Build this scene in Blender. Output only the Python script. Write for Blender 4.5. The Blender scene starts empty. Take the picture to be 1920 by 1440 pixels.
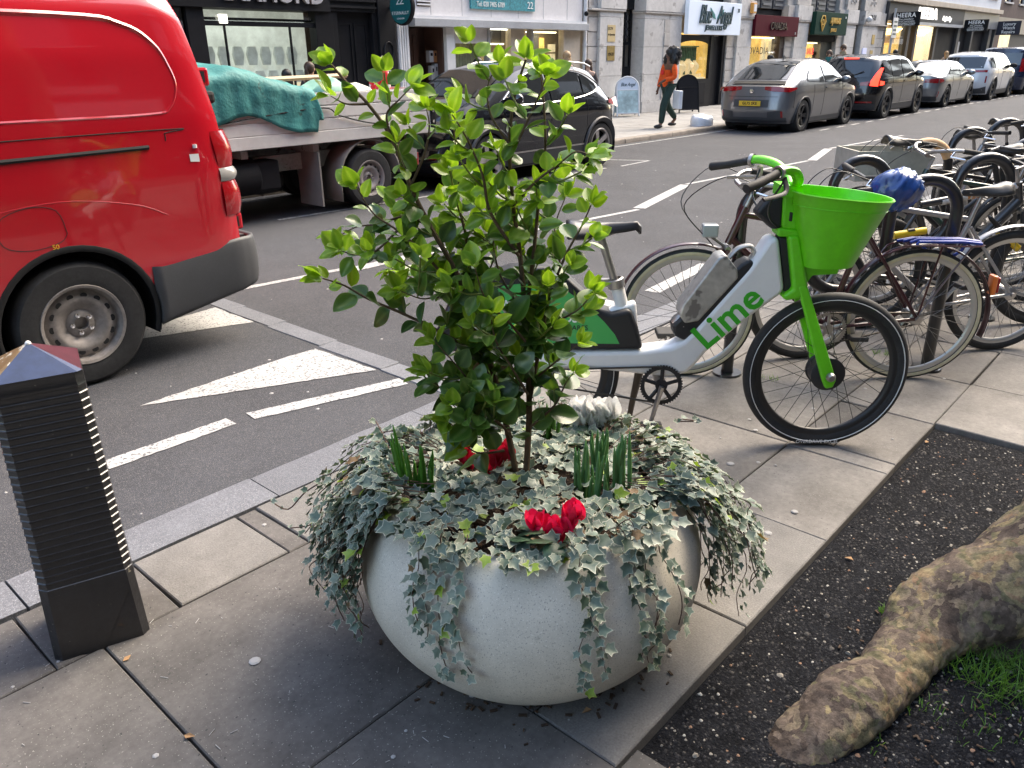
import bpy, bmesh, math, random
import numpy as np
from mathutils import Vector, Matrix, noise as mnoise
random.seed(7)
rnd = random.uniform
PI = math.pi
scene = bpy.context.scene
COL = scene.collection

# ---------------------------------------------------------------- camera
CAM_Z = 1.59
F_PX, PITCH, ROLL, YAW = 1485.57, math.radians(22.287), math.radians(-0.794), math.radians(42.10)
fwd = Vector((math.cos(PITCH) * math.cos(YAW), math.cos(PITCH) * math.sin(YAW), -math.sin(PITCH)))
rt0 = Vector((math.sin(YAW), -math.cos(YAW), 0)); up0 = rt0.cross(fwd)
RT = rt0 * math.cos(ROLL) + up0 * math.sin(ROLL); UP = up0 * math.cos(ROLL) - rt0 * math.sin(ROLL)
cam_d = bpy.data.cameras.new('camera'); cam = bpy.data.objects.new('camera', cam_d); COL.objects.link(cam)
cam_d.sensor_fit = 'HORIZONTAL'; cam_d.sensor_width = 36; cam_d.lens = 36 * F_PX / 1920
cam_d.clip_start = 0.05; cam_d.clip_end = 2000
cam.matrix_world = Matrix(((RT.x, UP.x, -fwd.x, 0), (RT.y, UP.y, -fwd.y, 0), (RT.z, UP.z, -fwd.z, CAM_Z), (0, 0, 0, 1)))
scene.camera = cam
CAM = Vector((0, 0, CAM_Z))
def ray(x, y): return RT * ((x - 960) / F_PX) - UP * ((y - 720) / F_PX) + fwd
def at_z(x, y, z=0.0):            # the point a photo pixel shows on a level plane
    d = ray(x, y); return CAM + d * ((z - CAM_Z) / d.z)
def at_y(x, y, v):                # ... on a plane parallel to the street front
    d = ray(x, y); return CAM + d * (v / d.y)
def at_plane(x, y, p, n):
    d = ray(x, y); return CAM + d * ((Vector(p) - CAM).dot(n) / d.dot(n))

# ---------------------------------------------------------------- sky, sun, exposure
SUN_EL, SUN_AZ = math.radians(50), math.radians(-6)      # azimuth of the sun measured from +X towards +Y
world = bpy.data.worlds.new('World'); scene.world = world; world.use_nodes = True
nt = world.node_tree; nt.nodes.clear()
sky = nt.nodes.new('ShaderNodeTexSky'); sky.sky_type = 'NISHITA'; sky.sun_disc = False
sky.sun_elevation = SUN_EL; sky.sun_rotation = PI / 2 - SUN_AZ
sky.air_density = 1.0; sky.dust_density = 2.2; sky.ozone_density = 1.0
bg = nt.nodes.new('ShaderNodeBackground'); bg.inputs['Strength'].default_value = 0.15
outw = nt.nodes.new('ShaderNodeOutputWorld')
nt.links.new(sky.outputs[0], bg.inputs['Color']); nt.links.new(bg.outputs[0], outw.inputs['Surface'])
sun_d = bpy.data.lights.new('sun', 'SUN'); sun_d.energy = 0.9; sun_d.angle = math.radians(40); sun_d.color = (1.0, .93, .84)
sun = bpy.data.objects.new('sun', sun_d); COL.objects.link(sun)
sv = Vector((math.cos(SUN_EL) * math.cos(SUN_AZ), math.cos(SUN_EL) * math.sin(SUN_AZ), math.sin(SUN_EL)))
sun.rotation_euler = sv.to_track_quat('Z', 'Y').to_euler(); sun.location = (0, 0, 20)
vs = scene.view_settings; vs.view_transform = 'Standard'; vs.look = 'None'; vs.gamma = 1; vs.exposure = 2.38
vs.use_white_balance = True; vs.white_balance_temperature = 7400; vs.white_balance_tint = 8.0
scene.render.engine = 'CYCLES'
cy = scene.cycles; cy.use_denoising = True; cy.max_bounces = 6; cy.diffuse_bounces = 2; cy.glossy_bounces = 3
cy.transmission_bounces = 4; cy.transparent_max_bounces = 8; cy.caustics_reflective = False; cy.caustics_refractive = False
cy.sample_clamp_indirect = 6.0

# ---------------------------------------------------------------- materials
MATS = {}
def M(name, col, rough=.6, metal=0.0, coat=0.0, noise=None, var=0.0, speck=None, bump=None, emit=None, alpha=None, spec=None, sub=0, trans=0, world_co=False, wear=None, attr=None):
    """procedural material. noise=(scale, amount), speck=(scale, threshold, colour), bump=(scale, strength, dist), wear=(scale, thr, colour)"""
    if name in MATS: return MATS[name]
    m = bpy.data.materials.new(name); m.use_nodes = True; MATS[name] = m
    t = m.node_tree; N = t.nodes; Lk = t.links.new
    b = N['Principled BSDF']
    b.inputs['Roughness'].default_value = rough; b.inputs['Metallic'].default_value = metal
    if coat: b.inputs['Coat Weight'].default_value = coat; b.inputs['Coat Roughness'].default_value = .04
    if spec is not None: b.inputs['Specular IOR Level'].default_value = spec
    if trans: b.inputs['Transmission Weight'].default_value = trans
    if world_co: co = N.new('ShaderNodeNewGeometry').outputs['Position']
    else: co = N.new('ShaderNodeTexCoord').outputs['Object']
    c = None
    def rgb(cc):
        n = N.new('ShaderNodeRGB'); n.outputs[0].default_value = (*cc, 1); return n.outputs[0]
    def noi(s, det=4, ro=.6):
        n = N.new('ShaderNodeTexNoise'); n.inputs['Scale'].default_value = s; n.inputs['Detail'].default_value = det
        n.inputs['Roughness'].default_value = ro; Lk(co, n.inputs['Vector']); return n.outputs['Fac']
    def mix(f, a, bb, mode='MIX'):
        n = N.new('ShaderNodeMix'); n.data_type = 'RGBA'; n.blend_type = mode
        if isinstance(f, (int, float)): n.inputs[0].default_value = f
        else: Lk(f, n.inputs[0])
        Lk(a, n.inputs[6]); Lk(bb, n.inputs[7]); return n.outputs[2]
    def rng(v, a, bb, c0, c1):
        n = N.new('ShaderNodeMapRange'); Lk(v, n.inputs[0])
        for i, q in enumerate((a, bb, c0, c1)): n.inputs[i + 1].default_value = q
        return n.outputs[0]
    c = rgb(col)
    if attr:   # colour 0..1 along a mesh attribute (leaf blade to margin)
        a = N.new('ShaderNodeAttribute'); a.attribute_name = attr[0]
        c = mix(a.outputs['Fac'], c, rgb(attr[1]))
    if noise:
        for s, am in (noise if isinstance(noise[0], tuple) else (noise,)):
            f = rng(noi(s), .3, .7, 1 - am, 1 + am)
            n = N.new('ShaderNodeCombineColor'); [Lk(f, n.inputs[i]) for i in range(3)]
            c = mix(1.0, c, n.outputs[0], 'MULTIPLY')
    if var:
        oi = N.new('ShaderNodeObjectInfo'); f = rng(oi.outputs['Random'], 0, 1, 1 - var, 1 + var)
        n = N.new('ShaderNodeCombineColor'); [Lk(f, n.inputs[i]) for i in range(3)]
        c = mix(1.0, c, n.outputs[0], 'MULTIPLY')
    if speck:
        for s, th, sc in (speck if isinstance(speck, list) else [speck]):
            v = N.new('ShaderNodeTexNoise'); v.inputs['Scale'].default_value = s; v.inputs['Detail'].default_value = 1; Lk(co, v.inputs['Vector'])
            c = mix(rng(v.outputs['Fac'], th, th + .03, 0, 1), c, rgb(sc))
    if wear:
        s, th, wc = wear
        c = mix(rng(noi(s, 3, .6), th, th + .035, 0, 1), c, rgb(wc))
    Lk(c, b.inputs['Base Color'])
    if bump:
        for s, st, di in [bump]:
            n = N.new('ShaderNodeBump'); n.inputs['Strength'].default_value = st; n.inputs['Distance'].default_value = di
            Lk(noi(s, 3), n.inputs['Height']); Lk(n.outputs[0], b.inputs['Normal'])
    if emit:
        Lk(c, b.inputs['Emission Color']) if emit[1] is None else b.inputs['Emission Color'].__setattr__('default_value', (*emit[1], 1))
        b.inputs['Emission Strength'].default_value = emit[0]
    if sub: b.inputs['Subsurface Weight'].default_value = sub; b.inputs['Subsurface Radius'].default_value = (.02, .02, .01); b.inputs['Subsurface Scale'].default_value = .3
    return m
def glass_mat(name, tint=(.9, .95, .93), refl=.12, dark=None):
    """window pane: part mirror, part clear (or smoked) so that the inside shows"""
    m = bpy.data.materials.new(name); m.use_nodes = True; t = m.node_tree; N = t.nodes; N.clear()
    o = N.new('ShaderNodeOutputMaterial'); g = N.new('ShaderNodeBsdfGlossy'); g.inputs['Roughness'].default_value = .02
    tr = N.new('ShaderNodeBsdfTransparent'); tr.inputs[0].default_value = (*tint, 1)
    fr = N.new('ShaderNodeLayerWeight'); fr.inputs[0].default_value = .5
    pw = N.new('ShaderNodeMath'); pw.operation = 'POWER'; pw.inputs[1].default_value = 4.0; t.links.new(fr.outputs['Facing'], pw.inputs[0])
    ad = N.new('ShaderNodeMath'); ad.operation = 'ADD'; ad.inputs[1].default_value = refl * .5; ad.use_clamp = True
    mx = N.new('ShaderNodeMixShader'); t.links.new(pw.outputs[0], ad.inputs[0]); t.links.new(ad.outputs[0], mx.inputs[0])
    t.links.new(tr.outputs[0], mx.inputs[1]); t.links.new(g.outputs[0], mx.inputs[2]); t.links.new(mx.outputs[0], o.inputs[0])
    MATS[name] = m; return m

# ---------------------------------------------------------------- mesh helpers
class MB:
    def __init__(s): s.v = []; s.f = []; s.m = []
    def add(s, V, Fc, mi=0, T=None):
        n = len(s.v)
        s.v += [tuple(T @ Vector(p)) for p in V] if T is not None else [tuple(p) for p in V]
        s.f += [tuple(i + n for i in f) for f in Fc]; s.m += [mi] * len(Fc); return s
    def box(s, lo, hi, mi=0, T=None):
        (a, b, c), (d, e, f) = lo, hi
        V = [(a, b, c), (d, b, c), (d, e, c), (a, e, c), (a, b, f), (d, b, f), (d, e, f), (a, e, f)]
        return s.add(V, [(0, 3, 2, 1), (4, 5, 6, 7), (0, 1, 5, 4), (1, 2, 6, 5), (2, 3, 7, 6), (3, 0, 4, 7)], mi, T)
    def tube(s, pts, r, n=8, mi=0, closed=False, caps=True, T=None, flat=1.0):
        P = [Vector(p) for p in pts]; k = len(P); rr = r if isinstance(r, (list, tuple)) else [r] * k
        V = []; Fc = []; nrm = None
        for i in range(k):
            a = P[(i - 1) % k] if (closed or i) else P[0]; b = P[(i + 1) % k] if (closed or i < k - 1) else P[k - 1]
            d = (b - a).normalized() if (b - a).length > 1e-9 else Vector((0, 0, 1))
            if nrm is None:
                nrm = d.orthogonal().normalized() if abs(d.z) > .98 else d.cross(Vector((0, 0, 1))).normalized()
            else:
                nrm = (nrm - d * nrm.dot(d)); nrm = nrm.normalized() if nrm.length > 1e-6 else d.orthogonal().normalized()
            bi = d.cross(nrm)
            for j in range(n):
                q = 2 * PI * j / n; V.append(P[i] + (nrm * math.cos(q) + bi * math.sin(q) * flat) * rr[i])
        for i in range(k if closed else k - 1):
            for j in range(n):
                a, b = i * n + j, i * n + (j + 1) % n; c, d = ((i + 1) % k) * n + (j + 1) % n, ((i + 1) % k) * n + j
                Fc.append((a, b, c, d))
        if caps and not closed: Fc += [tuple(range(n))[::-1], tuple((k - 1) * n + j for j in range(n))]
        return s.add(V, Fc, mi, T)
    def lathe(s, prof, n=24, mi=0, T=None, closed=False, a0=0, a1=2 * PI):
        k = len(prof); full = abs(a1 - a0 - 2 * PI) < 1e-6; nn = n if full else n + 1
        V = [(r * math.cos(a0 + (a1 - a0) * j / n), r * math.sin(a0 + (a1 - a0) * j / n), z) for r, z in prof for j in range(nn)]
        Fc = []
        for i in range(k if closed else k - 1):
            i2 = (i + 1) % k
            for j in range(n):
                j2 = (j + 1) % nn if full else j + 1
                Fc.append((i * nn + j, i * nn + j2, i2 * nn + j2, i2 * nn + j))
        return s.add(V, Fc, mi, T)
    def prism(s, poly, z0, z1, mi=0, T=None):
        k = len(poly); V = [(x, y, z0) for x, y in poly] + [(x, y, z1) for x, y in poly]
        Fc = [tuple(range(k))[::-1], tuple(range(k, 2 * k))] + [(i, (i + 1) % k, k + (i + 1) % k, k + i) for i in range(k)]
        return s.add(V, Fc, mi, T)
    def ball(s, c, r, n=10, k=7, mi=0, T=None):
        rx, ry, rz = r if isinstance(r, (tuple, list)) else (r, r, r)
        V = [(c[0], c[1], c[2] - rz)]; Fc = []
        for i in range(1, k):
            q = -PI / 2 + PI * i / k
            V += [(c[0] + rx * math.cos(q) * math.cos(2 * PI * j / n), c[1] + ry * math.cos(q) * math.sin(2 * PI * j / n), c[2] + rz * math.sin(q)) for j in range(n)]
        V.append((c[0], c[1], c[2] + rz)); e = len(V) - 1
        Fc += [(0, 1 + (j + 1) % n, 1 + j) for j in range(n)]
        for i in range(k - 2):
            Fc += [(1 + i * n + j, 1 + i * n + (j + 1) % n, 1 + (i + 1) * n + (j + 1) % n, 1 + (i + 1) * n + j) for j in range(n)]
        Fc += [(1 + (k - 2) * n + j, 1 + (k - 2) * n + (j + 1) % n, e) for j in range(n)]
        return s.add(V, Fc, mi, T)
    def grid(s, nu, nv, fn, mi=0, T=None, flip=False):
        V = [fn(i / (nu - 1), j / (nv - 1)) for i in range(nu) for j in range(nv)]
        Fc = [(i * nv + j, (i + 1) * nv + j, (i + 1) * nv + j + 1, i * nv + j + 1) for i in range(nu - 1) for j in range(nv - 1)]
        if flip: Fc = [f[::-1] for f in Fc]
        return s.add(V, Fc, mi, T)
    def mesh(s, name, mats=(), smooth=40):
        me = bpy.data.meshes.new(name); me.from_pydata(s.v, [], s.f)
        for m in (mats if isinstance(mats, (list, tuple)) else [mats]): me.materials.append(m)
        if any(s.m): me.polygons.foreach_set('material_index', s.m)
        if smooth:
            me.shade_smooth()
            if smooth < 170: me.set_sharp_from_angle(angle=math.radians(smooth))
        me.update(); return me
def link(name, me, parent=None, loc=None, rot=None, scale=None):
    o = bpy.data.objects.new(name, me); COL.objects.link(o)
    if parent is not None: o.parent = parent
    if loc is not None: o.location = loc
    if rot is not None: o.rotation_euler = rot
    if scale is not None: o.scale = scale
    return o
def obj(name, mb, mats, parent=None, smooth=40, **k): return link(name, mb.mesh(name, mats, smooth), parent, **k)
def thing(name, label, cat, loc=(0, 0, 0), rz=0.0, group=None):
    o = bpy.data.objects.new(name, None); COL.objects.link(o); o.location = loc; o.rotation_euler = (0, 0, rz); o.empty_display_size = .1
    return tag(o, label, cat, group)
def tag(o, label, cat, group=None):
    o['label'] = label; o['category'] = cat
    if group: o['group'] = group
    return o
def kind(o, k, label=None):
    o['kind'] = k
    if label: o['label'] = label
    return o
def recalc(me):
    bm = bmesh.new(); bm.from_mesh(me); bmesh.ops.remove_doubles(bm, verts=bm.verts, dist=1e-4); bmesh.ops.recalc_face_normals(bm, faces=bm.faces)
    bm.to_mesh(me); bm.free(); return me
def bevel(o, w=.01, seg=2, ang=40):
    m = o.modifiers.new('bevel', 'BEVEL'); m.width = w; m.segments = seg; m.limit_method = 'ANGLE'; m.angle_limit = math.radians(ang); return o
def boxo(name, lo, hi, mat, parent=None, bev=0.0, T=None):
    o = obj(name, MB().box(lo, hi, 0, T), mat, parent, smooth=0)
    if bev: bevel(o, bev)
    return o
def copy_tree(o, parent=None):
    c = o.copy(); COL.objects.link(c); c.parent = parent
    for ch in list(o.children): copy_tree(ch, c)
    return c
def smooth_path(P, sub=6):
    P = [Vector(p) for p in P]; out = []
    for i in range(len(P) - 1):
        p0, p1, p2, p3 = P[max(i - 1, 0)], P[i], P[i + 1], P[min(i + 2, len(P) - 1)]
        for k in range(sub):
            t = k / sub
            out.append(.5 * ((2 * p1) + (p2 - p0) * t + (2 * p0 - 5 * p1 + 4 * p2 - p3) * t * t + (3 * p1 - p0 - 3 * p2 + p3) * t ** 3))
    return out + [P[-1]]
def interp(x, pts):
    return float(np.interp(x, [p[0] for p in pts], [p[1] for p in pts]))

# lettering: all text meshes are made in one go while the scene is still empty
TEXT = {}
def make_texts(reqs):
    tmp = []
    for key, (s, size, ext, shear, off, sx) in reqs.items():
        c = bpy.data.curves.new('lettering', 'FONT'); c.body = s; c.size = size; c.extrude = ext; c.shear = shear; c.offset = off; c.align_x = 'CENTER'; c.align_y = 'CENTER'; c.resolution_u = 3
        c.space_character = sx
        o = bpy.data.objects.new('lettering', c); COL.objects.link(o); tmp.append((key, o, c))
    dg = bpy.context.evaluated_depsgraph_get(); dg.update()
    for key, o, c in tmp: TEXT[key] = bpy.data.meshes.new_from_object(o.evaluated_get(dg))
    for key, o, c in tmp: bpy.data.objects.remove(o); bpy.data.curves.remove(c)
def lettering(key, mat, parent, loc, rot=(PI / 2, 0, 0), sx=1.0, sz=1.0, name='lettering'):
    me = TEXT[key].copy(); me.materials.clear(); me.materials.append(mat)
    return link(name, me, parent, loc, rot, (sx, sz, 1))
T_ = lambda s, size, ext=.01, shear=0, off=0, sp=1.0: (s, size, ext, shear, off, sp)
make_texts({
    'diamond': T_('DIAMOND', .42, .03, 0, .012, 1.05), 'eternally': T_('ETERNALLY', .085, .002, 0, 0, 1.2), 'london': T_('LONDON', .045, .002, 0, 0, 1.2),
    'mono': T_('ZZ', .2, .002, .25, 0, .8), 'jew22': T_('JEWELLERS', .21, .004), 'tel': T_('Tel: 020 7405 6789', .15, .004), 'n22': T_('22', .22, .004),
    'blue': T_('Blue', .62, .02, .35, .004, .85), 'angel': T_('Angel', .62, .02, .35, .004, .85), 'jewellers': T_('JEWELLERS', .2, .012, .15, .004, 1.15), 'n8': T_('20', .17, .006),
    'ovadia': T_('OVADIA', .36, .02, 0, .002, 1.0), 'vadia': T_('OVADIA', .34, .002, 0, 0, 1.1), 'n21': T_('21', .1, .004),
    'ajwaas': T_('AJWAAS', .31, .02, .15, .006, .95), 'jewels': T_('JEWELS', .17, .012, .1, .004, 1.0), 'd': T_('D', .3, .01, 0, .004), 'sale': T_('SALE', .3, .004, 0, .012, 1.0),
    'n1921': T_('19-21', .3, .004, 0, .004), 'heera': T_('HEERA', .72, .03, 0, .012, 1.08), 'fine': T_('Fine Jewellery', .3, .02, .35, .003, .85),
    'heera_s': T_('HEERA', .42, .004, 0, .008, 1.1), 'fine_s': T_('fine jewellery', .2, .004, .4), 'line_s': T_('LOOSE DIAMONDS', .15, .004), 'line_t': T_('ENGAGEMENT RINGS', .15, .004), 'line_u': T_('BESPOKE JEWELLERY', .15, .004),
    'luxury': T_('Luxury', .34, .004, 0, .004), 'watch': T_('Watch', .34, .004, 0, .004), 'repairs': T_('Repairs', .34, .004, 0, .004),
    'plate': T_('GL75 SKE', .1, .0015, 0, .002, 1.05), 'plate_b': T_('LR70 VYS', .1, .0015, 0, .002), 'plate_c': T_('KY24 WNE', .1, .0015, 0, .002),
    'lime': T_('Lime', .205, .0008, 0, .0045, 1.02), 'how': T_('HOW TO', .05, .0008, 0, .001), 'across': T_('ACROSS', .05, .0008, 0, .001), 'no': T_('NO PARKING', .03, .0008), 'squares': T_('SQUARES', .03, .0008),
    'scott': T_('SCOTT', .085, .001, 0, .004, 1.0), 'fifty': T_('50', .035, .0008), 'two': T_('2', .2, .004), 'cctv': T_('CCTV', .09, .002), 'inop': T_('In Operation', .075, .002), 'n19': T_('19-21', .12, .002),
    'ba_s': T_('Blue Angel', .17, .002, .35, .001, .9), 'maxxis': T_('OVERDRIVE EXCEL', .022, .0006),
})
LIGHTCOL = {}
# ================================================================ GROUND
RZ = -0.05                     # road level (near pavement is z = 0)
FZ = 0.05                      # far pavement level
m_asph = M('asphalt', (.060, .062, .070), .92, spec=.22, noise=((.4, .1), (1.5, .14), (30, .1)), speck=[(330, .60, (.17, .165, .16)), (420, .63, (.02, .02, .022))], bump=(260, .55, .006), world_co=True)
m_stone = M('paving_stone', (.178, .166, .153), .82, noise=((1.7, .24), (6, .2), (45, .14)), var=.13, spec=.3, speck=[(190, .68, (.25, .235, .22)), (120, .71, (.09, .085, .08))], bump=(110, .25, .003), world_co=True)
m_slabdk = M('paving_stone_dark', (.112, .104, .098), .8, noise=((1.3, .26), (6, .22), (50, .14)), var=.07, spec=.3, speck=[(170, .69, (.24, .23, .21)), (70, .715, (.05, .05, .05))], bump=(110, .2, .003), world_co=True)
m_textured = M('textured_slab', (.175, .166, .155), .85, noise=((2.1, .16), (12, .12), (170, .22)), var=.05, bump=(190, .5, .004), world_co=True)
m_granite = M('granite_kerb', (.125, .131, .145), .75, noise=((6, .14), (70, .2)), speck=[(260, .6, (.26, .26, .28)), (240, .66, (.08, .08, .09))], var=.1, bump=(60, .35, .006), world_co=True)
m_joint = M('joint_sand', (.075, .066, .056), .95, noise=(40, .4), world_co=True)
m_paint = M('road_paint', (.40, .40, .395), .7, noise=(5, .12), wear=(75, .56, (.10, .10, .105)), bump=(200, .4, .004), world_co=True)
m_thinpaint = M('thin_road_paint', (.37, .37, .365), .7, noise=(5, .12), wear=(30, .56, (.11, .11, .11)), world_co=True)
m_pit = M('bound_gravel', (.0105, .011, .013), .95, spec=.1, noise=((14, .4), (120, .5)), bump=(150, .9, .01), world_co=True)
m_farslab = M('far_paving', (.27, .262, .25), .85, noise=((1.2, .14), (9, .1)), var=.12, world_co=True)

def sheet(name, x0, x1, y0, y1, z, mat, thick=.3):
    return kind(obj(name, MB().box((x0, y0, z - thick), (x1, y1, z)), mat, smooth=0), 'structure')
NK, FK = 2.52, 9.62           # near kerb inner edge, far kerb face
sheet('ground', -220, 320, -160, 160, -.5, M('ground_earth', (.08, .075, .07), .9), .5)
road = sheet('road', -60, 200, 2.75, FK + .02, RZ, m_asph)
pave = sheet('pavement', -60, 200, -7.6, NK + .02, -.045, m_joint, .4)
farp = sheet('far_pavement', -60, 200, FK + .1, 13.99, FZ - .012, m_joint, .4)

BRICKS = {}
def slab(name, x0, x1, y0, y1, top, mat, parent, gap=.0028, th=.06, seed=0, cham=.004):
    """one paving slab with slightly uneven corners and a worn arris"""
    r = random.Random(hash((round(x0, 2), round(y0, 2))) & 0xffff)
    j = lambda: r.uniform(-.0035, .0035)
    a = [(x0 + gap + j(), y0 + gap + j()), (x1 - gap + j(), y0 + gap + j()), (x1 - gap + j(), y1 - gap + j()), (x0 + gap + j(), y1 - gap + j())]
    cx, cyy = (x0 + x1) / 2, (y0 + y1) / 2; zz = [top + r.uniform(-.003, .002) for _ in a]
    inn = [(cx + (p - cx) * (1 - cham * 2 / (x1 - x0)), cyy + (q - cyy) * (1 - cham * 2 / (y1 - y0))) for p, q in a]
    V = [(p, q, top - th) for p, q in a] + [(p, q, z - cham) for (p, q), z in zip(a, zz)] + [(p, q, z) for (p, q), z in zip(inn, zz)]
    Fc = [(8, 9, 10, 11)] + [(i, (i + 1) % 4, 4 + (i + 1) % 4, 4 + i) for i in range(4)] + [(4 + i, 4 + (i + 1) % 4, 8 + (i + 1) % 4, 8 + i) for i in range(4)]
    return obj(name, MB().add(V, Fc), mat, parent, smooth=0)

# near pavement: joints measured in the photograph
xj = [2.51 + .63 * i for i in range(0, 24)]
for i in range(len(xj) - 1):
    a, b = xj[i], xj[i + 1]
    if i == 1:
        slab('paving_slab', a, b - .52, .775, 1.205, 0, m_stone, pave); slab('paving_slab', b - .52, b, .775, 1.04, 0, m_stone, pave); slab('paving_slab', b - .52, b, 1.04, 1.205, 0, m_slabdk, pave)
    else: slab('paving_slab', a, b, .775, 1.205, 0, m_stone, pave)
    slab('paving_slab', a + (.02 if i else 0), b + .02, 1.205, 1.885, 0, m_stone, pave); slab('paving_slab', a - .02, b - .02, 1.885, NK, 0, m_stone, pave)
    if a > 3.7:
        for y0, y1 in ((.15, .775), (-.45, .15), (-1.05, -.45), (-1.8, -1.05)):
            slab('paving_slab', a + .01, b + .01, y0, y1, 0, m_stone, pave)
xs = [-2.2, -1.4, -.6, .0, .62, 1.22, 1.9, 2.51]
for a, b in zip(xs, xs[1:]):
    slab('paving_slab', a, b, .775, 1.04 if a > 1 else 1.335, 0, m_textured if a > .9 else m_slabdk, pave)
    if a > 1: slab('paving_slab', a, b, 1.04, 1.335, 0, m_slabdk if a < 1.5 else m_textured, pave)
for a, b in zip([-2.6, -1.6, -.7, -.12, .575, 1.5, 2.51], [-1.6, -.7, -.12, .575, 1.5, 2.51]):
    slab('paving_slab', a, b, 1.335, 2.165, 0, m_slabdk if b < 2 else m_stone, pave)
for a, b in ((-2.4, -1.5), (-1.5, -.7), (-.7, .1), (.1, .45)): slab('paving_slab', a, b, 2.165, NK, 0, m_slabdk, pave)
slab('paving_slab', .45, .82, 2.165, NK, 0, m_slabdk, pave); slab('textured_slab', .82, 1.215, 2.165, NK, .004, m_textured, pave)
slab('paving_slab', 1.215, 1.30, 2.165, NK, 0, m_slabdk, pave); slab('textured_slab', 1.30, 1.85, 2.165, NK, .003, m_textured, pave); slab('paving_slab', 1.85, 2.51, 2.165, NK, 0, m_stone, pave)
for i in range(5):             # behind and right of the photographer
    for k in range(7): slab('paving_slab', -2.4 + k * .63 + .1, -1.77 + k * .63 + .1, -.9 - i * .6 + .3, -.3 - i * .6 + .3, 0, m_stone, pave)
for k in range(6): slab('paving_slab', -2.3 + k * .6, -1.7 + k * .6, .0, .775, 0, m_slabdk, pave)
# granite kerb, one stone after another
m_k = MB()
def kerb_stone(x0, x1, y0, y1, zt, zb, mat, parent, road_side=1):
    r = random.Random(int(x0 * 100)); n = 7; V = []; Fc = []
    for i in range(n):
        x = x0 + .004 + (x1 - x0 - .008) * i / (n - 1); e = r.uniform(-.006, .006); t = zt + r.uniform(-.003, .003)
        ya, yb = (y0, y1) if road_side > 0 else (y1, y0); s = 1 if yb > ya else -1
        V += [(x, ya, zb), (x, ya, t), (x, yb - s * .035, t), (x, yb - s * .012 + e * .5, t - .012), (x, yb + e, t - .035), (x, yb + e, zb)]
    for i in range(n - 1):
        for j in range(5): Fc.append((i * 6 + j, i * 6 + j + 1, i * 6 + 7 + j, i * 6 + 6 + j))
    Fc += [tuple(range(6)), tuple((n - 1) * 6 + j for j in range(6))[::-1]]
    me = recalc(MB().add(V, Fc).mesh('kerb_stone', mat, 35)); return link('kerb_stone', me, parent)
kerb = kind(boxo('kerb', (-60, NK + .03, -.35), (200, 2.72, -.035), m_joint), 'structure')
x = -3.0
for i in range(26):
    l = rnd(.82, 1.0); kerb_stone(x, x + l, NK + .01, 2.775, .002, -.12, m_granite, kerb); x += l
fkerb = kind(boxo('far_kerb', (-60, FK + .02, -.35), (200, FK + .12, .0), m_joint), 'structure')
x = 4.0
for i in range(46):
    l = rnd(.85, 1.05); kerb_stone(x, x + l, FK, FK + .16, FZ, -.12, M('far_kerb_stone', (.23, .2, .17), .85, noise=((4, .2), (40, .15)), var=.15, world_co=True), fkerb, -1); x += l
# far pavement slabs
x = 8.5
while x < 44:
    y = FK + .16
    for k, w in enumerate((.75, .9, .75, .95, .87)):
        l = .62 + .25 * ((k * 7 + int(x * 3)) % 3) / 2
        if x < 31 or k < 2: slab('paving_slab', x + (k % 2) * .35, x + (k % 2) * .35 + .86, y, y + w, FZ, m_farslab, farp, .008)
        y += w
    x += .86
sheet('far_pavement_border', 44.5, 200, FK + .16, 13.98, FZ - .004, m_farslab, .2)
# granite strip across the carriageway
strip = kind(boxo('granite_strip', (2.64, 2.8, -.3), (2.84, FK - .05, RZ - .02), m_joint), 'structure')
y = 2.82; k = 0
while y < 9.2:
    l = rnd(.5, .62); x0 = 2.63 + .025 * (y - 3) ; slab('granite_sett', x0, x0 + .15, y, y + l, RZ + .006, m_granite, strip, .003); y += l
# painted markings, real sheets 4 mm above the asphalt
def marking(poly, mat=m_paint, z=RZ + .004, sub=1):
    rj = random.Random(int(poly[0][0] * 97)); fine = []
    for i, (x0, y0) in enumerate(poly):           # slightly ragged thermoplastic edge
        x1, y1 = poly[(i + 1) % len(poly)]; n = max(1, int(math.hypot(x1 - x0, y1 - y0) / .035)) if math.hypot(x0, y0) < 7 else 1
        fine += [(x0 + (x1 - x0) * k / n + (rj.uniform(-.004, .004) if k else 0), y0 + (y1 - y0) * k / n + (rj.uniform(-.004, .004) if k else 0)) for k in range(n)]
    V = [(x, y, z) for x, y in fine]; o = obj('road_marking', MB().add(V, [tuple(range(len(V)))]), mat, road, smooth=0)
    if sum((poly[i][0] * poly[(i + 1) % len(poly)][1] - poly[(i + 1) % len(poly)][0] * poly[i][1]) for i in range(len(poly))) < 0: o.data.flip_normals()
    return o
def ln(p, q, w, mat=m_paint):
    d = Vector((q[0] - p[0], q[1] - p[1], 0)).normalized(); n = Vector((-d.y, d.x, 0)) * w / 2
    return marking([(p[0] + n.x, p[1] + n.y), (q[0] + n.x, q[1] + n.y), (q[0] - n.x, q[1] - n.y), (p[0] - n.x, p[1] - n.y)], mat)
ln((.95, 3.42), (1.71, 3.42), .1); ln((-.2, 3.42), (.62, 3.42), .1); ln((-1.3, 3.42), (-.45, 3.42), .1)
marking([(1.81, 3.45), (1.80, 3.35), (2.60, 3.115), (2.62, 3.215)])
marking([(1.50, 3.955), (2.62, 3.41), (2.61, 3.99), (2.4, 4.0)]); marking([(1.5, 5.22), (2.66, 4.77), (2.67, 5.3), (2.4, 5.27)])
marking([(1.5, 6.5), (2.68, 6.1), (2.69, 6.65), (2.4, 6.6)])
ln((3.0, 5.62), (4.02, 5.5), .07); marking([(4.0, 5.36), (5.25, 5.32), (5.3, 5.46), (4.05, 5.5)])
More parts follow.
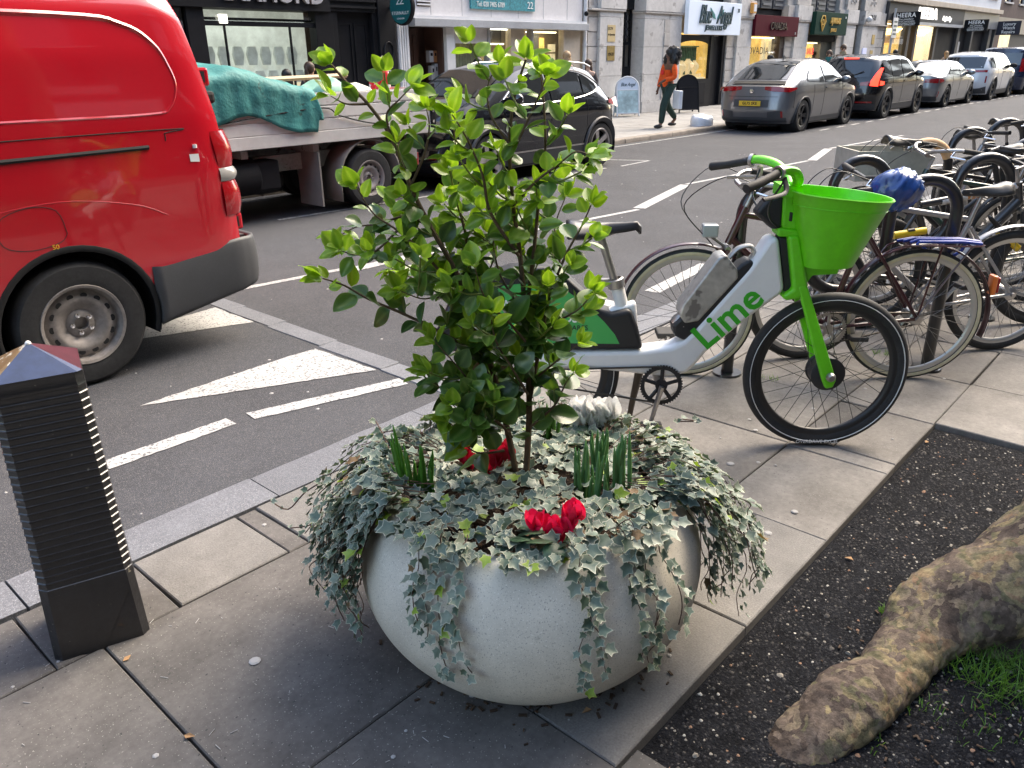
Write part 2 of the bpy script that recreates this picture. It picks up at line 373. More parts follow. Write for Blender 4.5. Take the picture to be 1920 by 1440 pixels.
ln((5.35, 5.4), (7.9, 5.12), .07); ln((7.98, 5.16), (9.92, 5.68), .15); ln((9.98, 5.7), (13.5, 5.45), .07); ln((13.6, 5.42), (15.5, 5.9), .15); ln((15.6, 5.9), (19, 5.65), .07)
for a, b in (((1222, 548), (1325, 496)), ((1090, 590), (1150, 565)), ((1195, 600), (1300, 570))):
    P, Q = at_z(*a, RZ), at_z(*b, RZ); ln(P, Q, .12)
ln((4.9, 7.93), (7.9, 7.77), .06, m_thinpaint); ln((9.9, 7.66), (10.75, 7.62), .06, m_thinpaint)
ln((11.7, 8.25), (12.0, 7.62), .05, m_thinpaint); ln((12.0, 7.6), (11.1, 7.56), .05, m_thinpaint)
x = 19.3
for i in range(22): ln((x, 7.6), (x + .55, 7.6), .07, m_thinpaint); x += 1.0
ln((11.5, 9.38), (30, 9.38), .06, m_thinpaint)
# litter flecks and gum on road and paving
m_gum = M('gum', (.36, .35, .34), .8); m_leaf_dead = M('dead_leaf', (.33, .19, .09), .8, noise=(30, .4))
mb = MB()
for i in range(150):
    x, y = rnd(.3, 14), rnd(2.9, 7.4); s = rnd(.004, .013); mb.lathe([(s, 0), (s * .6, .003), (0.0001, .004)], 6, 0, Matrix.Translation((x, y, RZ + .001)))
kind(obj('road_specks', mb, m_gum, smooth=0), 'stuff', 'small pale gum spots scattered over the asphalt')
mb = MB()
for i in range(110):
    x, y = rnd(-.3, 6), rnd(.85, 2.45); s = rnd(.003, .012); mb.lathe([(s, 0), (s * .6, .002), (0.0001, .002)], 6, 0, Matrix.Translation((x, y, .001)))
for p in ((478, 1240), (1440, 1000), (1490, 960), (1370, 870)):
    q = at_z(*p); s = rnd(.012, .018); mb.lathe([(s, 0), (s * .7, .003), (0.0001, .003)], 9, 0, Matrix.Translation((q.x, q.y, .002)))
for i in range(80):
    x, y = rnd(-.5, 1.3), rnd(1.0, 2.3); a = rnd(0, PI); l = rnd(.003, .012); mb.box((-l, -.0007, 0), (l, .0007, .0015), 0, Matrix.Translation((x, y, .001)) @ Matrix.Rotation(a, 4, 'Z'))
kind(obj('pavement_litter', mb, m_gum, smooth=0), 'stuff', 'gum spots and straw flecks littering the paving')
# tree pit of dark resin-bound gravel
pit = kind(boxo('tree_pit', (1.0, -1.15, -.3), (3.745, .765, -.012), m_pit), 'structure')
STN = []
for k, cc in enumerate(((.014, .014, .016), (.03, .029, .031), (.07, .065, .06), (.26, .235, .2), (.42, .4, .36), (.25, .15, .1))): STN.append(M('pebble_%d' % k, cc, .8, noise=(40, .2), spec=.2))
mb = MB(); rs = np.random.RandomState(3)
PH = (1 + 5 ** .5) / 2; ICO = [(-1, PH, 0), (1, PH, 0), (-1, -PH, 0), (1, -PH, 0), (0, -1, PH), (0, 1, PH), (0, -1, -PH), (0, 1, -PH), (PH, 0, -1), (PH, 0, 1), (-PH, 0, -1), (-PH, 0, 1)]
OCT = [(1, 0, 0), (0, 1, 0), (-1, 0, 0), (0, -1, 0), (0, 0, 1)]; OCF = [(0, 1, 4), (1, 2, 4), (2, 3, 4), (3, 0, 4)]
HX = [(math.cos(k * PI / 3), math.sin(k * PI / 3), 0) for k in range(6)] + [(.55 * math.cos(k * PI * 2 / 3 + .4), .55 * math.sin(k * PI * 2 / 3 + .4), 1) for k in range(3)]; HXF = [(6, 7, 8), (0, 1, 6), (1, 2, 7, 6), (2, 3, 7), (3, 4, 8, 7), (4, 5, 8), (5, 0, 6, 8)]
for i in range(36000):
    x, y = rs.uniform(1.02, 3.73), rs.uniform(-.55, .757)
    k = rs.choice(6, p=[.52, .31, .115, .035, .010, .010]); s = rs.uniform(.003, .0068) if k < 2 else rs.uniform(.0028, .0068) * (1 if rs.rand() < .965 else 1.9)
    a = rs.uniform(0, PI); ca, sa = math.cos(a), math.sin(a); e = rs.uniform(.6, 1); h = s * rs.uniform(.35, .8)
    mb.add([(x + (px * ca - py * e * sa) * s, y + (px * sa + py * e * ca) * s, -.0135 + pz * h) for px, py, pz in HX], HXF, int(k))
kind(obj('gravel', mb, STN, smooth=60), 'stuff', 'dark resin-bound gravel with pale pebbles round the tree')
# ================================================================ BUILDINGS ACROSS THE STREET
FY = 13.9
m_black = M('black_gloss_wood', (.009, .009, .011), .5, noise=(3, .3), spec=.2)
m_blackm = M('black_matt', (.012, .012, .014), .7, noise=(2, .25), spec=.15)
m_white = M('white_render', (.62, .6, .6), .8, noise=((.7, .08), (14, .05)), wear=(3, .72, (.4, .38, .37)))
m_whitep = M('white_painted_metal', (.66, .66, .67), .5, noise=(4, .07))
m_greym = M('grey_metal', (.36, .37, .39), .5, noise=((2, .12), (25, .08)))
m_lime = M('portland_stone', (.46, .43, .40), .85, noise=((.9, .14), (7, .1), (40, .06)), var=.07, wear=(2.5, .64, (.33, .3, .275)), world_co=True)
m_limel = M('portland_stone_pale', (.53, .51, .49), .85, noise=((.8, .14), (9, .1)), var=.05, wear=(3.3, .63, (.36, .34, .32)), world_co=True)
m_gold = M('gold', (.72, .47, .13), .35, metal=.8); m_goldp = M('gold_print', (.72, .45, .12), .5)
m_brass = M('brass_plate', (.42, .31, .12), .4, metal=.7, noise=(14, .2))
m_brickd = M('dark_brown_brick', (.075, .045, .04), .85, noise=((3, .2), (40, .2)))
m_brickr = M('stock_brick', (.24, .17, .12), .85, noise=((1, .15), (22, .25)))
m_pane = glass_mat('upper_window_glass', (.12, .14, .16), .25); m_shop = glass_mat('shop_glass', (.93, .96, .95), .07)
m_lit_cool = M('lit_display_cool', (.62, .66, .64), .7, emit=(.12, None), noise=((1.5, .2), (5, .15)))
m_lit_warm = M('lit_display_warm', (.62, .40, .12), .7, emit=(.2, None), noise=((2.5, .25), (9, .15)))
m_lit_cream = M('lit_cream', (.68, .56, .36), .7, emit=(.22, None), noise=((2, .15), (8, .1)))
m_lit_orange = M('lit_gold_wall', (.78, .48, .14), .6, emit=(.3, None), noise=((1.2, .3), (7, .35)))
m_lamp = M('lamp_white', (.9, .9, .85), .5, emit=(1.2, None)); m_lampw = M('lamp_warm', (1, .72, .3), .5, emit=(1.2, None))
m_beige = M('beige_stone', (.48, .41, .33), .8, noise=((2, .1), (12, .08)))
m_bust = M('bust_linen', (.62, .47, .28), .7, emit=(.2, None)); m_curt = M('green_curtain', (.045, .13, .085), .6, noise=(8, .3)); m_curt2 = M('sage_curtain', (.32, .31, .2), .7, noise=(8, .25))
m_teal = M('teal_sign', (.008, .12, .13), .4, noise=(4, .06)); m_tealw = M('teal_mosaic_sign', (.04, .24, .28), .5, noise=((30, .5), (9, .2)))
m_wl = M('white_letter', (.82, .82, .8), .5); m_litl = M('white_lit_letter', (.9, .9, .92), .5, emit=(.5, None)); m_dl = M('dark_teal_letter', (.012, .045, .06), .4); m_tl2 = M('teal_wing', (.03, .2, .2), .4)
m_silver = M('silver_letter', (.62, .6, .62), .35, metal=.6)
m_inside = M('shop_interior_dark', (.05, .045, .04), .8)

def FB(name, x0, x1, z0, z1, y0, y1, mat, parent, bev=0.0): return boxo(name, (x0, y0, z0), (x1, y1, z1), mat, parent, bev)
def upper(b, x0, x1, z0, z1, mat, cols, rows, wmat=None, fr=None, depth=9.0):
    """upper storeys: wall with real window openings, each window its own part"""
    mb = MB(); cw = (x1 - x0) / cols; rh = (z1 - z0) / rows; ww, wh = cw * .5, rh * .62
    for c in range(cols):
        for r in range(rows):
            a, z = x0 + c * cw, z0 + r * rh; wx, wz = a + (cw - ww) / 2, z + rh * .22
            for lo, hi in (((a, z), (wx, z + rh)), ((wx + ww, z), (a + cw, z + rh)), ((wx, z), (wx + ww, wz)), ((wx, wz + wh), (wx + ww, z + rh))):
                mb.box((lo[0], FY, lo[1]), (hi[0], FY + .35, hi[1]))
            w = FB('window', wx, wx + ww, wz, wz + wh, FY + .2, FY + .24, m_pane, b)
            f = MB(); t = .05
            f.box((wx, FY + .14, wz), (wx + t, FY + .2, wz + wh)).box((wx + ww - t, FY + .14, wz), (wx + ww, FY + .2, wz + wh)).box((wx + t, FY + .14, wz), (wx + ww - t, FY + .2, wz + t)).box((wx + t, FY + .14, wz + wh - t), (wx + ww - t, FY + .2, wz + wh)).box((wx + t, FY + .14, wz + wh / 2 - .02), (wx + ww - t, FY + .2, wz + wh / 2 + .02))
            obj('window_frame', f, fr or m_whitep, w, smooth=0)
            FB('sill', wx - .08, wx + ww + .08, wz - .1, wz, FY - .08, FY + .13, m_limel, w)
    obj('wall', mb, mat, b, smooth=0)
    FB('rear_block', x0, x1, 0, z1 - .002, FY + 1.3, FY + depth, mat, b); FB('roof', x0, x1, z1, z1 + .25, FY - .12, FY + depth, m_greym, b)

# ---- black jewellery shop
b = thing('black_shop', 'black shopfront with DIAMOND letters and a pale lit display window', 'shop', (0, 0, 0))
upper(b, 2.0, 11.86, 3.4, 12.4, m_brickr, 4, 3)
FB('fascia', 2.0, 10.22, 2.48, 3.38, FY - .1, FY + .5, m_black, b); lettering('diamond', m_silver, b, (9.02, FY - .125, 2.735))
FB('cornice', 2.0, 11.86, 3.38, 3.5, FY - .22, FY + .4, m_black, b, .01)
FB('door_header', 10.22, 11.35, 2.5, 3.38, FY - .06, FY + .5, m_black, b); 
for i in range(4): FB('moulding', 10.22, 11.35, 2.56 + i * .12, 2.6 + i * .12, FY - .1 - .012 * i, FY - .06, m_black, b)
FB('stall_riser', 2.0, 9.96, .02, .55, FY, FY + .12, m_black, b)
for x0, x1, mt in ((7.3, 7.62, m_black), (9.9, 10.3, m_black), (2.0, 2.4, m_black)): FB('jamb', x0, x1, .02, 2.48, FY - .03, FY + .2, mt, b, .006)
w = FB('shop_window', 7.62, 9.9, .55, 2.48, FY + .05, FY + .062, m_shop, b)
for x in (8.02, 9.36): FB('glazing_bar', x - .012, x + .012, .55, 2.25, FY + .03, FY + .08, m_blackm, w)
FB('transom', 7.62, 9.9, 2.2, 2.28, FY + .02, FY + .09, m_blackm, w)
FB('shop_window', 2.4, 7.3, .55, 2.48, FY + .05, FY + .062, m_pane, b)
FB('display_back', 7.4, 10.0, .4, 2.6, FY + .5, FY + .54, m_lit_cool, b); FB('display_floor', 7.4, 10.0, .5, .56, FY + .12, FY + .5, m_lit_cool, b); FB('display_ceiling', 7.4, 10.0, 2.3, 2.34, FY + .12, FY + .5, m_blackm, b)
m_tile = M('pale_bust_tile', (.5, .53, .52), .6, emit=(.05, None), noise=(6, .2))
for r in range(3):
    for k in range(7):
        x = 7.86 + k * .29 + (r % 2) * .12; z = 1.72 - r * .42
        o = MB(); o.prism([(x - .07, z - .17), (x + .07, z - .17), (x + .11, z + .02), (x + .07, z + .15), (x - .07, z + .15), (x - .11, z + .02)], -FY - .46, -FY - .40, 0, Matrix(((1, 0, 0, 0), (0, 0, -1, 0), (0, 1, 0, 0), (0, 0, 0, 1))))
        obj('necklace_stand', o, m_tile, b, smooth=0)
mb = MB()
for i in range(60): x = rnd(7.7, 9.8); mb.box((x, FY + rnd(.15, .3), .6), (x + .02, FY + .32, rnd(.8, 1.3)))
obj('jewellery_display', mb, M('jewels', (.5, .45, .36), .3, metal=.5, emit=(.25, None)), b, smooth=0)
FB('ceiling_spotlight', 7.92, 8.06, 2.24, 2.38, FY - .02, FY + .03, m_lamp, b)
d = FB('door', 10.42, 11.28, .06, 2.5, FY + .1, FY + .16, m_black, b)
for x0, x1 in ((10.5, 10.82), (10.88, 11.2)):
    for z0, z1 in ((1.1, 2.3), (.2, .95)):
        q = MB(); t = .03
        q.box((x0, FY + .08, z0), (x0 + t, FY + .1, z1)).box((x1 - t, FY + .08, z0), (x1, FY + .1, z1)).box((x0 + t, FY + .08, z0), (x1 - t, FY + .1, z0 + t)).box((x0 + t, FY + .08, z1 - t), (x1 - t, FY + .1, z1)); obj('panel_mould', q, m_black, d, smooth=0)
FB('door_frame', 10.3, 10.42, .02, 2.5, FY - .02, FY + .2, m_black, b); FB('door_frame', 11.28, 11.4, .02, 2.5, FY - .02, FY + .2, m_black, b)
FB('pilaster', 11.4, 11.84, .02, 3.38, FY - .08, FY + .3, m_black, b, .01)
obj('oval_mould', MB().tube([(11.62 + .12 * math.cos(a * PI / 12), FY - .09, 1.78 + .17 * math.sin(a * PI / 12)) for a in range(24)], .016, 6, closed=True), m_black, b)
FB('hours_plate', 11.5, 11.74, 1.2, 1.58, FY - .09, FY - .081, m_blackm, b)
for i in range(5): FB('hours_line', 11.55 + .02 * (i % 2), 11.69, 1.26 + i * .065, 1.275 + i * .065, FY - .094, FY - .09, m_wl, b)
s = obj('projecting_sign', MB().lathe([(.0001, -.05), (.33, -.05), (.35, -.03), (.35, .03), (.33, .05), (.0001, .05)], 40, 0, Matrix.Translation((11.72, FY - .47, 2.6)) @ Matrix.Rotation(-PI / 2, 4, 'Y')), m_blackm, b)
obj('sign_face', MB().lathe([(.0001, 0), (.315, 0), (.315, .006), (.0001, .006)], 40, 0, Matrix.Translation((11.665, FY - .47, 2.6)) @ Matrix.Rotation(-PI / 2, 4, 'Y')), m_teal, s)
for key, z, mt in (('eternally', 2.48, m_wl), ('london', 2.38, m_wl), ('mono', 2.7, m_wl)): lettering(key, mt, s, (11.655, FY - .47, z), (PI / 2, 0, -PI / 2))
obj('bracket', MB().tube([(11.72, FY - .12, 2.6), (11.72, FY, 2.6)], .03, 8), m_blackm, s)

# ---- white jewellery shop
b = thing('white_shop', 'white rendered jewellers with teal sign and grey awning box over beige windows', 'shop', (0, 0, 0))
upper(b, 11.87, 18.5, 3.5, 12.0, m_white, 3, 3)
FB('fascia', 11.87, 18.3, 2.46, 3.5, FY - .03, FY + .4, m_white, b)
for i in range(6): FB('fascia_joint', 12.9 + i * .95, 12.912 + i * .95, 2.5, 3.5, FY - .034, FY - .03, m_greym, b)
FB('awning_box', 12.22, 18.3, 2.26, 2.42, FY - .26, FY, m_greym, b, .008); FB('awning_ledge', 12.2, 18.3, 2.42, 2.475, FY - .2, FY, m_whitep, b)
s = FB('sign', 14.1, 16.32, 2.66, 3.42, FY - .08, FY - .03, m_tealw, b)
lettering('jew22', m_wl, s, (15.25, FY - .085, 2.98)); lettering('tel', m_wl, s, (14.75, FY - .085, 2.76), sx=.8); lettering('n22', m_wl, s, (16.14, FY - .085, 2.78), (PI / 2, 0, 0))
v = FB('vent', 12.5, 12.88, 2.66, 3.0, FY - .045, FY - .03, M('vent_dark', (.08, .06, .05), .8), b)
for i in range(5): FB('slat', 12.5, 12.88, 2.68 + i * .065, 2.71 + i * .065, FY - .065, FY - .045, m_whitep, v)
FB('pilaster', 11.9, 12.2, .02, 3.4, FY - .07, FY + .3, m_white, b)
for i in range(4): FB('flute', 11.93 + i * .065, 11.965 + i * .065, .3, 2.3, FY - .09, FY - .07, m_whitep, b)
FB('door_recess', 12.2, 13.32, .02, 2.3, FY + .62, FY + .7, M('brown_recess', (.035, .016, .012), .6), b); FB('recess_side', 13.26, 13.32, .02, 2.3, FY + .05, FY + .62, M('brown_side', (.06, .028, .02), .6), b)
m_bdoor = M('brown_door', (.05, .022, .016), .45, noise=((3, .3), (20, .2)), coat=.2)
d = FB('door', 12.24, 12.98, .05, 2.25, FY + .5, FY + .56, m_bdoor, b)
for x in (12.42, 12.6, 12.8): FB('door_board', x, x + .13, .2, 2.1, FY + .48, FY + .5, m_bdoor, d)
lettering('two', m_brass, d, (12.38, FY + .475, 1.62)); FB('letter_knob', 12.92, 12.95, 1.1, 1.13, FY + .44, FY + .5, m_brass, d)
m_meter = M('grey_meter_box', (.3, .3, .31), .5, noise=(5, .1)); m_woodb = M('wooden_box', (.22, .09, .03), .6)
for i, (x, z, w_, h_, mt) in enumerate(((13.02, 1.55, .12, .24, m_meter), (13.15, 1.55, .1, .24, m_woodb), (13.06, 1.18, .1, .3, m_meter), (13.17, 1.18, .09, .34, m_meter), (13.03, .8, .12, .26, m_meter), (13.16, .72, .11, .36, m_woodb))):
    q = FB('meter_box', x, x + w_, z, z + h_, FY + .2, FY + .32, mt, b, .006); FB('meter_dial', x + .03, x + w_ - .03, z + h_ * .55, z + h_ * .8, FY + .192, FY + .2, m_blackm, q)
FB('post', 13.32, 13.56, .02, 2.28, FY - .05, FY + .3, m_whitep, b)
for i in range(27): FB('brick_course', 13.315, 13.565, .06 + i * .083, .135 + i * .083, FY - .058, FY - .05, m_whitep, b)
FB('stall_riser', 13.56, 18.2, .02, .62, FY - .02, FY + .14, m_beige, b)
for x0, x1 in ((13.56, 13.62), (14.72, 14.78), (15.5, 15.98), (16.28, 16.34), (17.55, 18.25)): FB('mullion', x0, x1, .62, 2.28, FY - .015, FY + .16, m_beige if x1 - x0 > .1 else m_greym, b)
for x0, x1 in ((13.62, 14.72), (14.78, 15.5), (16.34, 17.55)): FB('shop_window', x0, x1, .62, 2.28, FY + .06, FY + .072, m_shop, b)
FB('window_head', 13.62, 14.72, 1.94, 2.28, FY + .04, FY + .12, m_white, b)
FB('display_back', 13.57, 18.2, .4, 2.4, FY + .66, FY + .7, m_beige, b); FB('display_floor', 13.57, 18.2, .6, .66, FY + .14, FY + .66, m_lit_cream, b)
mb = MB()
for i in range(24): x = 13.66 + i * .045; mb.lathe([(.026, .66), (.026, 2.0)], 6, 0, Matrix.Translation((x, FY + .26 + .012 * (i % 2), 0)))
obj('curtain', mb, m_curt2, b)
FB('dark_panel', 14.8, 15.5, 1.95, 2.26, FY + .3, FY + .34, m_inside, b); FB('strip_light', 14.8, 15.5, 2.24, 2.27, FY + .1, FY + .13, m_lamp, b)
for i, (x, z) in enumerate([(15.13, 1.55), (15.13, 1.3), (15.33, 1.3), (15.13, 1.08), (15.33, 1.08), (16.5, 1.5), (16.5, 1.25), (16.7, 1.25), (16.7, 1.05), (17.2, 1.15), (17.35, 1.3), (17.42, 1.52), (17.42, 1.75)]):
    FB('gift_box', x, x + .17, z, z + .19, FY + .3, FY + .42, m_lit_cream, b)
FB('gold_light_panel', 17.36, 17.52, 1.35, 2.1, FY + .62, FY + .66, m_lit_orange, b); FB('curtain_grey', 16.95, 17.15, .66, 2.2, FY + .5, FY + .55, m_greym, b)
for x in (13.9, 14.1, 14.35, 16.6): obj('necklace_bust', MB().lathe([(.06, .66), (.05, .7), (.09, .85), (.07, .95), (.03, .98)], 10, 0, Matrix.Translation((x, FY + .35, 0))), m_bust, b)
p = obj('drainpipe', MB().tube([(18.4, FY - .05, .05), (18.4, FY - .05, 9)], .055, 10), m_whitep, b)
obj('drain_clip', MB().lathe([(.07, 0), (.07, .05)], 10, 0, Matrix.Translation((18.4, FY - .05, 1.9))), m_whitep, p)
c = obj('camera_bracket', MB().tube([(18.36, FY - .05, 2.72), (18.2, FY - .22, 2.72)], .02, 6), m_whitep, b); obj('dome_camera', MB().ball((18.22, FY - .22, 2.66), .06), m_blackm, c)

# ---- stone building with three shops
b = thing('stone_building', 'pale stone building with rusticated piers, three jewellery shops and 19-21 number', 'building', (0, 0, 0))
upper(b, 18.52, 41.3, 4.3, 14, m_limel, 7, 3, fr=m_blackm)
def pier(x0, x1, rust_l=0.0, rust_r=0.0):
    """a stone pier: rusticated blocks at the sides, a smooth pilaster in the middle, a plain capital"""
    a, c = x0 + rust_l, x1 - rust_r
    z = FZ; n = 0
    while z < 2.7:
        h = min(.365, 2.74 - z)
        if rust_l: FB('stone_block', x0, a - .012, z + .008, z + h - .008, FY - (.03 if n % 2 else .045), FY + .5, m_lime, b, .008)
        if rust_r: FB('stone_block', c + .012, x1, z + .008, z + h - .008, FY - (.045 if n % 2 else .03), FY + .5, m_lime, b, .008)
        z += h; n += 1
    FB('pilaster_core', x0 + .02, x1 - .02, 0, 4.3, FY + .02, FY + .55, m_lime, b)
    z = FZ
    for h in (.32, .75, .75, .75, .2): FB('pilaster_stone', a, c, z + .003, z + h - .003, FY - .12 - (.03 if h == .32 else 0), FY + .3, m_limel, b, .006); z += h
    FB('capital', x0 - .04, x1 + .04, 2.76, 2.81, FY - .17, FY + .3, m_lime, b, .01); FB('capital_block', a - .05, c + .05, 2.815, 3.32, FY - .18, FY + .3, m_limel, b, .01)
    if rust_l: FB('stone_block', x0, a - .06, 2.82, 3.3, FY - .05, FY + .3, m_lime, b, .008)
    if rust_r: FB('stone_block', c + .06, x1, 2.82, 3.3, FY - .05, FY + .3, m_lime, b, .008)
    q = FB('carved_panel', a - .02, c + .02, 3.34, 4.28, FY - .1, FY + .3, m_lime, b)
    mb = MB()
    for k in range(3):
        cx, cz = (a + c) / 2 + (k - 1) * .2, 3.62 + .12 * (k % 2); mb.tube([(cx + .13 * math.cos(t * .5) * (1 - t * .06), FY - .11, cz + .13 * math.sin(t * .5) * (1 - t * .06)) for t in range(13)], .022, 5)
    obj('scroll_carving', mb, m_lime, q)
pier(18.56, 20.08, .42, 0); pier(21.14, 23.2, .0, .0); pier(26.3, 27.88, .55, 0); pier(30.82, 32.62, .6, 0); pier(35.75, 37.5, .6, 0); pier(38.32, 41.28, .0, 1.1)
for i in range(7): FB('stone_block', 22.2, 22.5, .08 + i * .365, .43 + i * .365, FY - (.15 if i % 2 else .135), FY - .1, m_lime, b, .006)
for x0, x1 in ((20.08, 21.14), (23.2, 26.3), (27.88, 30.82), (32.62, 35.75), (37.5, 38.32)): FB('lintel', x0, x1, 2.9 if x1 - x0 > 1.2 else 2.86, 4.3, FY + .22, FY + .5, m_blackm, b)
for x0, x1 in ((27.9, 30.8), (32.7, 35.7)):       # dark panelled bays above the shop signs
    for k in range(3):
        q = FB('bay_panel', x0 + k * (x1 - x0) / 3 + .06, x0 + (k + 1) * (x1 - x0) / 3 - .06, 3.15, 4.2, FY + .14, FY + .22, M('blue_grey_panel', (.06, .065, .075), .5, noise=(4, .2)), b, .01)
        for i in range(5): FB('louvre', x0 + k * (x1 - x0) / 3 + .16, x0 + (k + 1) * (x1 - x0) / 3 - .16, 3.25 + i * .18, 3.33 + i * .18, FY + .11, FY + .14, M('louvre_grey', (.14, .145, .155), .5), q)
# iron street door
FB('doorway_back', 20.08, 21.14, .03, 2.9, FY + .55, FY + .6, m_inside, b)
g = FB('iron_door', 20.1, 21.12, .06, 1.35, FY + .3, FY + .34, m_black, b); FB('frosted_light', 20.2, 20.72, 1.55, 1.9, FY + .36, FY + .38, M('frosted', (.5, .51, .52), .6, emit=(.12, None)), g); FB('frosted_light', 20.14, 21.0, 2.1, 2.78, FY + .36, FY + .38, M('frosted_grey', (.2, .2, .21), .6), g)
mb = MB()
for cx, cz, rx, rz in ((20.46, 1.72, .28, .2), (20.46, 2.6, .3, .2), (20.46, 2.22, .3, .2)):
    for dx, dz in ((1, 0), (0, 1), (.8, .8), (.8, -.8)): mb.tube([(cx - rx * dx, FY + .31, cz - rz * dz), (cx + rx * dx, FY + .31, cz + rz * dz)], .016, 5)
    mb.tube([(cx - rx, FY + .31, cz - rz), (cx + rx, FY + .31, cz - rz), (cx + rx, FY + .31, cz + rz), (cx - rx, FY + .31, cz + rz)], .016, 5, closed=True)
for k in range(4):
    mb.tube([(20.92 + .07 * math.cos(t * PI / 6), FY + .31, 2.05 + k * .2 + .1 * math.sin(t * PI / 6)) for t in range(12)], .011, 5, closed=True)
mb.box((20.1, FY + .3, 1.35), (20.18, FY + .34, 2.86)); mb.box((20.76, FY + .3, 1.35), (20.83, FY + .34, 2.86)); mb.box((21.03, FY + .3, 1.35), (21.12, FY + .34, 2.86)); mb.box((20.1, FY + .3, 1.93), (21.1, FY + .34, 2.02))
obj('grille', mb, m_black, g, smooth=0)
s = FB('yellow_notice', 19.32, 19.68, 2.0, 2.42, FY - .135, FY - .122, M('notice_yellow', (.55, .42, .22), .6), b); lettering('cctv', m_blackm, s, (19.44, FY - .138, 2.33)); lettering('inop', m_blackm, s, (19.5, FY - .138, 2.18), sx=.8)
s = FB('brass_plaque', 19.32, 19.68, 1.52, 1.9, FY - .135, FY - .122, m_brass, b); lettering('n19', m_blackm, s, (19.5, FY - .138, 1.68))
# white and teal shop
s = FB('shop_sign', 23.22, 26.6, 2.23, 3.18, FY - .32, FY - .18, M('blue_white_lightbox', (.66, .74, .86), .45, emit=(.04, None), noise=(.7, .05)), b, .01)
lettering('blue', m_dl, s, (24.2, FY - .34, 2.78), sx=.78, sz=1.2); lettering('angel', m_dl, s, (25.42, FY - .34, 2.78), sx=.78, sz=1.2); lettering('jewellers', m_dl, s, (24.78, FY - .34, 2.42)); lettering('n8', m_dl, s, (26.36, FY - .34, 2.96), sx=.8)
mb = MB(); QT = Matrix(((1, 0, 0, 0), (0, 0, -1, 0), (0, 1, 0, 0), (0, 0, 0, 1)))
mb.prism([(24.5, 3.0), (24.78, 2.82), (24.86, 2.68), (24.7, 2.72), (24.56, 2.86)], -FY + .325, -FY + .345, 0, QT).prism([(25.36, 2.98), (25.3, 2.82), (25.1, 2.7), (24.96, 2.7), (25.06, 2.84)], -FY + .325, -FY + .345, 0, QT); obj('wing_emblem', mb, m_tl2, s, smooth=0)
FB('shop_frame', 25.28, 25.45, .04, 2.23, FY, FY + .2, m_black, b); FB('shop_frame', 26.1, 26.28, .04, 2.23, FY, FY + .2, m_black, b); FB('stall_riser', 23.2, 25.28, .04, .92, FY, FY + .2, m_black, b); FB('riser_panel', 23.4, 25.1, .15, .8, FY - .012, FY, m_blackm, b, .008)
FB('door', 25.45, 26.1, .06, 2.2, FY + .1, FY + .15, m_black, b)
mb = MB(); xs_ = [23.2 + i * 2.08 / 16 for i in range(17)]; arch = lambda x: 1.86 + .2 * math.sqrt(max(0, 1 - ((x - 24.24) / 1.05) ** 2))
for a, c in zip(xs_, xs_[1:]): mb.add([(a, FY + .02, arch(a)), (c, FY + .02, arch(c)), (c, FY + .02, 2.23), (a, FY + .02, 2.23)], [(0, 1, 2, 3)])
obj('arched_head', mb, m_black, b, smooth=0)
FB('shop_window', 23.2, 25.28, .92, 2.23, FY + .06, FY + .07, m_shop, b)
FB('display_back', 23.1, 25.4, .8, 2.3, FY + .5, FY + .55, m_lit_warm, b); FB('display_floor', 23.15, 25.28, .9, .97, FY + .1, FY + .5, m_lit_cream, b); FB('display_side', 25.2, 25.28, .9, 2.2, FY + .1, FY + .5, m_lit_warm, b)
mb = MB()
for i in range(18): mb.lathe([(.06, .97), (.055, 1.88)], 7, 0, Matrix.Translation((23.2 + i * .105, FY + .4, 0)))
obj('green_curtain', mb, m_curt, b); obj('curtain_rail', MB().tube([(23.1, FY + .33, 1.9), (25.1, FY + .33, 1.9)], .02, 6), m_curt, b)
for x, z, k in ((23.35, 1.2, 1), (23.9, 1.15, .95), (24.28, 1.2, 1.25), (24.7, 1.15, .95)):
    obj('necklace_bust', MB().lathe([(.08 * k, -.28), (.05 * k, -.25), (.06 * k, -.1), (.15 * k, .05), (.16 * k, .13), (.1 * k, .2), (.055 * k, .24), (.055 * k, .28)], 12, 0, Matrix.Translation((x, FY + .22, z + .05))), m_bust, b)
for i in range(9): FB('ring_tray', 23.4 + i * .2, 23.55 + i * .2, .98, 1.03 + .02 * (i % 3), FY + .2, FY + .35, m_bust, b)
a_ = FB('alarm_box', 27.45, 27.72, 2.93, 3.25, FY - .3, FY - .185, M('alarm_orange', (.75, .35, .08), .5), b, .01); FB('alarm_front', 27.5, 27.7, 2.98, 3.2, FY - .31, FY - .3, M('alarm_white', (.75, .75, .78), .5), a_, .008)
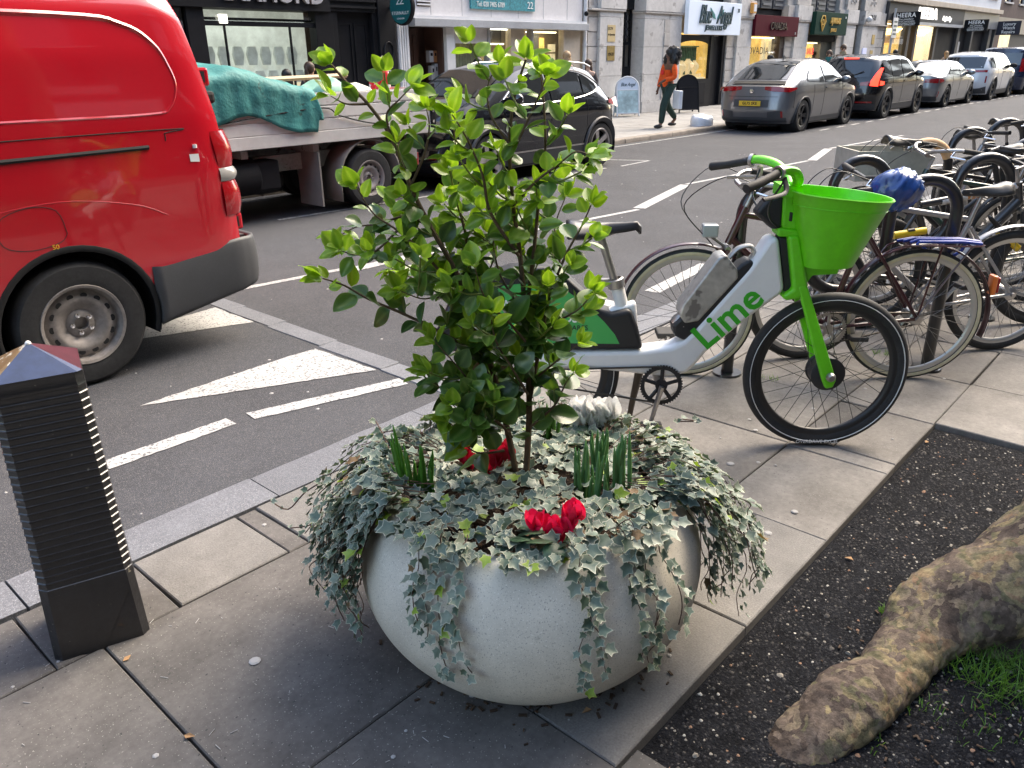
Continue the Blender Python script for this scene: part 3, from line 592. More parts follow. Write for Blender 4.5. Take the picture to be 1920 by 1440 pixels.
# maroon shop
s = FB('shop_sign', 27.86, 31.38, 2.23, 2.9, FY - .24, FY - .12, M('maroon_fascia', (.075, .006, .014), .7, noise=(1, .15), spec=.1), b, .01); lettering('ovadia', M('dark_chrome', (.2, .17, .17), .25, metal=.9), s, (29.65, FY - .265, 2.55)); lettering('n21', m_wl, s, (31.15, FY - .25, 2.34))
FB('stall_riser', 27.88, 30.45, .04, .62, FY, FY + .15, m_inside, b); w = FB('shop_window', 27.88, 30.45, .62, 2.23, FY + .06, FY + .07, m_shop, b); lettering('vadia', M('brown_print', (.03, .018, .012), .5), w, (28.85, FY + .05, 1.75), sx=1.2)
FB('door_frame', 30.45, 30.82, .04, 2.23, FY, FY + .2, M('dark_brown', (.03, .014, .012), .5), b)
FB('display_back', 27.8, 30.5, .5, 2.3, FY + .45, FY + .5, m_lit_warm, b); FB('display_floor', 27.88, 30.45, .6, .68, FY + .1, FY + .75, m_lit_cream, b); FB('display_post', 29.75, 29.95, .6, 2.2, FY + .3, FY + .4, m_lit_cream, b); FB('display_post', 30.15, 30.4, .6, 2.2, FY + .3, FY + .4, m_lit_cream, b)
FB('picture_easel', 28.4, 28.75, 1.25, 1.45, FY + .4, FY + .43, m_lit_cream, b); FB('display_case', 28.4, 28.8, 1.0, 1.24, FY + .38, FY + .5, m_blackm, b)
for i in range(12): FB('ring_tray', 27.95 + i * .2, 28.1 + i * .2, .7, .95 + .06 * (i % 4), FY + .25, FY + .4, m_bust, b)
# green shop
s = FB('shop_sign', 32.74, 35.95, 2.32, 3.14, FY - .32, FY - .12, M('dark_green_fascia', (.01, .04, .028), .7, noise=(1, .12), spec=.1), b, .01)
lettering('ajwaas', m_gold, s, (34.6, FY - .35, 2.83), sx=.9); lettering('jewels', m_gold, s, (34.5, FY - .35, 2.5)); lettering('d', m_gold, s, (33.4, FY - .35, 2.76)); lettering('n8', m_wl, s, (35.7, FY - .33, 2.98), sx=.6, sz=.6)
obj('diamond_emblem', MB().tube([(33.4, FY - .34, 2.46), (33.18, FY - .34, 2.8), (33.3, FY - .34, 3.0), (33.52, FY - .34, 3.0), (33.64, FY - .34, 2.8)], .025, 5, closed=True), m_gold, s)
FB('window_head', 32.62, 35.75, 2.08, 2.32, FY + .02, FY + .3, m_blackm, b); FB('stall_riser', 32.62, 34.45, .04, .62, FY, FY + .15, m_inside, b)
w = FB('shop_window', 32.62, 34.45, .62, 2.08, FY + .06, FY + .07, m_shop, b); lettering('sale', M('neon_red', (.7, .03, .02), .5, emit=(.8, None)), w, (33.4, FY + .05, 1.72), sx=1.0)
FB('display_back', 32.5, 34.5, .5, 2.2, FY + .4, FY + .45, m_lit_orange, b); FB('display_floor', 32.62, 34.45, .6, .68, FY + .1, FY + .75, m_lit_cream, b)
for x, z, k in ((33.0, 1.0, .8), (33.35, 1.0, .8), (33.85, 1.25, 1.1), (34.25, 1.0, .8)): obj('necklace_bust', MB().lathe([(.08 * k, -.3), (.04 * k, -.1), (.17 * k, .08), (.1 * k, .2), (.05 * k, .28)], 10, 0, Matrix.Translation((x, FY + .25, z))), m_lit_cream, b)
FB('door', 34.5, 35.7, .04, 2.08, FY + .12, FY + .2, M('dark_green_door', (.012, .02, .014), .5), b)
FB('passage_back', 37.5, 38.32, .03, 2.9, FY + .5, FY + .55, m_inside, b); FB('passage_pipe', 37.55, 37.75, .03, 4.3, FY - .1, FY + .1, m_blackm, b)
FB('screen', 38.6, 39.1, 1.3, 1.85, FY - .16, FY - .12, M('poster_blue', (.42, .46, .68), .4, emit=(.1, None)), b, .01); FB('post_box', 38.5, 38.9, .5, 1.2, FY - .24, FY - .12, m_blackm, b, .01)
lettering('n1921', m_blackm, b, (39.25, FY - .19, 3.07), sx=1.1)
for z in (2.0, 1.35): FB('brass_plaque', 39.6, 39.95, z, z + .4, FY - .135, FY - .12, m_brass, b)
obj('globe_lamp', MB().ball((38.45, FY - .3, 2.98), .13), m_whitep, b)

# ---- dark grey shop
b = thing('grey_shop', 'dark grey jewellery shop with white HEERA letters and golden lit windows', 'shop', (0, 0, 0))
m_chg = M('charcoal_panel', (.036, .037, .04), .65, noise=(1, .12)); m_chl = M('grey_ribbed_panel', (.15, .155, .165), .5, noise=((.6, .15), (6, .1)))
upper(b, 41.32, 62.0, 4.05, 13, M('pale_blue_cladding', (.55, .59, .66), .6, noise=((.5, .06), (12, .04))), 5, 3)
FB('ledge', 41.32, 62, 3.82, 4.05, FY - .25, FY + .4, m_beige, b, .01); FB('fascia', 41.32, 53.8, 3.04, 3.82, FY - .12, FY + .3, m_chg, b); FB('fascia', 53.8, 62, 2.95, 3.82, FY - .06, FY + .3, m_chl, b)
lettering('heera', m_litl, b, (47.0, FY - .16, 3.43), sx=1.35); lettering('fine', m_litl, b, (50.4, FY - .16, 3.3), sx=1.1)
FB('shutter_box', 44.8, 53.5, 2.9, 3.04, FY - .2, FY + .2, m_greym, b)
for x0, x1 in ((41.32, 41.6), (44.75, 45.1), (45.9, 46.2), (49.3, 49.6), (53.4, 53.9), (56.4, 56.7), (60.4, 61.0), (61.7, 62.0)): FB('pier', x0, x1, .03, 3.04, FY - .03, FY + .3, m_chg, b)
for x0, x1 in ((41.6, 44.75), (46.2, 49.3)):
    FB('stall_riser', x0, x1, .03, .6, FY, FY + .15, m_chg, b); FB('shop_window', x0, x1, .6, 3.0, FY + .05, FY + .06, m_shop, b); FB('display_back', x0 - .1, x1 + .1, .4, 2.1, FY + .6, FY + .65, m_lit_orange, b); FB('display_top', x0 - .1, x1 + .1, 2.1, 3.04, FY + .6, FY + .65, M('lit_brown_wall', (.3, .18, .08), .7, emit=(.25, None)), b); FB('display_floor', x0, x1, .58, .64, FY + .15, FY + .9, m_lit_cream, b)
    q = MB()
    for r in range(3): q.lathe([(.55 - r * .13, 2.72 - r * .1), (.5 - r * .13, 2.64 - r * .1)], 16, 0, Matrix.Translation(((x0 + x1) / 2, FY + .32, 0)))
    obj('chandelier', q, m_lampw, b)
    q = MB()
    for k in range(26): q.lathe([(.05, 2.0), (.04, .64)], 5, 0, Matrix.Translation((x0 + .1 + k * (x1 - x0 - .2) / 25, FY + .45, 0)))
    obj('gold_drape', q, m_lit_orange, b)
FB('entrance_back', 45.1, 45.9, .03, 3.0, FY + .7, FY + .75, m_lit_orange, b); FB('dark_wall', 49.6, 53.4, .03, 3.04, FY + .12, FY + .3, m_blackm, b); FB('doorway', 53.9, 60.4, .03, 2.95, FY + .3, FY + .4, m_blackm, b)
for z in (.9, 1.6): FB('notice', 54.6, 55.3, z, z + .6, FY + .25, FY + .3, m_greym, b)
for x, key in ((41.9, 'a'), (54.1, 'b')):
    s = FB('projecting_sign', x - .05, x + .05, 2.72 if key == 'b' else 2.78, 3.32 if key == 'b' else 3.36, FY - 1.35, FY - .13, m_blackm, b)
    for kk, z, sc in (('heera_s', 3.22, .62), ('fine_s', 3.06, .6), ('line_s', 2.96, .6), ('line_t', 2.88, .6), ('line_u', 2.82, .6)): lettering(kk, m_wl, s, (x - .055, FY - .74, z - (.05 if key == 'b' else 0)), (PI / 2, 0, -PI / 2), sx=sc, sz=sc)
# ---- brown brick building at the far end
b = thing('brick_building', 'brown brick building with white window and Luxury Watch Repairs sign', 'building', (0, 0, 0))
upper(b, 62.02, 78, 3.7, 12, m_brickd, 4, 2)
FB('shop_fascia', 62.02, 78, 2.75, 3.7, FY, FY + .4, M('taupe_fascia', (.25, .22, .18), .6, noise=(1, .1)), b); FB('watch_window', 63.3, 66.5, .5, 2.7, FY + .06, FY + .1, m_lit_cream, b); FB('dark_front', 66.5, 78, .03, 2.75, FY + .1, FY + .15, m_inside, b); FB('side_brick', 62.02, 63.3, .03, 2.75, FY, FY + .3, m_brickd, b)
s = FB('projecting_sign', 62.1, 62.2, 2.62, 3.42, FY - 1.35, FY - .02, M('navy_sign', (.012, .014, .03), .5), b)
for kk, z in (('luxury', 3.25), ('watch', 3.02), ('repairs', 2.79)): lettering(kk, m_wl, s, (62.09, FY - .7, z), (PI / 2, 0, -PI / 2), sx=.75, sz=.75)
# ---- neighbours out of the picture that close the street and show in the paintwork
def plain_block(name, label, x0, x1, y0, y1, h, mat, face, cols, rows):
    b = thing(name, label, 'building', (0, 0, 0)); FB('wall', x0, x1, .0 - .04, h, y0, y1, mat, b); yy = y1 if face > 0 else y0; cw = (x1 - x0) / cols
    for c in range(cols):
        for r in range(rows):
            x = x0 + (c + .5) * cw; z = 3.6 + r * (h - 4.2) / rows; w = FB('window', x - cw * .27, x + cw * .27, z, z + 1.7, min(yy, yy + face * .03), max(yy, yy + face * .03), m_pane, b); FB('sill', x - cw * .32, x + cw * .32, z - .15, z, min(yy, yy + face * .12), max(yy, yy + face * .12), m_limel, w)
        FB('shopfront', x0 + c * cw + .15, x0 + (c + 1) * cw - .15, .3, 2.6, min(yy, yy + face * .04), max(yy, yy + face * .04), m_pane if c % 2 else m_black, b); FB('fascia', x0 + c * cw, x0 + (c + 1) * cw - .1, 2.7, 3.3, min(yy, yy + face * .1), max(yy, yy + face * .1), (m_chg, m_white, m_brickd)[c % 3], b)
    FB('parapet', x0, x1, h, h + .4, y0 - .1, y1 + .1, m_limel, b); return b
plain_block('brick_terrace', 'stock brick terrace behind the red van at the left end of the street', -30, 1.98, FY, FY + 9, 12.5, m_brickr, -1, 7, 3)
plain_block('grey_terrace', 'grey terrace beyond the brown brick building at the far end', 78.05, 118, FY, FY + 9, 12.5, m_chl, -1, 8, 3)
plain_block('added_terrace', 'long dark brick terrace added unseen behind the viewer to shape light and reflections', -32, 118, -16.6, -7.6, 16.5, M('added_dark_brick', (.05, .043, .038), .85, noise=((1, .2), (20, .2))), 1, 30, 4)  # invented row, tall and dark to block sky light and darken reflections

m_dlight = M('display_light', (1, .84, .58), .5, emit=(1.2, None)); m_dlightc = M('display_light_cool', (.86, .95, 1), .5, emit=(.7, None))
SH = {o['label'].split()[0] + o.name: o for o in COL.objects if o.get('category') in ('shop', 'building')}
by = lambda n: next(o for o in COL.objects if o.name.startswith(n) and o.parent is None)
for n, x0, x1, z, mt in (('black_shop', 7.7, 9.8, 2.26, m_dlightc), ('white_shop', 13.65, 14.7, 2.2, m_dlight), ('white_shop', 14.8, 15.48, 1.92, m_dlight), ('white_shop', 16.4, 17.5, 2.2, m_dlight), ('stone_building', 23.3, 25.2, 2.15, m_dlight), ('stone_building', 28, 30.4, 2.18, m_dlight), ('stone_building', 32.7, 34.4, 2.02, m_dlight), ('grey_shop', 41.7, 44.7, 2.9, m_dlight), ('grey_shop', 46.3, 49.2, 2.9, m_dlight)):
    FB('display_light', x0, x1, z, z + .03, FY + .2, FY + .3, mt, by(n))
# ================================================================ VEHICLES
m_tyre = M('tyre_rubber', (.022, .022, .023), .75, noise=((8, .3), (60, .2)), bump=(60, .2, .004))
m_arch = M('arch_black', (.012, .012, .013), .8)
m_plast = M('dark_grey_plastic', (.055, .057, .062), .55, noise=((3, .12), (150, .1)), bump=(250, .12, .002))
m_chrome = M('chrome', (.7, .7, .72), .12, metal=1.0)
m_alloy = M('alloy_silver', (.5, .48, .46), .35, metal=.7, noise=(9, .15)); m_alloyd = M('alloy_dark', (.05, .05, .052), .35, metal=.6)
m_carglass = M('car_glass', (.012, .014, .016), .04, spec=.9, coat=.6)
m_redlens = M('red_lens', (.30, .004, .008), .12, coat=.8); m_redlit = M('red_lens_lit', (.8, .03, .02), .3, emit=(.8, (1, .05, .03))); m_clear = M('clear_lens', (.3, .29, .28), .15, coat=.6); m_amber = M('amber_lit', (1, .45, .05), .3, emit=(3, (1, .4, .05)))
m_plate = M('yellow_plate', (.78, .5, .04), .5); m_ptext = M('plate_black', (.01, .01, .01), .5)

def wheel_parts(parent, x, y, z, r, width, rim_r, style, side, mats, fine=False):
    """tyre, rim and hub as parts; axle along Y, outer face towards side"""
    hw = width / 2
    T = Matrix.Translation((x, y, z)) @ Matrix.Rotation(-PI / 2 * side, 4, 'X')   # lathe z -> outward (side*y)
    w = obj('wheel', MB().lathe([(rim_r, -hw), (rim_r + .03, -hw), (r - .03, -hw), (r - .006, -hw + .03), (r, -hw + .06), (r, hw - .06), (r - .006, hw - .03), (r - .03, hw - .004), (rim_r + .035, hw), (rim_r + .005, hw - .006), (rim_r, hw - .02)], 44, 0, T), m_tyre, parent)
    mb = MB(); rm = rim_r
    if style == 'steel':
        mb.lathe([(rm + .008, hw - .012), (rm + .002, hw - .002), (rm - .012, hw - .006), (rm - .02, hw - .035), (rm * .86, hw - .05), (rm * .8, hw - .042), (rm * .66, hw - .028), (rm * .58, hw - .03), (rm * .47, hw - .045), (rm * .36, hw - .06), (rm * .3, hw - .05), (rm * .17, hw - .045), (rm * .16, hw - .08), (.0001, hw - .08)], 48, 0, T)
        obj('rim', mb, mats[0], w)
        hb = MB()
        for k in range(14):
            if fine: hb = MB()
            a = 2 * PI * k / 14; hb.lathe([(.0001, .004), (.016, .004)], 12, 0, T @ Matrix.Translation((rm * .735 * math.cos(a), rm * .735 * math.sin(a), hw - .036)) @ Matrix.Rotation(a, 4, 'Z') @ Matrix.Diagonal((.85, 1.15, 1, 1)))
            if fine: obj('rim_hole', hb, m_arch, w)
        if not fine: kind(obj('rim_holes', hb, m_arch, w), 'stuff')
        nb = MB()
        for k in range(5): a = 2 * PI * k / 5; nb.lathe([(.013, 0), (.013, .016), (.0001, .018)], 6, 0, T @ Matrix.Translation((rm * .24 * math.cos(a), rm * .24 * math.sin(a), hw - .05)))
        kind(obj('wheel_nuts', nb, m_chrome, w), 'stuff')
    else:
        mb.lathe([(rm + .012, hw - .012), (rm, hw - .004), (rm - .02, hw - .012), (rm - .028, hw - .07)], 40, 0, T)
        n = 5
        for k in range(n):
            a = 2 * PI * k / n
            for da in ((-.13, .13) if style == 'twin' else (0,)):
                q = T @ Matrix.Rotation(a + da, 4, 'Z'); wd = .017 if style == 'twin' else .03
                mb.add([(.04, -wd * 1.1, hw - .05), (.04, wd * 1.1, hw - .05), (rm - .01, wd * (1.2 if style == 'twin' else 1.5), hw - .018), (rm - .01, -wd * (1.2 if style == 'twin' else 1.5), hw - .018), (.04, -wd * 1.1, hw - .08), (.04, wd * 1.1, hw - .08), (rm - .01, wd * 1.2, hw - .06), (rm - .01, -wd * 1.2, hw - .06)], [(0, 1, 2, 3), (0, 4, 5, 1), (3, 2, 6, 7), (0, 3, 7, 4), (1, 5, 6, 2)], 0, q)
        mb.lathe([(.06, hw - .08), (.06, hw - .045), (.045, hw - .038), (.0001, hw - .038)], 16, 0, T)
        obj('rim', mb, mats[0], w, smooth=35)
        obj('brake_disc', MB().lathe([(.0001, hw - .1), (rm - .03, hw - .1)], 24, 0, T), m_arch, w)
    return w

class Car:
    def __init__(s, root, L, W, H, top, xr, xf, tum, axles, r, zb=.2, paint=None, plan=(.2, .25, .3, .3), cr=.17, rise=0.0, grid=(70, 18, 16), arch=1.13, crown=.05):
        s.root, s.L, s.W, s.H, s.zb, s.axles, s.r = root, L, W, H, zb, axles, r; s.xr, s.xf, s.tum, s.plan = xr, xf, tum, plan; s.crown = crown; s.cr = cr; s.rise = rise
        xs = np.linspace(0, L, 400); zs = np.interp(xs, [p[0] for p in top], [p[1] for p in top]); k = np.hanning(27); k /= k.sum(); zp = np.pad(zs, 13, mode='edge'); s.xs, s.zs = xs, np.convolve(zp, k, 'valid')
        s.paint = paint; s.ra = r * arch; s.grid = grid
    def top(s, x): return float(np.interp(x, s.xs, s.zs))
    def hw(s, u, z):
        w = s.W / 2 * interp(z / s.H, s.tum); a, b, pr, pf = s.plan
        if u < a: w *= 1 - pr * .35 * ((a - u) / a) ** 3
        if u > 1 - b: w *= 1 - pf * .45 * ((u - 1 + b) / b) ** 3
        return w
    def P(s, u, v, t):
        x0 = interp(t, s.xr); x1 = s.L - interp(t, s.xf); x = x0 + u * (x1 - x0); zb = s.zb + s.rise * max(0, 1 - u / .15); z = zb + t * (s.top(u * s.L) - zb)
        x += s.cr * v ** 4 * (1 - u) ** 10 - .2 * abs(v) ** 3 * u ** 10
        y = v * s.hw(u, z); z -= s.crown * (abs(v) ** 5) * t ** 4
        return (x, y, z)
    def uv(s, x, z):
        u = x / s.L
        for _ in range(5):
            t = min(max((z - s.zb) / (s.top(u * s.L) - s.zb), 0), 1); x0 = interp(t, s.xr); x1 = s.L - interp(t, s.xf); u = min(max((x - x0) / (x1 - x0), 0), 1)
        return u, t
    def side(s, x, z, off=.006):
        u, t = s.uv(x, z); return s.hw(u, z) + off
    def body(s, name='body'):
        nu, ntt, nv = s.grid; mb = MB(); us = [i / (nu - 1) for i in range(nu)]
        us = [.5 - .5 * math.cos(PI * (.12 + .76 * q)) for q in us]; a, b = us[0], us[-1]; us = [(q - a) / (b - a) for q in us]
        for sg in (1, -1):
            V = []; ins = []
            for u in us:
                for j in range(ntt):
                    p = list(s.P(u, sg, j / (ntt - 1)))
                    for ax in s.axles:
                        dx, dz = p[0] - ax, p[2] - s.r; d = math.hypot(dx, dz)
                        if abs(d - s.ra) < .05 and d > 1e-4: p[0] = ax + dx * s.ra / d; p[2] = s.r + dz * s.ra / d
                    ins.append(any(math.hypot(p[0] - ax, p[2] - s.r) < s.ra + .002 for ax in s.axles)); V.append(tuple(p))
            Fc = []
            for i in range(nu - 1):
                for j in range(ntt - 1):
                    f = (i * ntt + j, (i + 1) * ntt + j, (i + 1) * ntt + j + 1, i * ntt + j + 1)
                    if all(ins[k] for k in f): continue
                    Fc.append(f if sg < 0 else f[::-1])
            mb.add(V, Fc)
        mb.grid(nu, nv, lambda p, q: s.P(us[int(round(p * (nu - 1)))], -1 + 2 * q, 1.0))
        mb.grid(nv, ntt, lambda p, q: s.P(0, -1 + 2 * p, q), flip=True); mb.grid(nv, ntt, lambda p, q: s.P(1, -1 + 2 * p, q))
        me = recalc(mb.mesh(name, s.paint, 55)); me.shade_smooth(); me.set_sharp_from_angle(angle=math.radians(48)); o = link(name, me, s.root)
        lin = MB()
        for ax in s.axles:
            for sg in (1, -1):
                w = s.W / 2 - .02
                lin.lathe([(s.ra + .004, 0), (s.ra + .004, .36)], 20, 0, Matrix.Translation((ax, sg * w, s.r)) @ Matrix.Rotation(PI / 2 * sg, 4, 'X'), a0=-.35 if sg > 0 else -.35, a1=PI + .35)
                lin.lathe([(.0001, .34), (s.ra + .03, .34)], 20, 0, Matrix.Translation((ax, sg * w, s.r)) @ Matrix.Rotation(PI / 2 * sg, 4, 'X'))
        lin.box((.3, -s.W / 2 + .36, s.zb - .06), (s.L - .3, s.W / 2 - .36, s.zb + .15)); lin.box((s.axles[0] + s.ra, -s.W / 2 + .06, s.zb - .03), (s.axles[1] - s.ra, s.W / 2 - .06, s.zb + .1))
        obj('underbody', lin, m_arch, s.root); return o
    def spatch(s, name, lo, hi, mat, parent=None, off=.006, sides=(1, -1), nx=16, nz=5):
        x0, x1 = lo[0][0], lo[-1][0]; out = []
        for sg in sides:
            def fn(p, q):
                x = x0 + (x1 - x0) * p; z = interp(x, lo) * (1 - q) + interp(x, hi) * q; return (x, sg * s.side(x, z, off), z)
            out.append(obj(name, MB().grid(nx, nz, fn, flip=sg > 0), mat, parent or s.root, smooth=60))
        return out
    def rpatch(s, name, lo, hi, mat, parent=None, off=.008, mirror=False, front=False, nx=10, nz=5):
        out = []; u = 1 if front else 0; ht = s.top(s.L * u)
        for sg in ((1, -1) if mirror else (1,)):
            y0, y1 = lo[0][0], lo[-1][0]
            def fn(p, q):
                y = y0 + (y1 - y0) * p; z = interp(y, lo) * (1 - q) + interp(y, hi) * q; t = min(max((z - s.zb) / (ht - s.zb), 0), 1); v = y / s.hw(u, z); X = s.P(u, v, t)
                return (X[0] + (off if front else -off), sg * y, z)
            out.append(obj(name, MB().grid(nx, nz, fn, flip=(sg > 0) != front), mat, parent or s.root, smooth=60))
        return out
    def tpatch(s, name, x0, x1, h0, h1, mat, off=.008, parent=None, nx=12, ny=9, bow=0.0):
        def fn(p, q):
            x = x0 + (x1 - x0) * p; v = (-1 + 2 * q) * (h0 + (h1 - h0) * p); x += bow * (v ** 2); u, t = s.uv(x, s.top(x)); X = s.P(x / s.L, min(max(v / s.hw(u, s.top(x)), -1), 1), 1.0); n = Vector((-(s.top(x + .03) - s.top(x - .03)) / .06, 0, 1)).normalized()
            return (X[0] + n.x * off, v, X[2] + n.z * off)
        return obj(name, MB().grid(nx, ny, fn), mat, parent or s.root, smooth=60)
    def wheels(s, width, rim, style, mats, lip=None, lipr=.018):
        for ax in s.axles:
            for sg in (1, -1):
                wheel_parts(s.root, ax, sg * (s.W / 2 - width / 2 - .015), s.r, s.r, width, rim, style, sg, mats, s.L > 5.2 and sg > 0 and ax < 2)
                if lip:
                    pts = []
                    for k in range(25):
                        a = -.32 + (PI + .64) * k / 24; x, z = ax + s.ra * math.cos(a), s.r + s.ra * math.sin(a); pts.append((x, sg * s.side(x, max(z, s.zb), -.004), z))
                    obj('arch_trim', MB().tube(pts, lipr, 6, flat=1.6), lip, s.root)
    def seam(s, pts, parent=None, sides=(1, -1), r=.004):
        for sg in sides: obj('panel_gap', MB().tube([(x, sg * s.side(x, z, .0005), z) for x, z in pts], r, 4), m_arch, parent or s.root)

def common(c, belt, door_x, mirror_x, mirror_z, mats, handle_z):
    for x in door_x: c.seam([(x, z) for z in np.linspace(c.zb + .12, belt(x), 7)])
    for x in door_x[1:]:
        for sg in (1, -1): y = c.side(x + .1, handle_z, .012) ; obj('door_handle', MB().box((x + .06, sg * y - .012, handle_z - .015), (x + .26, sg * y + .012, handle_z + .012)), mats, c.root, smooth=0)
    for sg in (1, -1):
        y = c.side(mirror_x, mirror_z, 0); obj('mirror', MB().ball((mirror_x - .03, sg * (y + .11), mirror_z + .05), (.07, .13, .085), 12, 8), mats, c.root)
def plate(c, x, z, key, w=.52, h=.11):
    p = boxo('number_plate', (x - .012, -w / 2, z - h / 2), (x, w / 2, z + h / 2), m_plate, c.root); lettering(key, m_ptext, p, (x - .0135, 0, z), (PI / 2, 0, -PI / 2), sx=.82, sz=.85)
    return p
paint = lambda n, col, metal=.5, rough=.3: M(n, col, rough, metal=metal, coat=1.0, noise=(1.3, .05))

# ---- grey coupe SUV
def place(name, label, x0, yc, facing=1, group='cars parked along the far kerb'):
    return thing(name, label, 'car', (x0, yc, RZ), 0 if facing > 0 else PI, group)
g_x2 = paint('grey_metallic', (.17, .172, .18), .55, .32)
c = Car(place('parked_car', 'grey coupe-backed car parked beside the white rubbish bag, yellow plate GL75 SKE', 17.88, 8.72), 4.5, 1.84, 1.58, [(0, .99), (.22, 1.05), (.42, 1.16), (1.0, 1.46), (1.5, 1.57), (2.1, 1.585), (2.6, 1.5), (3.35, 1.06), (3.5, 1.02), (4.2, .93), (4.5, .72)],
    [(0, .16), (.1, .06), (.35, .0), (.6, .03), (.85, .07), (1, .1)], [(0, .12), (.3, 0), (.7, .02), (1, .1)], [(.12, .93), (.3, .985), (.55, 1), (.68, .965), (.8, .87), (1, .7)], (.86, 3.55), .355, .2, g_x2)
c.body(); c.wheels(.24, .245, 'twin', [m_alloyd], m_plast)
bl = lambda x: 1.0 + .02 * x / 4.5
c.spatch('side_window', [(1.0, 1.1), (1.9, 1.06)], [(1.0, 1.16), (1.2, 1.31), (1.9, 1.43)], m_carglass); c.spatch('side_window', [(1.97, 1.06), (3.0, 1.03)], [(1.97, 1.44), (2.5, 1.4), (3.0, 1.1)], m_carglass)
c.tpatch('rear_window', .38, 1.25, .6, .52, m_carglass); c.tpatch('windscreen', 2.55, 3.3, .52, .66, m_carglass)
sp = c.tpatch('spoiler', .16, .3, .66, .62, m_arch, .025)
for o in c.rpatch('tail_light', [(.28, .93), (.45, .9), (.82, .88)], [(.28, 1.0), (.5, 1.0), (.82, .985)], m_redlens, mirror=True): pass
c.spatch('tail_light', [(.12, .88), (.42, .94)], [(.12, .98), (.42, .975)], m_redlens, nx=8)
c.rpatch('diffuser', [(-.8, .24), (.8, .24)], [(-.8, .34), (.8, .34)], m_plast, off=.012); c.rpatch('bumper_insert', [(.42, .33), (.72, .3)], [(.42, .46), (.72, .5)], m_plast, mirror=True, off=.014); c.rpatch('plate_recess', [(-.42, .56), (.42, .56)], [(-.42, .72), (.42, .72)], m_plast, off=.004)
c.rpatch('reflector', [(.7, .34), (.74, .34)], [(.7, .48), (.74, .48)], m_redlens, mirror=True, off=.02)
plate(c, -.02, .64, 'plate'); obj('badge', MB().lathe([(.0001, 0), (.045, 0), (.045, .01), (.0001, .012)], 20, 0, Matrix.Translation((-.005 + .02, 0, .9)) @ Matrix.Rotation(-PI / 2, 4, 'Y')), m_chrome, c.root)
common(c, bl, (1.35, 1.94, 3.05), 2.95, 1.04, g_x2, .93); c.seam([(.34, z) for z in np.linspace(.55, .95, 5)])
c.spatch('sill_trim', [(1.3, .2), (3.1, .2)], [(1.3, .3), (3.1, .3)], m_plast); c.rpatch('tailgate_gap', [(-.6, .78), (.6, .78)], [(-.6, .788), (.6, .788)], m_arch, off=.003)
obj('antenna_fin', MB().prism([(0, 0), (.16, 0), (.03, .07), (0, .07)], -.02, .02, 0, Matrix.Translation((1.5, 0, 1.57)) @ Matrix.Rotation(PI / 2, 4, 'X')), g_x2, c.root, smooth=0)
# ---- black boxy SUV with lit brake lights
k_bk = paint('black_car_paint', (.006, .006, .008), .2, .2)
suv_tum = [(.12, .93), (.3, .985), (.58, 1), (.66, .97), (.8, .88), (1, .74)]
c = Car(place('parked_car', 'black SUV with glowing red tail light parked ahead of the grey coupe-backed car', 23.15, 8.62), 4.43, 1.87, 1.65, [(0, 1.55), (.3, 1.61), (1.2, 1.65), (2.2, 1.63), (2.7, 1.53), (3.35, 1.1), (3.5, 1.06), (4.2, .98), (4.43, .8)],
    [(0, .14), (.12, .04), (.3, .0), (.55, .05), (.7, .12), (.85, .22), (1, .34)], [(0, .1), (.3, 0), (.7, .02), (1, .1)], suv_tum, (.85, 3.55), .37, .22, k_bk)
c.body(); c.wheels(.25, .25, 'five', [m_alloyd], m_plast, .02)
c.spatch('side_window', [(.52, 1.2), (1.0, 1.1)], [(.52, 1.42), (1.0, 1.5)], m_carglass); c.spatch('side_window', [(1.06, 1.09), (1.9, 1.07)], [(1.06, 1.5), (1.9, 1.52)], m_carglass); c.spatch('side_window', [(1.97, 1.07), (3.05, 1.06)], [(1.97, 1.52), (2.5, 1.48), (3.05, 1.12)], m_carglass)
c.rpatch('rear_window', [(-.6, 1.08), (0, 1.05), (.6, 1.08)], [(-.52, 1.45), (0, 1.48), (.52, 1.45)], m_carglass); c.tpatch('windscreen', 2.6, 3.3, .56, .68, m_carglass)
c.rpatch('tail_light', [(.66, .86), (.84, .84)], [(.66, .98), (.78, 1.3), (.84, 1.3)], m_redlit, mirror=True); c.rpatch('tail_light_arm', [(.42, .86), (.66, .86)], [(.42, .94), (.66, .98)], m_redlens, mirror=True); c.spatch('tail_light', [(.2, .86), (.42, .88)], [(.2, .98), (.42, .96)], m_redlit, nx=6)
c.rpatch('brake_light', [(-.2, 1.53), (.2, 1.53)], [(-.2, 1.56), (.2, 1.56)], m_redlit, off=.02); c.rpatch('reflector', [(.35, .42), (.75, .42)], [(.35, .46), (.75, .46)], m_redlens, mirror=True); c.rpatch('bumper', [(-.82, .24), (.82, .24)], [(-.82, .4), (.82, .4)], m_plast, off=.015)
plate(c, -.012, .6, 'plate_b'); common(c, lambda x: 1.06, (1.1, 1.94, 3.1), 2.95, 1.08, k_bk, .95); c.spatch('sill_trim', [(1.25, .22), (3.15, .22)], [(1.25, .36), (3.15, .36)], m_plast); c.spatch('sill_strip', [(1.3, .37), (3.1, .37)], [(1.3, .385), (3.1, .385)], m_alloy)
for sg in (1, -1): obj('roof_rail', MB().tube([(x, c.P(x / c.L, sg * .9, 1)[1], c.P(x / c.L, sg * .9, 1)[2] + dz) for x, dz in ((.5, 0), (.7, .03), (1.3, .035), (2.0, .03), (2.3, 0))], .014, 6), m_arch, c.root)
obj('rear_wiper', MB().tube([(.12, 0, 1.08), (.1, -.25, 1.14), (.12, -.45, 1.22)], .012, 5), m_arch, c.root)
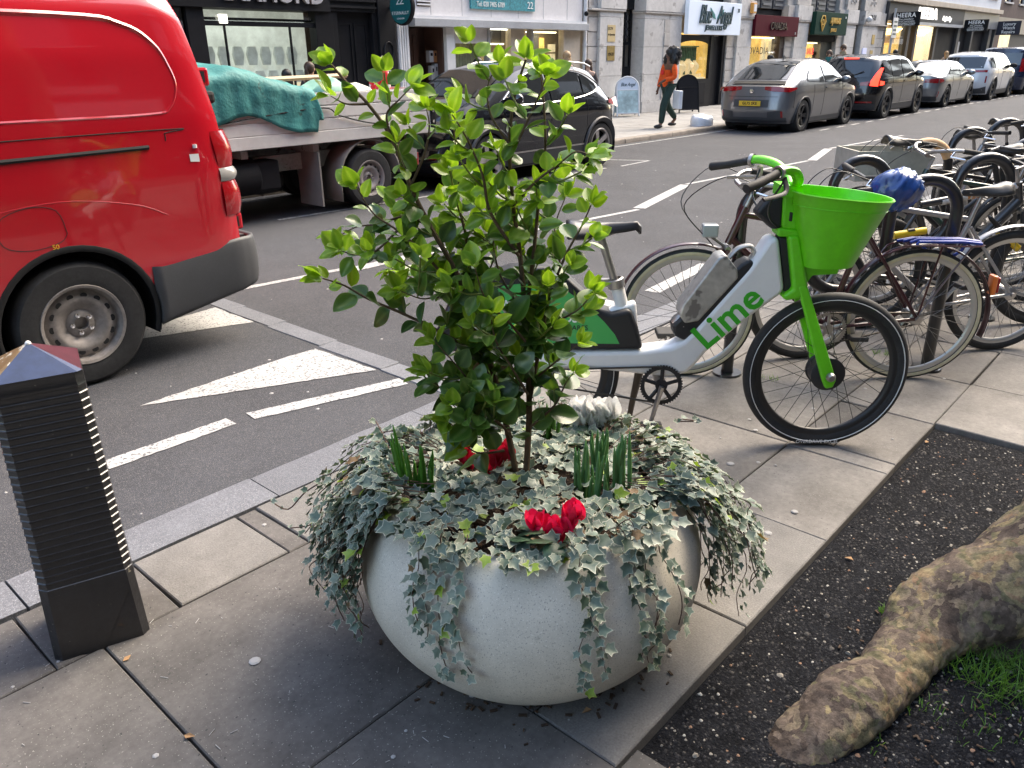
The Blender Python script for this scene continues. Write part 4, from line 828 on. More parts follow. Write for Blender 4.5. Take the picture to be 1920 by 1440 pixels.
# ---- grey saloon
g_sal = paint('silver_grey_paint', (.24, .25, .26), .6, .3)
sal_tum = [(.13, .93), (.33, .985), (.58, 1), (.66, .97), (.8, .88), (1, .72)]
c = Car(place('parked_car', 'low silver-grey saloon parked between the black and the white SUV', 28.95, 8.66), 4.7, 1.83, 1.44, [(0, .98), (.5, 1.03), (.75, 1.07), (1.5, 1.38), (2.0, 1.44), (2.5, 1.42), (3.4, 1.0), (3.55, .97), (4.4, .84), (4.7, .66)], [(0, .16), (.2, .03), (.5, 0), (1, .05)], [(0, .12), (.3, 0), (1, .1)], sal_tum, (1.0, 3.85), .34, .19, g_sal)
c.body(); c.wheels(.23, .24, 'twin', [m_alloyd]); c.spatch('side_window', [(1.05, 1.02), (2.2, .98)], [(1.05, 1.08), (1.5, 1.27), (2.2, 1.33)], m_carglass); c.spatch('side_window', [(2.27, .98), (3.25, .96)], [(2.27, 1.33), (2.6, 1.29), (3.25, 1.0)], m_carglass)
c.tpatch('rear_window', .85, 1.5, .62, .52, m_carglass); c.tpatch('windscreen', 2.55, 3.35, .52, .64, m_carglass); c.rpatch('tail_light', [(.42, .78), (.8, .76)], [(.42, .88), (.8, .9)], m_redlens, mirror=True); c.spatch('tail_light', [(.12, .76), (.4, .8)], [(.12, .9), (.4, .87)], m_redlens, nx=6); c.rpatch('bumper', [(-.8, .22), (.8, .22)], [(-.8, .36), (.8, .36)], m_plast, off=.012); plate(c, -.02, .62, 'plate_c'); common(c, lambda x: .97, (1.4, 2.24, 3.3), 3.15, .98, g_sal, .86)
c.spatch('rear_reflector', [(.14, .34), (.2, .34)], [(.14, .52), (.2, .52)], m_redlens, nx=4)
# ---- white SUV
w_su = paint('white_car_paint', (.68, .69, .71), 0, .25)
c = Car(place('parked_car', 'white SUV with black roof edge parked ahead of the silver-grey saloon', 34.4, 8.55), 4.6, 1.88, 1.68, [(0, 1.56), (.3, 1.62), (1.2, 1.68), (2.3, 1.66), (2.8, 1.56), (3.5, 1.12), (3.65, 1.08), (4.35, 1.0), (4.6, .82)], [(0, .14), (.12, .04), (.3, .0), (.55, .05), (.7, .1), (.85, .2), (1, .3)], [(0, .1), (.3, 0), (1, .1)], suv_tum, (.9, 3.65), .37, .22, w_su)
c.body(); c.wheels(.25, .25, 'five', [m_alloyd], m_plast, .03); c.spatch('side_window', [(.4, 1.16), (1.9, 1.1)], [(.4, 1.46), (1.9, 1.54)], m_carglass); c.spatch('side_window', [(1.98, 1.1), (3.2, 1.09)], [(1.98, 1.54), (2.6, 1.5), (3.2, 1.14)], m_carglass); c.rpatch('rear_window', [(-.66, 1.12), (.66, 1.12)], [(-.58, 1.5), (.58, 1.5)], m_carglass); c.tpatch('windscreen', 2.7, 3.45, .56, .68, m_carglass)
c.rpatch('light_bar', [(-.8, .98), (.8, .98)], [(-.8, 1.06), (.8, 1.06)], m_redlens); c.rpatch('bumper', [(-.84, .24), (.84, .24)], [(-.84, .5), (-.6, .42), (.6, .42), (.84, .5)], m_plast, off=.015); c.rpatch('skid_plate', [(-.45, .24), (.45, .24)], [(-.5, .38), (.5, .38)], m_alloy, off=.025); c.rpatch('reflector', [(.78, .62), (.82, .62)], [(.78, .85), (.82, .85)], m_redlens, mirror=True); plate(c, -.0, .8, 'plate_c'); common(c, lambda x: 1.08, (1.2, 1.95, 3.2), 3.05, 1.12, m_arch, .98); c.spatch('sill_trim', [(1.3, .22), (3.2, .22)], [(1.3, .36), (3.2, .36)], m_plast)
# ---- dark blue people carrier at the end of the row
d_bl = paint('navy_car_paint', (.012, .022, .055), .3, .25)
c = Car(place('parked_car', 'tall dark navy people carrier at the far end of the parked row', 39.9, 8.5), 4.9, 1.9, 1.86, [(0, 1.78), (.4, 1.84), (3.0, 1.86), (3.5, 1.74), (4.1, 1.25), (4.6, 1.1), (4.9, .85)], [(0, .12), (.12, .04), (.3, .0), (.6, .04), (1, .18)], [(0, .1), (.3, 0), (1, .1)], [(.1, .95), (.3, 1), (.6, 1), (.8, .95), (1, .85)], (.95, 3.95), .34, .2, d_bl)
c.body(); c.wheels(.22, .22, 'five', [m_alloyd]); c.spatch('side_window', [(.4, 1.15), (3.6, 1.15)], [(.4, 1.62), (3.0, 1.66), (3.6, 1.4)], m_carglass); c.rpatch('rear_window', [(-.68, 1.15), (.68, 1.15)], [(-.6, 1.62), (.6, 1.62)], m_carglass); c.tpatch('windscreen', 3.4, 4.05, .62, .7, m_carglass); c.rpatch('tail_light', [(.7, .9), (.84, .9)], [(.7, 1.4), (.84, 1.4)], m_redlens, mirror=True); common(c, lambda x: 1.1, (1.9, 2.9, 3.7), 3.6, 1.2, d_bl, 1.0)
# ---- black SUV behind the shrub, facing left
k_b2 = paint('deep_black_paint', (.007, .008, .012), .25, .16)
c = Car(place('parked_car', 'glossy black SUV with chrome window line parked behind the potted shrub', 11.46, 8.7, -1), 4.2, 1.84, 1.6, [(0, 1.42), (.25, 1.5), (1.0, 1.6), (1.9, 1.6), (2.4, 1.52), (3.2, 1.14), (3.35, 1.1), (4.0, .98), (4.2, .78)], [(0, .14), (.12, .04), (.3, .0), (.5, .04), (.65, .1), (.8, .24), (1, .42)], [(0, .1), (.3, 0), (1, .12)], suv_tum, (.62, 3.2), .35, .22, k_b2, grid=(90, 22, 18))
c.body(); c.wheels(.235, .25, 'five', [M('alloy_polished', (.55, .52, .5), .3, metal=.75, noise=(7, .2))], m_plast, .03)
c.spatch('side_window', [(.72, 1.2), (1.05, 1.12)], [(.72, 1.28), (1.05, 1.43)], m_carglass); c.spatch('side_window', [(1.1, 1.11), (1.85, 1.06)], [(1.1, 1.44), (1.85, 1.47)], m_carglass); c.spatch('side_window', [(1.92, 1.06), (2.85, 1.04)], [(1.92, 1.47), (2.3, 1.44), (2.85, 1.14)], m_carglass)
for sg in (1, -1):
    P = [(x, sg * c.side(x, z, .01), z) for x, z in ((2.9, 1.04), (2.4, 1.04), (1.8, 1.05), (1.1, 1.1), (.66, 1.2), (.72, 1.32), (1.05, 1.45), (1.6, 1.49), (2.2, 1.47), (2.6, 1.3), (2.9, 1.12))]
    obj('chrome_trim', MB().tube(smooth_path(P, 3), .011, 5), m_chrome, c.root); obj('roof_rail', MB().tube([(x, c.P(x / c.L, sg * .9, 1)[1], c.P(x / c.L, sg * .9, 1)[2] + dz) for x, dz in ((.6, 0), (.75, .03), (1.3, .035), (1.9, .03), (2.2, 0))], .014, 6), m_alloy, c.root)
c.rpatch('rear_window', [(-.6, 1.06), (.6, 1.06)], [(-.5, 1.38), (.5, 1.38)], m_carglass); c.tpatch('windscreen', 2.42, 3.15, .56, .68, m_carglass); c.rpatch('tail_light', [(.5, .92), (.82, .9)], [(.5, 1.0), (.82, 1.06)], m_redlens, mirror=True); c.spatch('tail_light', [(.1, .9), (.42, .98)], [(.1, 1.06), (.42, 1.03)], m_redlens, nx=8)
c.rpatch('bumper', [(-.82, .24), (.82, .24)], [(-.82, .5), (.82, .5)], m_plast, off=.015); c.rpatch('grille', [(-.5, .5), (.5, .5)], [(-.5, .82), (.5, .82)], m_arch, front=True); c.rpatch('headlight', [(.5, .78), (.76, .74)], [(.5, .88), (.76, .9)], m_clear, front=True, mirror=True); common(c, lambda x: 1.05, (1.0, 1.88, 2.9), 2.8, 1.08, k_b2, .95); c.spatch('sill_trim', [(1.05, .22), (2.75, .22)], [(1.05, .38), (2.75, .38)], m_plast); c.spatch('sill_strip', [(1.05, .385), (2.75, .385)], [(1.05, .41), (2.75, .41)], m_alloy)

# ---- red van, near side along y = 4.40, rear at x = 2.56, facing left
red = M('red_van_paint', (.52, .006, .018), .2, coat=1.0, noise=((.8, .06), (60, .02)), wear=(5, .73, (.40, .03, .035)))
VW = 1.92
vt = thing('red_van', 'bright red panel van with steel wheels and dark grey bumper, cut by the left edge', 'van', (2.56, 4.42 + VW / 2, RZ), PI)
c = Car(vt, 5.3, VW, 2.08, [(0, 2.05), (.25, 2.08), (3.3, 2.08), (3.7, 2.0), (4.3, 1.34), (4.5, 1.18), (5.1, .98), (5.3, .8)], [(0, .07), (.1, .03), (.25, .04), (.45, .05), (.6, .08), (.9, .17), (1, .22)], [(0, .12), (.2, 0), (.7, .03), (1, .1)], [(.1, .955), (.28, .99), (.5, 1), (.66, .988), (.82, .955), (.93, .91), (1, .84)], (1.07, 4.35), .345, .26, red, plan=(.05, .2, .1, .3), cr=.05, rise=.13, grid=(150, 40, 22), arch=1.2, crown=.045)
c.body(); c.wheels(.215, .215, 'steel', [M('steel_wheel', (.30, .27, .25), .5, metal=.35, noise=((7, .25), (40, .15)))], m_arch, .012)
def vside(pts, mat, r, name, off=.0, flat=1.0, parent=None): return obj(name, MB().tube([(x, c.side(x, z, off), z) for x, z in pts], r, 6, flat=flat), mat, parent or vt)
# side towards the camera is +y in the van's own axes
vside([(q, z) for q, z in smooth_path([(.56, 1.14, 0), (.7, 1.13, 0), (1.2, 1.12, 0), (2.6, 1.11, 0)], 4) for q, z in [(q, z)]] if False else [(.56, 1.225), (.8, 1.222), (1.3, 1.215), (2.7, 1.2)], m_arch, .013, 'sliding_door_rail', -.002)
P = smooth_path([(2.6, 1.39, 0), (1.2, 1.39, 0), (.52, 1.39, 0), (.4, 1.42, 0), (.345, 1.52, 0), (.36, 1.62, 0), (.42, 1.74, 0), (.56, 1.83, 0), (.9, 1.87, 0), (2.6, 1.88, 0)], 5)
vside([(p[0], p[1]) for p in P], red, .018, 'side_panel_bead', -.0148)
vside([(p[0], p[1]) for p in smooth_path([(2.6, 1.3, 0), (.5, 1.31, 0), (.46, 1.29, 0), (.46, 1.25, 0)], 4)], m_arch, .003, 'panel_gap')
vside([(p[0], p[1]) for p in smooth_path([(1.06, .84, 0), (1.09, .96, 0), (1.22, .99, 0), (1.36, .94, 0), (1.36, .82, 0), (1.24, .78, 0), (1.1, .8, 0), (1.06, .84, 0)], 4)], m_arch, .0018, 'fuel_flap')
P = smooth_path([(.52, .86, 0), (.7, .94, 0), (1.07, 1.0, 0), (1.45, .96, 0), (1.62, .85, 0)], 5); vside([(p[0], p[1]) for p in P], red, .012, 'arch_crease', -.0105)
BP = [(.66, VW / 2 + .002)] + [(x, c.hw(.06, .5) + .016) for x in np.linspace(.6, .1, 9)] + [(.1 - .16 * math.sin(a), c.hw(.02, .5) + .016 - .13 + .13 * math.cos(a)) for a in np.linspace(.15, PI / 2, 8)] + [(-.065 - .01 * k / 4, .80 * (1 - k / 4)) for k in range(1, 5)]
def bump(i, q):     # grey bumper wraps from the wheel arch round the corner to the middle of the tail
    x, y = BP[i]; zt = interp(x, [(-.1, .655), (.1, .66), (.66, .605)]); zb_ = interp(x, [(-.1, .375), (.2, .325), (.66, .245)]); z = zb_ + (zt - zb_) * q; X = x; b = .026 * (math.sin(PI * min(max(q, .015), .985)) ** .35 - 1)
    if i < 9:
        y += b; dx, dz = X - 1.07, z - .345; d = math.hypot(dx, dz)
        if d < c.ra * 1.03: X = 1.07 + dx / d * c.ra * 1.03
    elif i < 17: a = (i - 9) / 8 * PI / 2; y += b * math.cos(a); X -= b * math.sin(a)
    else: X -= b
    return (X, y, z)
for sg in (1, -1):
    o = obj('rear_bumper', MB().grid(len(BP), 16, lambda p, q: (lambda a: (a[0], sg * a[1], a[2]))(bump(int(round(p * (len(BP) - 1))), q)), flip=sg < 0), m_plast, vt, smooth=70); m = o.modifiers.new('thick', 'SOLIDIFY'); m.thickness = .03; m.offset = -1
boxo('bumper_step', (-.05, -.8, .6), (.12, .8, .645), m_plast, vt)
for sg in (1, -1):
    for z0, z1, mt in ((1.08, 1.28, m_redlens), (1.0, 1.075, m_clear), (.8, .995, m_redlens)):
        zz = np.linspace(z0, z1, 5); xe = lambda z: c.P(0, 1, (z - .26) / (c.top(0) - .26))
        def lens(p, q):
            z = z0 + (z1 - z0) * q; e = xe(z); a = p * PI * .85; bl = .02 + .034 * math.sin(PI * min(max(q, .05), .95)) ** .4
            return (e[0] + .07 - .11 * math.sin(a * .62) - bl * math.sin(a), sg * (e[1] + .006 - .14 * (p ** 1.6) + bl * .5 * math.cos(a * .6)), z)
        obj('tail_light', MB().grid(12, 8, lens, flip=sg < 0), mt, vt, smooth=60)
    for z in (.7, 1.52):
        e = c.P(0, 1, (z - .26) / (c.top(0) - .26)); h = boxo('door_hinge', (e[0] - .05, sg * (e[1] - .05) - .03, z), (e[0] + .05, sg * (e[1] - .05) + .035, z + .1), red, vt, .014); boxo('hinge_pin', (e[0] - .02, sg * (e[1] - .05) + (.036 if sg > 0 else -.04), z + .02), (e[0] + .02, sg * (e[1] - .05) + (.04 if sg > 0 else -.036), z + .08), m_arch, h)
obj('wiper', MB().tube([(.12, .62, 1.42), (.03, .58, 1.44), (.05, .2, 1.46)], .018, 6), m_arch, vt); boxo('rear_latch', (.02, .6, 1.42), (.14, .76, 1.49), m_arch, vt, .02)
vside([(.3, 1.22), (.3, 1.2)], M('sticker_white', (.75, .75, .75), .5), .012, 'sticker', .001, 1.0); obj('sticker', MB().add([(.285, c.side(.285, 1.13, .003), 1.125), (.34, c.side(.34, 1.13, .003), 1.13), (.34, c.side(.34, 1.18, .003), 1.17), (.285, c.side(.285, 1.18, .003), 1.168)], [(0, 1, 2, 3)]), MATS['sticker_white'], vt, smooth=0)
lettering('fifty', m_plate, vt, (1.13, c.side(1.13, .8, .004), .78), (PI / 2, 0, PI))
c.spatch('door_window', [(3.45, 1.2), (4.35, 1.15)], [(3.45, 1.66), (3.8, 1.64), (4.35, 1.22)], m_carglass); c.tpatch('windscreen', 3.75, 4.35, .66, .74, m_carglass); c.rpatch('headlight', [(.5, .78), (.8, .74)], [(.5, .95), (.8, .98)], m_clear, front=True, mirror=True); c.rpatch('grille', [(-.5, .4), (.5, .4)], [(-.5, .7), (.5, .7)], m_arch, front=True)
common(c, lambda x: 1.15, (2.35, 3.4), 4.15, 1.2, m_arch, 1.05); obj('rear_door_gap', MB().box((-.001 + .03, -.004, .68), (.05, .004, 1.8)), m_arch, vt)

# ---- white dropside truck
tk = thing('dropside_truck', 'white dropside flatbed truck with dusty sides parked behind the red van', 'truck', (0, 0, RZ))
m_alu = M('dropside_aluminium', (.60, .58, .55), .5, noise=((1.5, .1), (14, .06)), wear=(4, .66, (.42, .39, .35))); m_chas = M('truck_chassis', (.3, .28, .26), .7, noise=((5, .2), (30, .2)), wear=(8, .6, (.12, .08, .06))); m_mud = M('dusty_mudguard', (.2, .185, .17), .8, noise=(6, .12))
TY0, TY1, TX0, TX1, TZ = 7.74, 9.5, 3.15, 7.12, .86
def board(name, x0, x1, y0, y1):
    o = thing_part(name) if False else None
for nm, (x0, x1, y0, y1) in dict(near=(TX0, TX1, TY0, TY0 + .03), far=(TX0, TX1, TY1 - .03, TY1)).items():
    pr = boxo('dropside', (x0, y0, TZ + .07), (x1, y1, TZ + .47), m_alu, tk)
    for i in range(3):
        z = TZ + .075 + i * .132
        yy = y0 - .008 if nm == 'near' else y1; bevel(boxo('side_plank', (x0, yy, z), (x1, yy + .008, z + .118), m_alu, pr), .004)
    for k in range(14):
        pass
boxo('bed_rail', (TX0, TY0 - .012, TZ - .06), (TX1 + .03, TY0 + .02, TZ + .07), m_alu, tk, .006); boxo('bed_floor', (TX0, TY0 + .02, TZ), (TX1, TY1 - .03, TZ + .06), m_chas, tk); boxo('headboard', (TX0 - .05, TY0, TZ), (TX0, TY1, TZ + 1.1), m_alu, tk)
boxo('tailgate', (TX1, TY0 + .03, TZ + .07), (TX1 + .03, TY1 - .03, TZ + .47), m_alu, tk)
for y in (TY0, TY1 - .06):
    p = boxo('corner_post', (TX1 - .02, y - .02, TZ - .02), (TX1 + .07, y + .06, TZ + .52), m_blackm, tk, .008)
    for k in range(4): boxo('latch_bolt', (TX1 + .0, y - .032, TZ + .06 + k * .12), (TX1 + .03, y - .02, TZ + .09 + k * .12), m_chrome, p)
for y in (8.1, 8.95): boxo('chassis_rail', (2.0, y, .5), (7.0, y + .09, .68), m_chas, tk)
for x in (3.6, 4.5, 5.4, 6.3, 6.9): boxo('cross_member', (x, 7.85, .7), (x + .08, 9.4, .8), m_chas, tk)
obj('fuel_tank', MB().lathe([(.0001, 0), (.18, 0), (.2, .02), (.2, .78), (.18, .8), (.0001, .8)], 18, 0, Matrix.Translation((3.9, 8.0, .5)) @ Matrix.Rotation(PI / 2, 4, 'Y')), m_blackm, tk); boxo('tool_box', (4.35, 7.86, .35), (4.95, 8.1, .66), m_blackm, tk, .02)
obj('spare_wheel', MB().lathe([(.1, -.1), (.3, -.1), (.33, -.05), (.33, .05), (.3, .1), (.1, .1)], 26, 0, Matrix.Translation((5.0, 8.5, .36))), m_tyre, tk)
for sg, y in ((-1, 7.87), (1, 9.35)):
    for x in (6.13, 2.2): wheel_parts(tk, x, y, .34, .34, .2, .205, 'steel', sg, [M('truck_rim', (.32, .29, .27), .55, metal=.2, noise=(8, .25))])
    wheel_parts(tk, 6.13, y - sg * .24, .34, .34, .2, .205, 'steel', sg, [MATS['truck_rim']])
for y0, y1 in ((7.76, 8.2), (9.02, 9.46)):
    n = 20; V = []; Fc = []
    pts = [(6.13 + .44 * math.cos(PI * (.02 + .98 * k / n)), .34 + .44 * math.sin(PI * (.02 + .98 * k / n))) for k in range(n + 1)] + [(5.69, .12)]
    o = obj('mudguard', MB().grid(len(pts), 2, lambda p, q: (pts[int(round(p * (len(pts) - 1)))][0], y0 + (y1 - y0) * q, pts[int(round(p * (len(pts) - 1)))][1])), m_mud, tk); mm = o.modifiers.new('t', 'SOLIDIFY'); mm.thickness = .02
    boxo('mudflap', (5.4, y0, .1), (5.42, y1, .7), m_mud, tk)
lb = boxo('light_bar', (6.86, 7.9, .42), (6.92, 9.3, .58), m_chas, tk)
for y in (7.82, 9.16): boxo('tail_light', (6.88, y, .41), (6.95, y + .24, .57), m_redlens, tk, .01); 
boxo('side_plate', (6.55, 7.77, .5), (6.88, 7.79, .7), m_chas, tk)
cabp = [(1.0, .4), (1.0, .95), (1.2, 1.1), (1.55, 1.95), (2.95, 2.02), (3.02, 1.95), (3.02, .42)]
cab = obj('cab', MB().prism(cabp, -9.46, -7.78, 0, Matrix(((1, 0, 0, 0), (0, 0, -1, 0), (0, 1, 0, 0), (0, 0, 0, 1)))), M('truck_white', (.66, .66, .65), .35, coat=.5), tk, smooth=20); bevel(cab, .05, 3)
for y in (7.765, 9.452): boxo('cab_window', (1.9, y, 1.2), (2.75, y + .02, 1.8), m_carglass, cab)
obj('windscreen', MB().add([(1.17, 7.9, 1.16), (1.17, 9.34, 1.16), (1.5, 9.34, 1.9), (1.5, 7.9, 1.9)], [(0, 1, 2, 3)]), m_carglass, cab, smooth=0)
# load: sheeted pile, bags
def lump(name, cx, cy, cz, rx, ry, rz, mat, label, cat, seed=0, n=40, k=22, rough=.25, sq=3.2):
    V = []; Fc = []
    for i in range(k):
        ph = PI / 2 * (1 - i / (k - 1)) if True else 0
        for j in range(n):
            th = 2 * PI * j / n; c_, s_ = math.cos(th), math.sin(th); q = (abs(c_) ** sq + abs(s_) ** sq) ** (-1 / sq)
            rr = math.cos(ph) ** .45 if i < k - 1 else 1.0; p = Vector((rx * q * c_ * rr, ry * q * s_ * rr, rz * math.sin(ph) ** .6 if i < k - 1 else 0))
            d = mnoise.fractal(p * 1.1 / max(rx, .2) + Vector((seed, 0, 0)), 1.0, 2.0, 2) * rough * rz * .6
            V.append((cx + p.x * (1 + d * .3), cy + p.y * (1 + d * .3), cz + max(p.z + d * (.25 + math.sin(ph)), 0 if i == k - 1 else -.05)))
    for i in range(k - 1):
        for j in range(n): Fc.append((i * n + j, (i + 1) * n + j, (i + 1) * n + (j + 1) % n, i * n + (j + 1) % n))
    Fc.append(tuple(range(n))[::-1]); me = recalc(MB().add(V, Fc).mesh(name, mat, 180)); return tag(link(name, me), label, cat)
m_tarp = M('green_tarpaulin', (.028, .20, .19), .65, noise=((2, .2), (9, .15)), wear=(5, .62, (.02, .09, .08)), bump=(18, .5, .02))
tp = thing('tarpaulin', 'teal green tarpaulin draped over the load on the truck bed', 'tarpaulin', (0, 0, 0))
xa, xb, ya, yb = 3.3, 5.48, TY0 - .03, 9.2
def tarp(p, q):
    x = xa + (xb - xa) * p; s = q * 1.9 - .42
    zt = 1.42 + .05 * math.sin(x * 2.1) + .1 * math.exp(-((x - 4.5) / .4) ** 2) - .12 * max(0, (x - 5.2) / .3) ** 2
    zt += .03 * mnoise.noise(Vector((x * 3, s * 3, 0)))
    if s < 0: y = ya - .012 * abs(math.sin(x * 17 + 2 * mnoise.noise(Vector((x * 2, 3, 0))))) - .004; z = max(zt - .06 + s * (.98 + .12 * math.sin(x * 5.1) - .3 * max(0, (x - 4.9))), 0); y -= .01 * mnoise.noise(Vector((x * 6, s * 5, 7)))
    else: y = ya + min(s, 1.45); z = zt - .03 * math.exp(-s * 9) + .09 * math.sin(s * 2.0) * math.sin(x * 1.7) + .03 * mnoise.noise(Vector((x * 5, s * 5, 1)))
    if p > .97: z = max(z - .15 * (p - .97) / .03, 1.0)
    return (x + .02 * mnoise.noise(Vector((s * 6, x, 4))), y, z)
o = obj('sheet', MB().grid(80, 44, tarp), m_tarp, tp, smooth=180); mm = o.modifiers.new('t', 'SOLIDIFY'); mm.thickness = .006
obj('rope', MB().tube(smooth_path([(4.2, TY0 - .03, 1.02), (4.8, TY0 - .035, 1.08), (5.5, TY0 - .03, 1.12), (5.7, TY0 - .03, 1.03), (6.1, TY0 - .03, .93), (6.4, TY0 - .03, .9)], 6), .008, 5), m_blackm, tp)
tag(boxo('scrap_panel', (3.9, 8.3, TZ + .06), (5.4, 8.9, 1.3), m_chas), 'pale panel stacked under the green tarpaulin', 'panel')
lump('sack', 5.9, 8.25, TZ + .06, .32, .3, .46, M('pale_green_sack', (.22, .42, .33), .6, noise=(5, .2)), 'pale green sack beside the tarpaulin on the truck bed', 'sack', 3)
lump('rubble_bag', 6.35, 8.35, TZ + .06, .3, .3, .4, M('cream_bag', (.55, .52, .45), .6, noise=(5, .2)), 'cream rubble bag between green sack and red plastic bag', 'bag', 8)
lump('plastic_bag', 6.88, 8.4, TZ + .06, .13, .12, .54, M('red_white_bag', (.6, .02, .03), .35, wear=(9, .56, (.7, .68, .66))), 'red and white plastic bag at the tail of the truck bed', 'bag', 5, rough=.4)
tag(obj('timber', MB().tube([(5.6, 9.0, 1.4), (6.9, 9.1, 1.42)], .03, 4), M('pale_wood', (.5, .38, .24), .7)), 'pale timber batten lying across the truck bed top', 'batten')
# ================================================================ CYCLE STANDS AND BICYCLES
m_stand = M('black_stand_paint', (.014, .015, .018), .28, coat=.5, noise=(9, .3), wear=(6, .72, (.2, .19, .17)))
m_tape = M('tan_tape', (.62, .38, .2), .65, noise=(14, .15))
SA, SB = Vector((3.74, 1.81, 0)), Vector((4.50, 1.02, 0)); SD = (SB - SA); SLEN = SD.length; SD.normalize()
def stand_path():
    r, d, zt, zd = .17, .21, .84, .66; pts = [(0, 0), (0, .4)] ; w = SLEN
    pts += [(r - r * math.cos(a), zt + r * math.sin(a)) for a in np.linspace(0, PI, 15)]
    pts += [(w / 2 - (w / 2 - 2 * r) * math.cos(a), zd - (w / 2 - 2 * r) * math.sin(a)) for a in np.linspace(0, PI, 15)]
    pts += [(w - r - r * math.cos(a), zt + r * math.sin(a)) for a in np.linspace(0, PI, 15)] + [(w, .4), (w, 0)]
    return pts
SP = stand_path()
stand_me = MB().tube([(x, 0, z) for x, z in SP], .031, 14, caps=False).mesh('bent_tube', m_stand, 60)
flange_me = MB().lathe([(.034, .012), (.075, .012), (.078, 0)], 20).mesh('floor_flange', m_stand)
ang = math.atan2(SD.y, SD.x)
NM = ['nearest of the black M-shaped cycle stands, beside the dark maroon bicycle', 'second black M-shaped cycle stand, behind the blue plastic bag', 'cycle stand with tan tape wrapped over its left hoop', 'fourth black M-shaped cycle stand along the kerb', 'farthest black M-shaped cycle stand at the right edge']
for i, dx in enumerate((0, 1.17, 2.42, 3.62, 4.82)):
    t = thing('cycle_stand', NM[i], 'cycle stand', (SA.x + dx, SA.y, 0), ang, 'M-shaped cycle stands along the kerb')
    link('bent_tube', stand_me, t)
    for x in (0, SLEN): link('floor_flange', flange_me, t, (x, 0, 0))
    if i == 2: obj('tape_wrap', MB().tube([(.17 - .17 * math.cos(a), 0, .84 + .17 * math.sin(a)) for a in np.linspace(1.1, 2.75, 12)], .0335, 14, caps=False), m_tape, t)

m_spoke = M('spoke_steel', (.13, .13, .13), .4, metal=.8); m_spokeb = M('spoke_black', (.02, .02, .02), .5)
m_rimsil = M('rim_silver', (.5, .49, .47), .35, metal=.6); m_rimblk = M('rim_black', (.02, .02, .021), .4); m_cream = M('cream_sidewall', (.55, .48, .33), .7, noise=(20, .15)); m_refl = M('reflective_stripe', (.75, .75, .74), .4)
m_steel = M('brushed_steel', (.4, .39, .38), .38, metal=.9, noise=(12, .15)); m_rub = M('grip_rubber', (.03, .028, .027), .7, noise=(30, .2)); m_chain = M('oily_chain', (.06, .05, .04), .5, metal=.5)
def bike_wheel(root, x, z, r, w, rimmat, stripe=None, nsp=32, hub=(.028, .07), spmat=None, T=None, name='wheel', hubmat=None, turn=0, stripe_r=.0):
    """tyre with rim, hub and spokes below it"""
    T = Matrix.Translation((x, 0, z)) @ Matrix.Rotation(turn, 4, 'Z') @ Matrix.Rotation(PI / 2, 4, 'X'); h = w / 2; rr = r - w
    prof = [(rr + .004, -h * .55), (rr + w * .3, -h * .98), (r - w * .3, -h * .95), (r - w * .1, -h * .62), (r, -h * .2), (r, h * .2), (r - w * .1, h * .62), (r - w * .3, h * .95), (rr + w * .3, h * .98), (rr + .004, h * .55)]
    t = obj(name, MB().lathe(prof, 72, 0, T), m_tyre, root, smooth=60)
    obj('rim', MB().lathe([(rr + .006, -h * .56), (rr - .004, -h * .5), (rr - .018, -h * .42), (rr - .024, 0), (rr - .018, h * .42), (rr - .004, h * .5), (rr + .006, h * .56)], 64, 0, T), rimmat, t, smooth=60)
    if stripe:
        sr, sw, sm = stripe
        for sg in (1, -1): obj('sidewall_band', MB().lathe([(rr + sr, sg * h * .92), (rr + sr + sw * .5, sg * (h + .0012)), (rr + sr + sw, sg * h * 1.0)], 72, 0, T), sm, t, smooth=60)
    obj('hub', MB().lathe([(.0001, -hub[1] * .7), (.012, -hub[1] * .7), (.012, -hub[1] * .52), (hub[0], -hub[1] * .5), (hub[0] + .006, -hub[1] * .46), (hub[0], -hub[1] * .4), (hub[0], hub[1] * .4), (hub[0] + .006, hub[1] * .46), (hub[0], hub[1] * .5), (.012, hub[1] * .52), (.012, hub[1] * .7), (.0001, hub[1] * .7)], 24, 0, T), hubmat or m_steel, t)
    mb = MB()
    for k in range(nsp):
        a = 2 * PI * k / nsp; b = a + (.75 if (k // 2) % 2 else -.75); s = 1 if k % 2 else -1
        mb.tube([((rr - .02) * math.cos(a), (rr - .02) * math.sin(a), s * .004), (hub[0] * math.cos(b), hub[0] * math.sin(b), s * hub[1] * .45)], .0014, 4, caps=False, T=T)
    kind(obj('spokes', mb, spmat or m_spoke, t), 'stuff'); return t
def fender(root, x, z, r, a0, a1, w, mat, name='mudguard'):
    o = obj(name, MB().grid(28, 7, lambda p, q: (lambda a, e: (x + (r + .008 * math.cos(e * PI * .5)) * math.cos(a), e * w / 2, z + (r + .008 * math.cos(e * PI * .5)) * math.sin(a)))(a0 + (a1 - a0) * p, -1 + 2 * q)), mat, root, smooth=60)
    m = o.modifiers.new('t', 'SOLIDIFY'); m.thickness = .003; return o
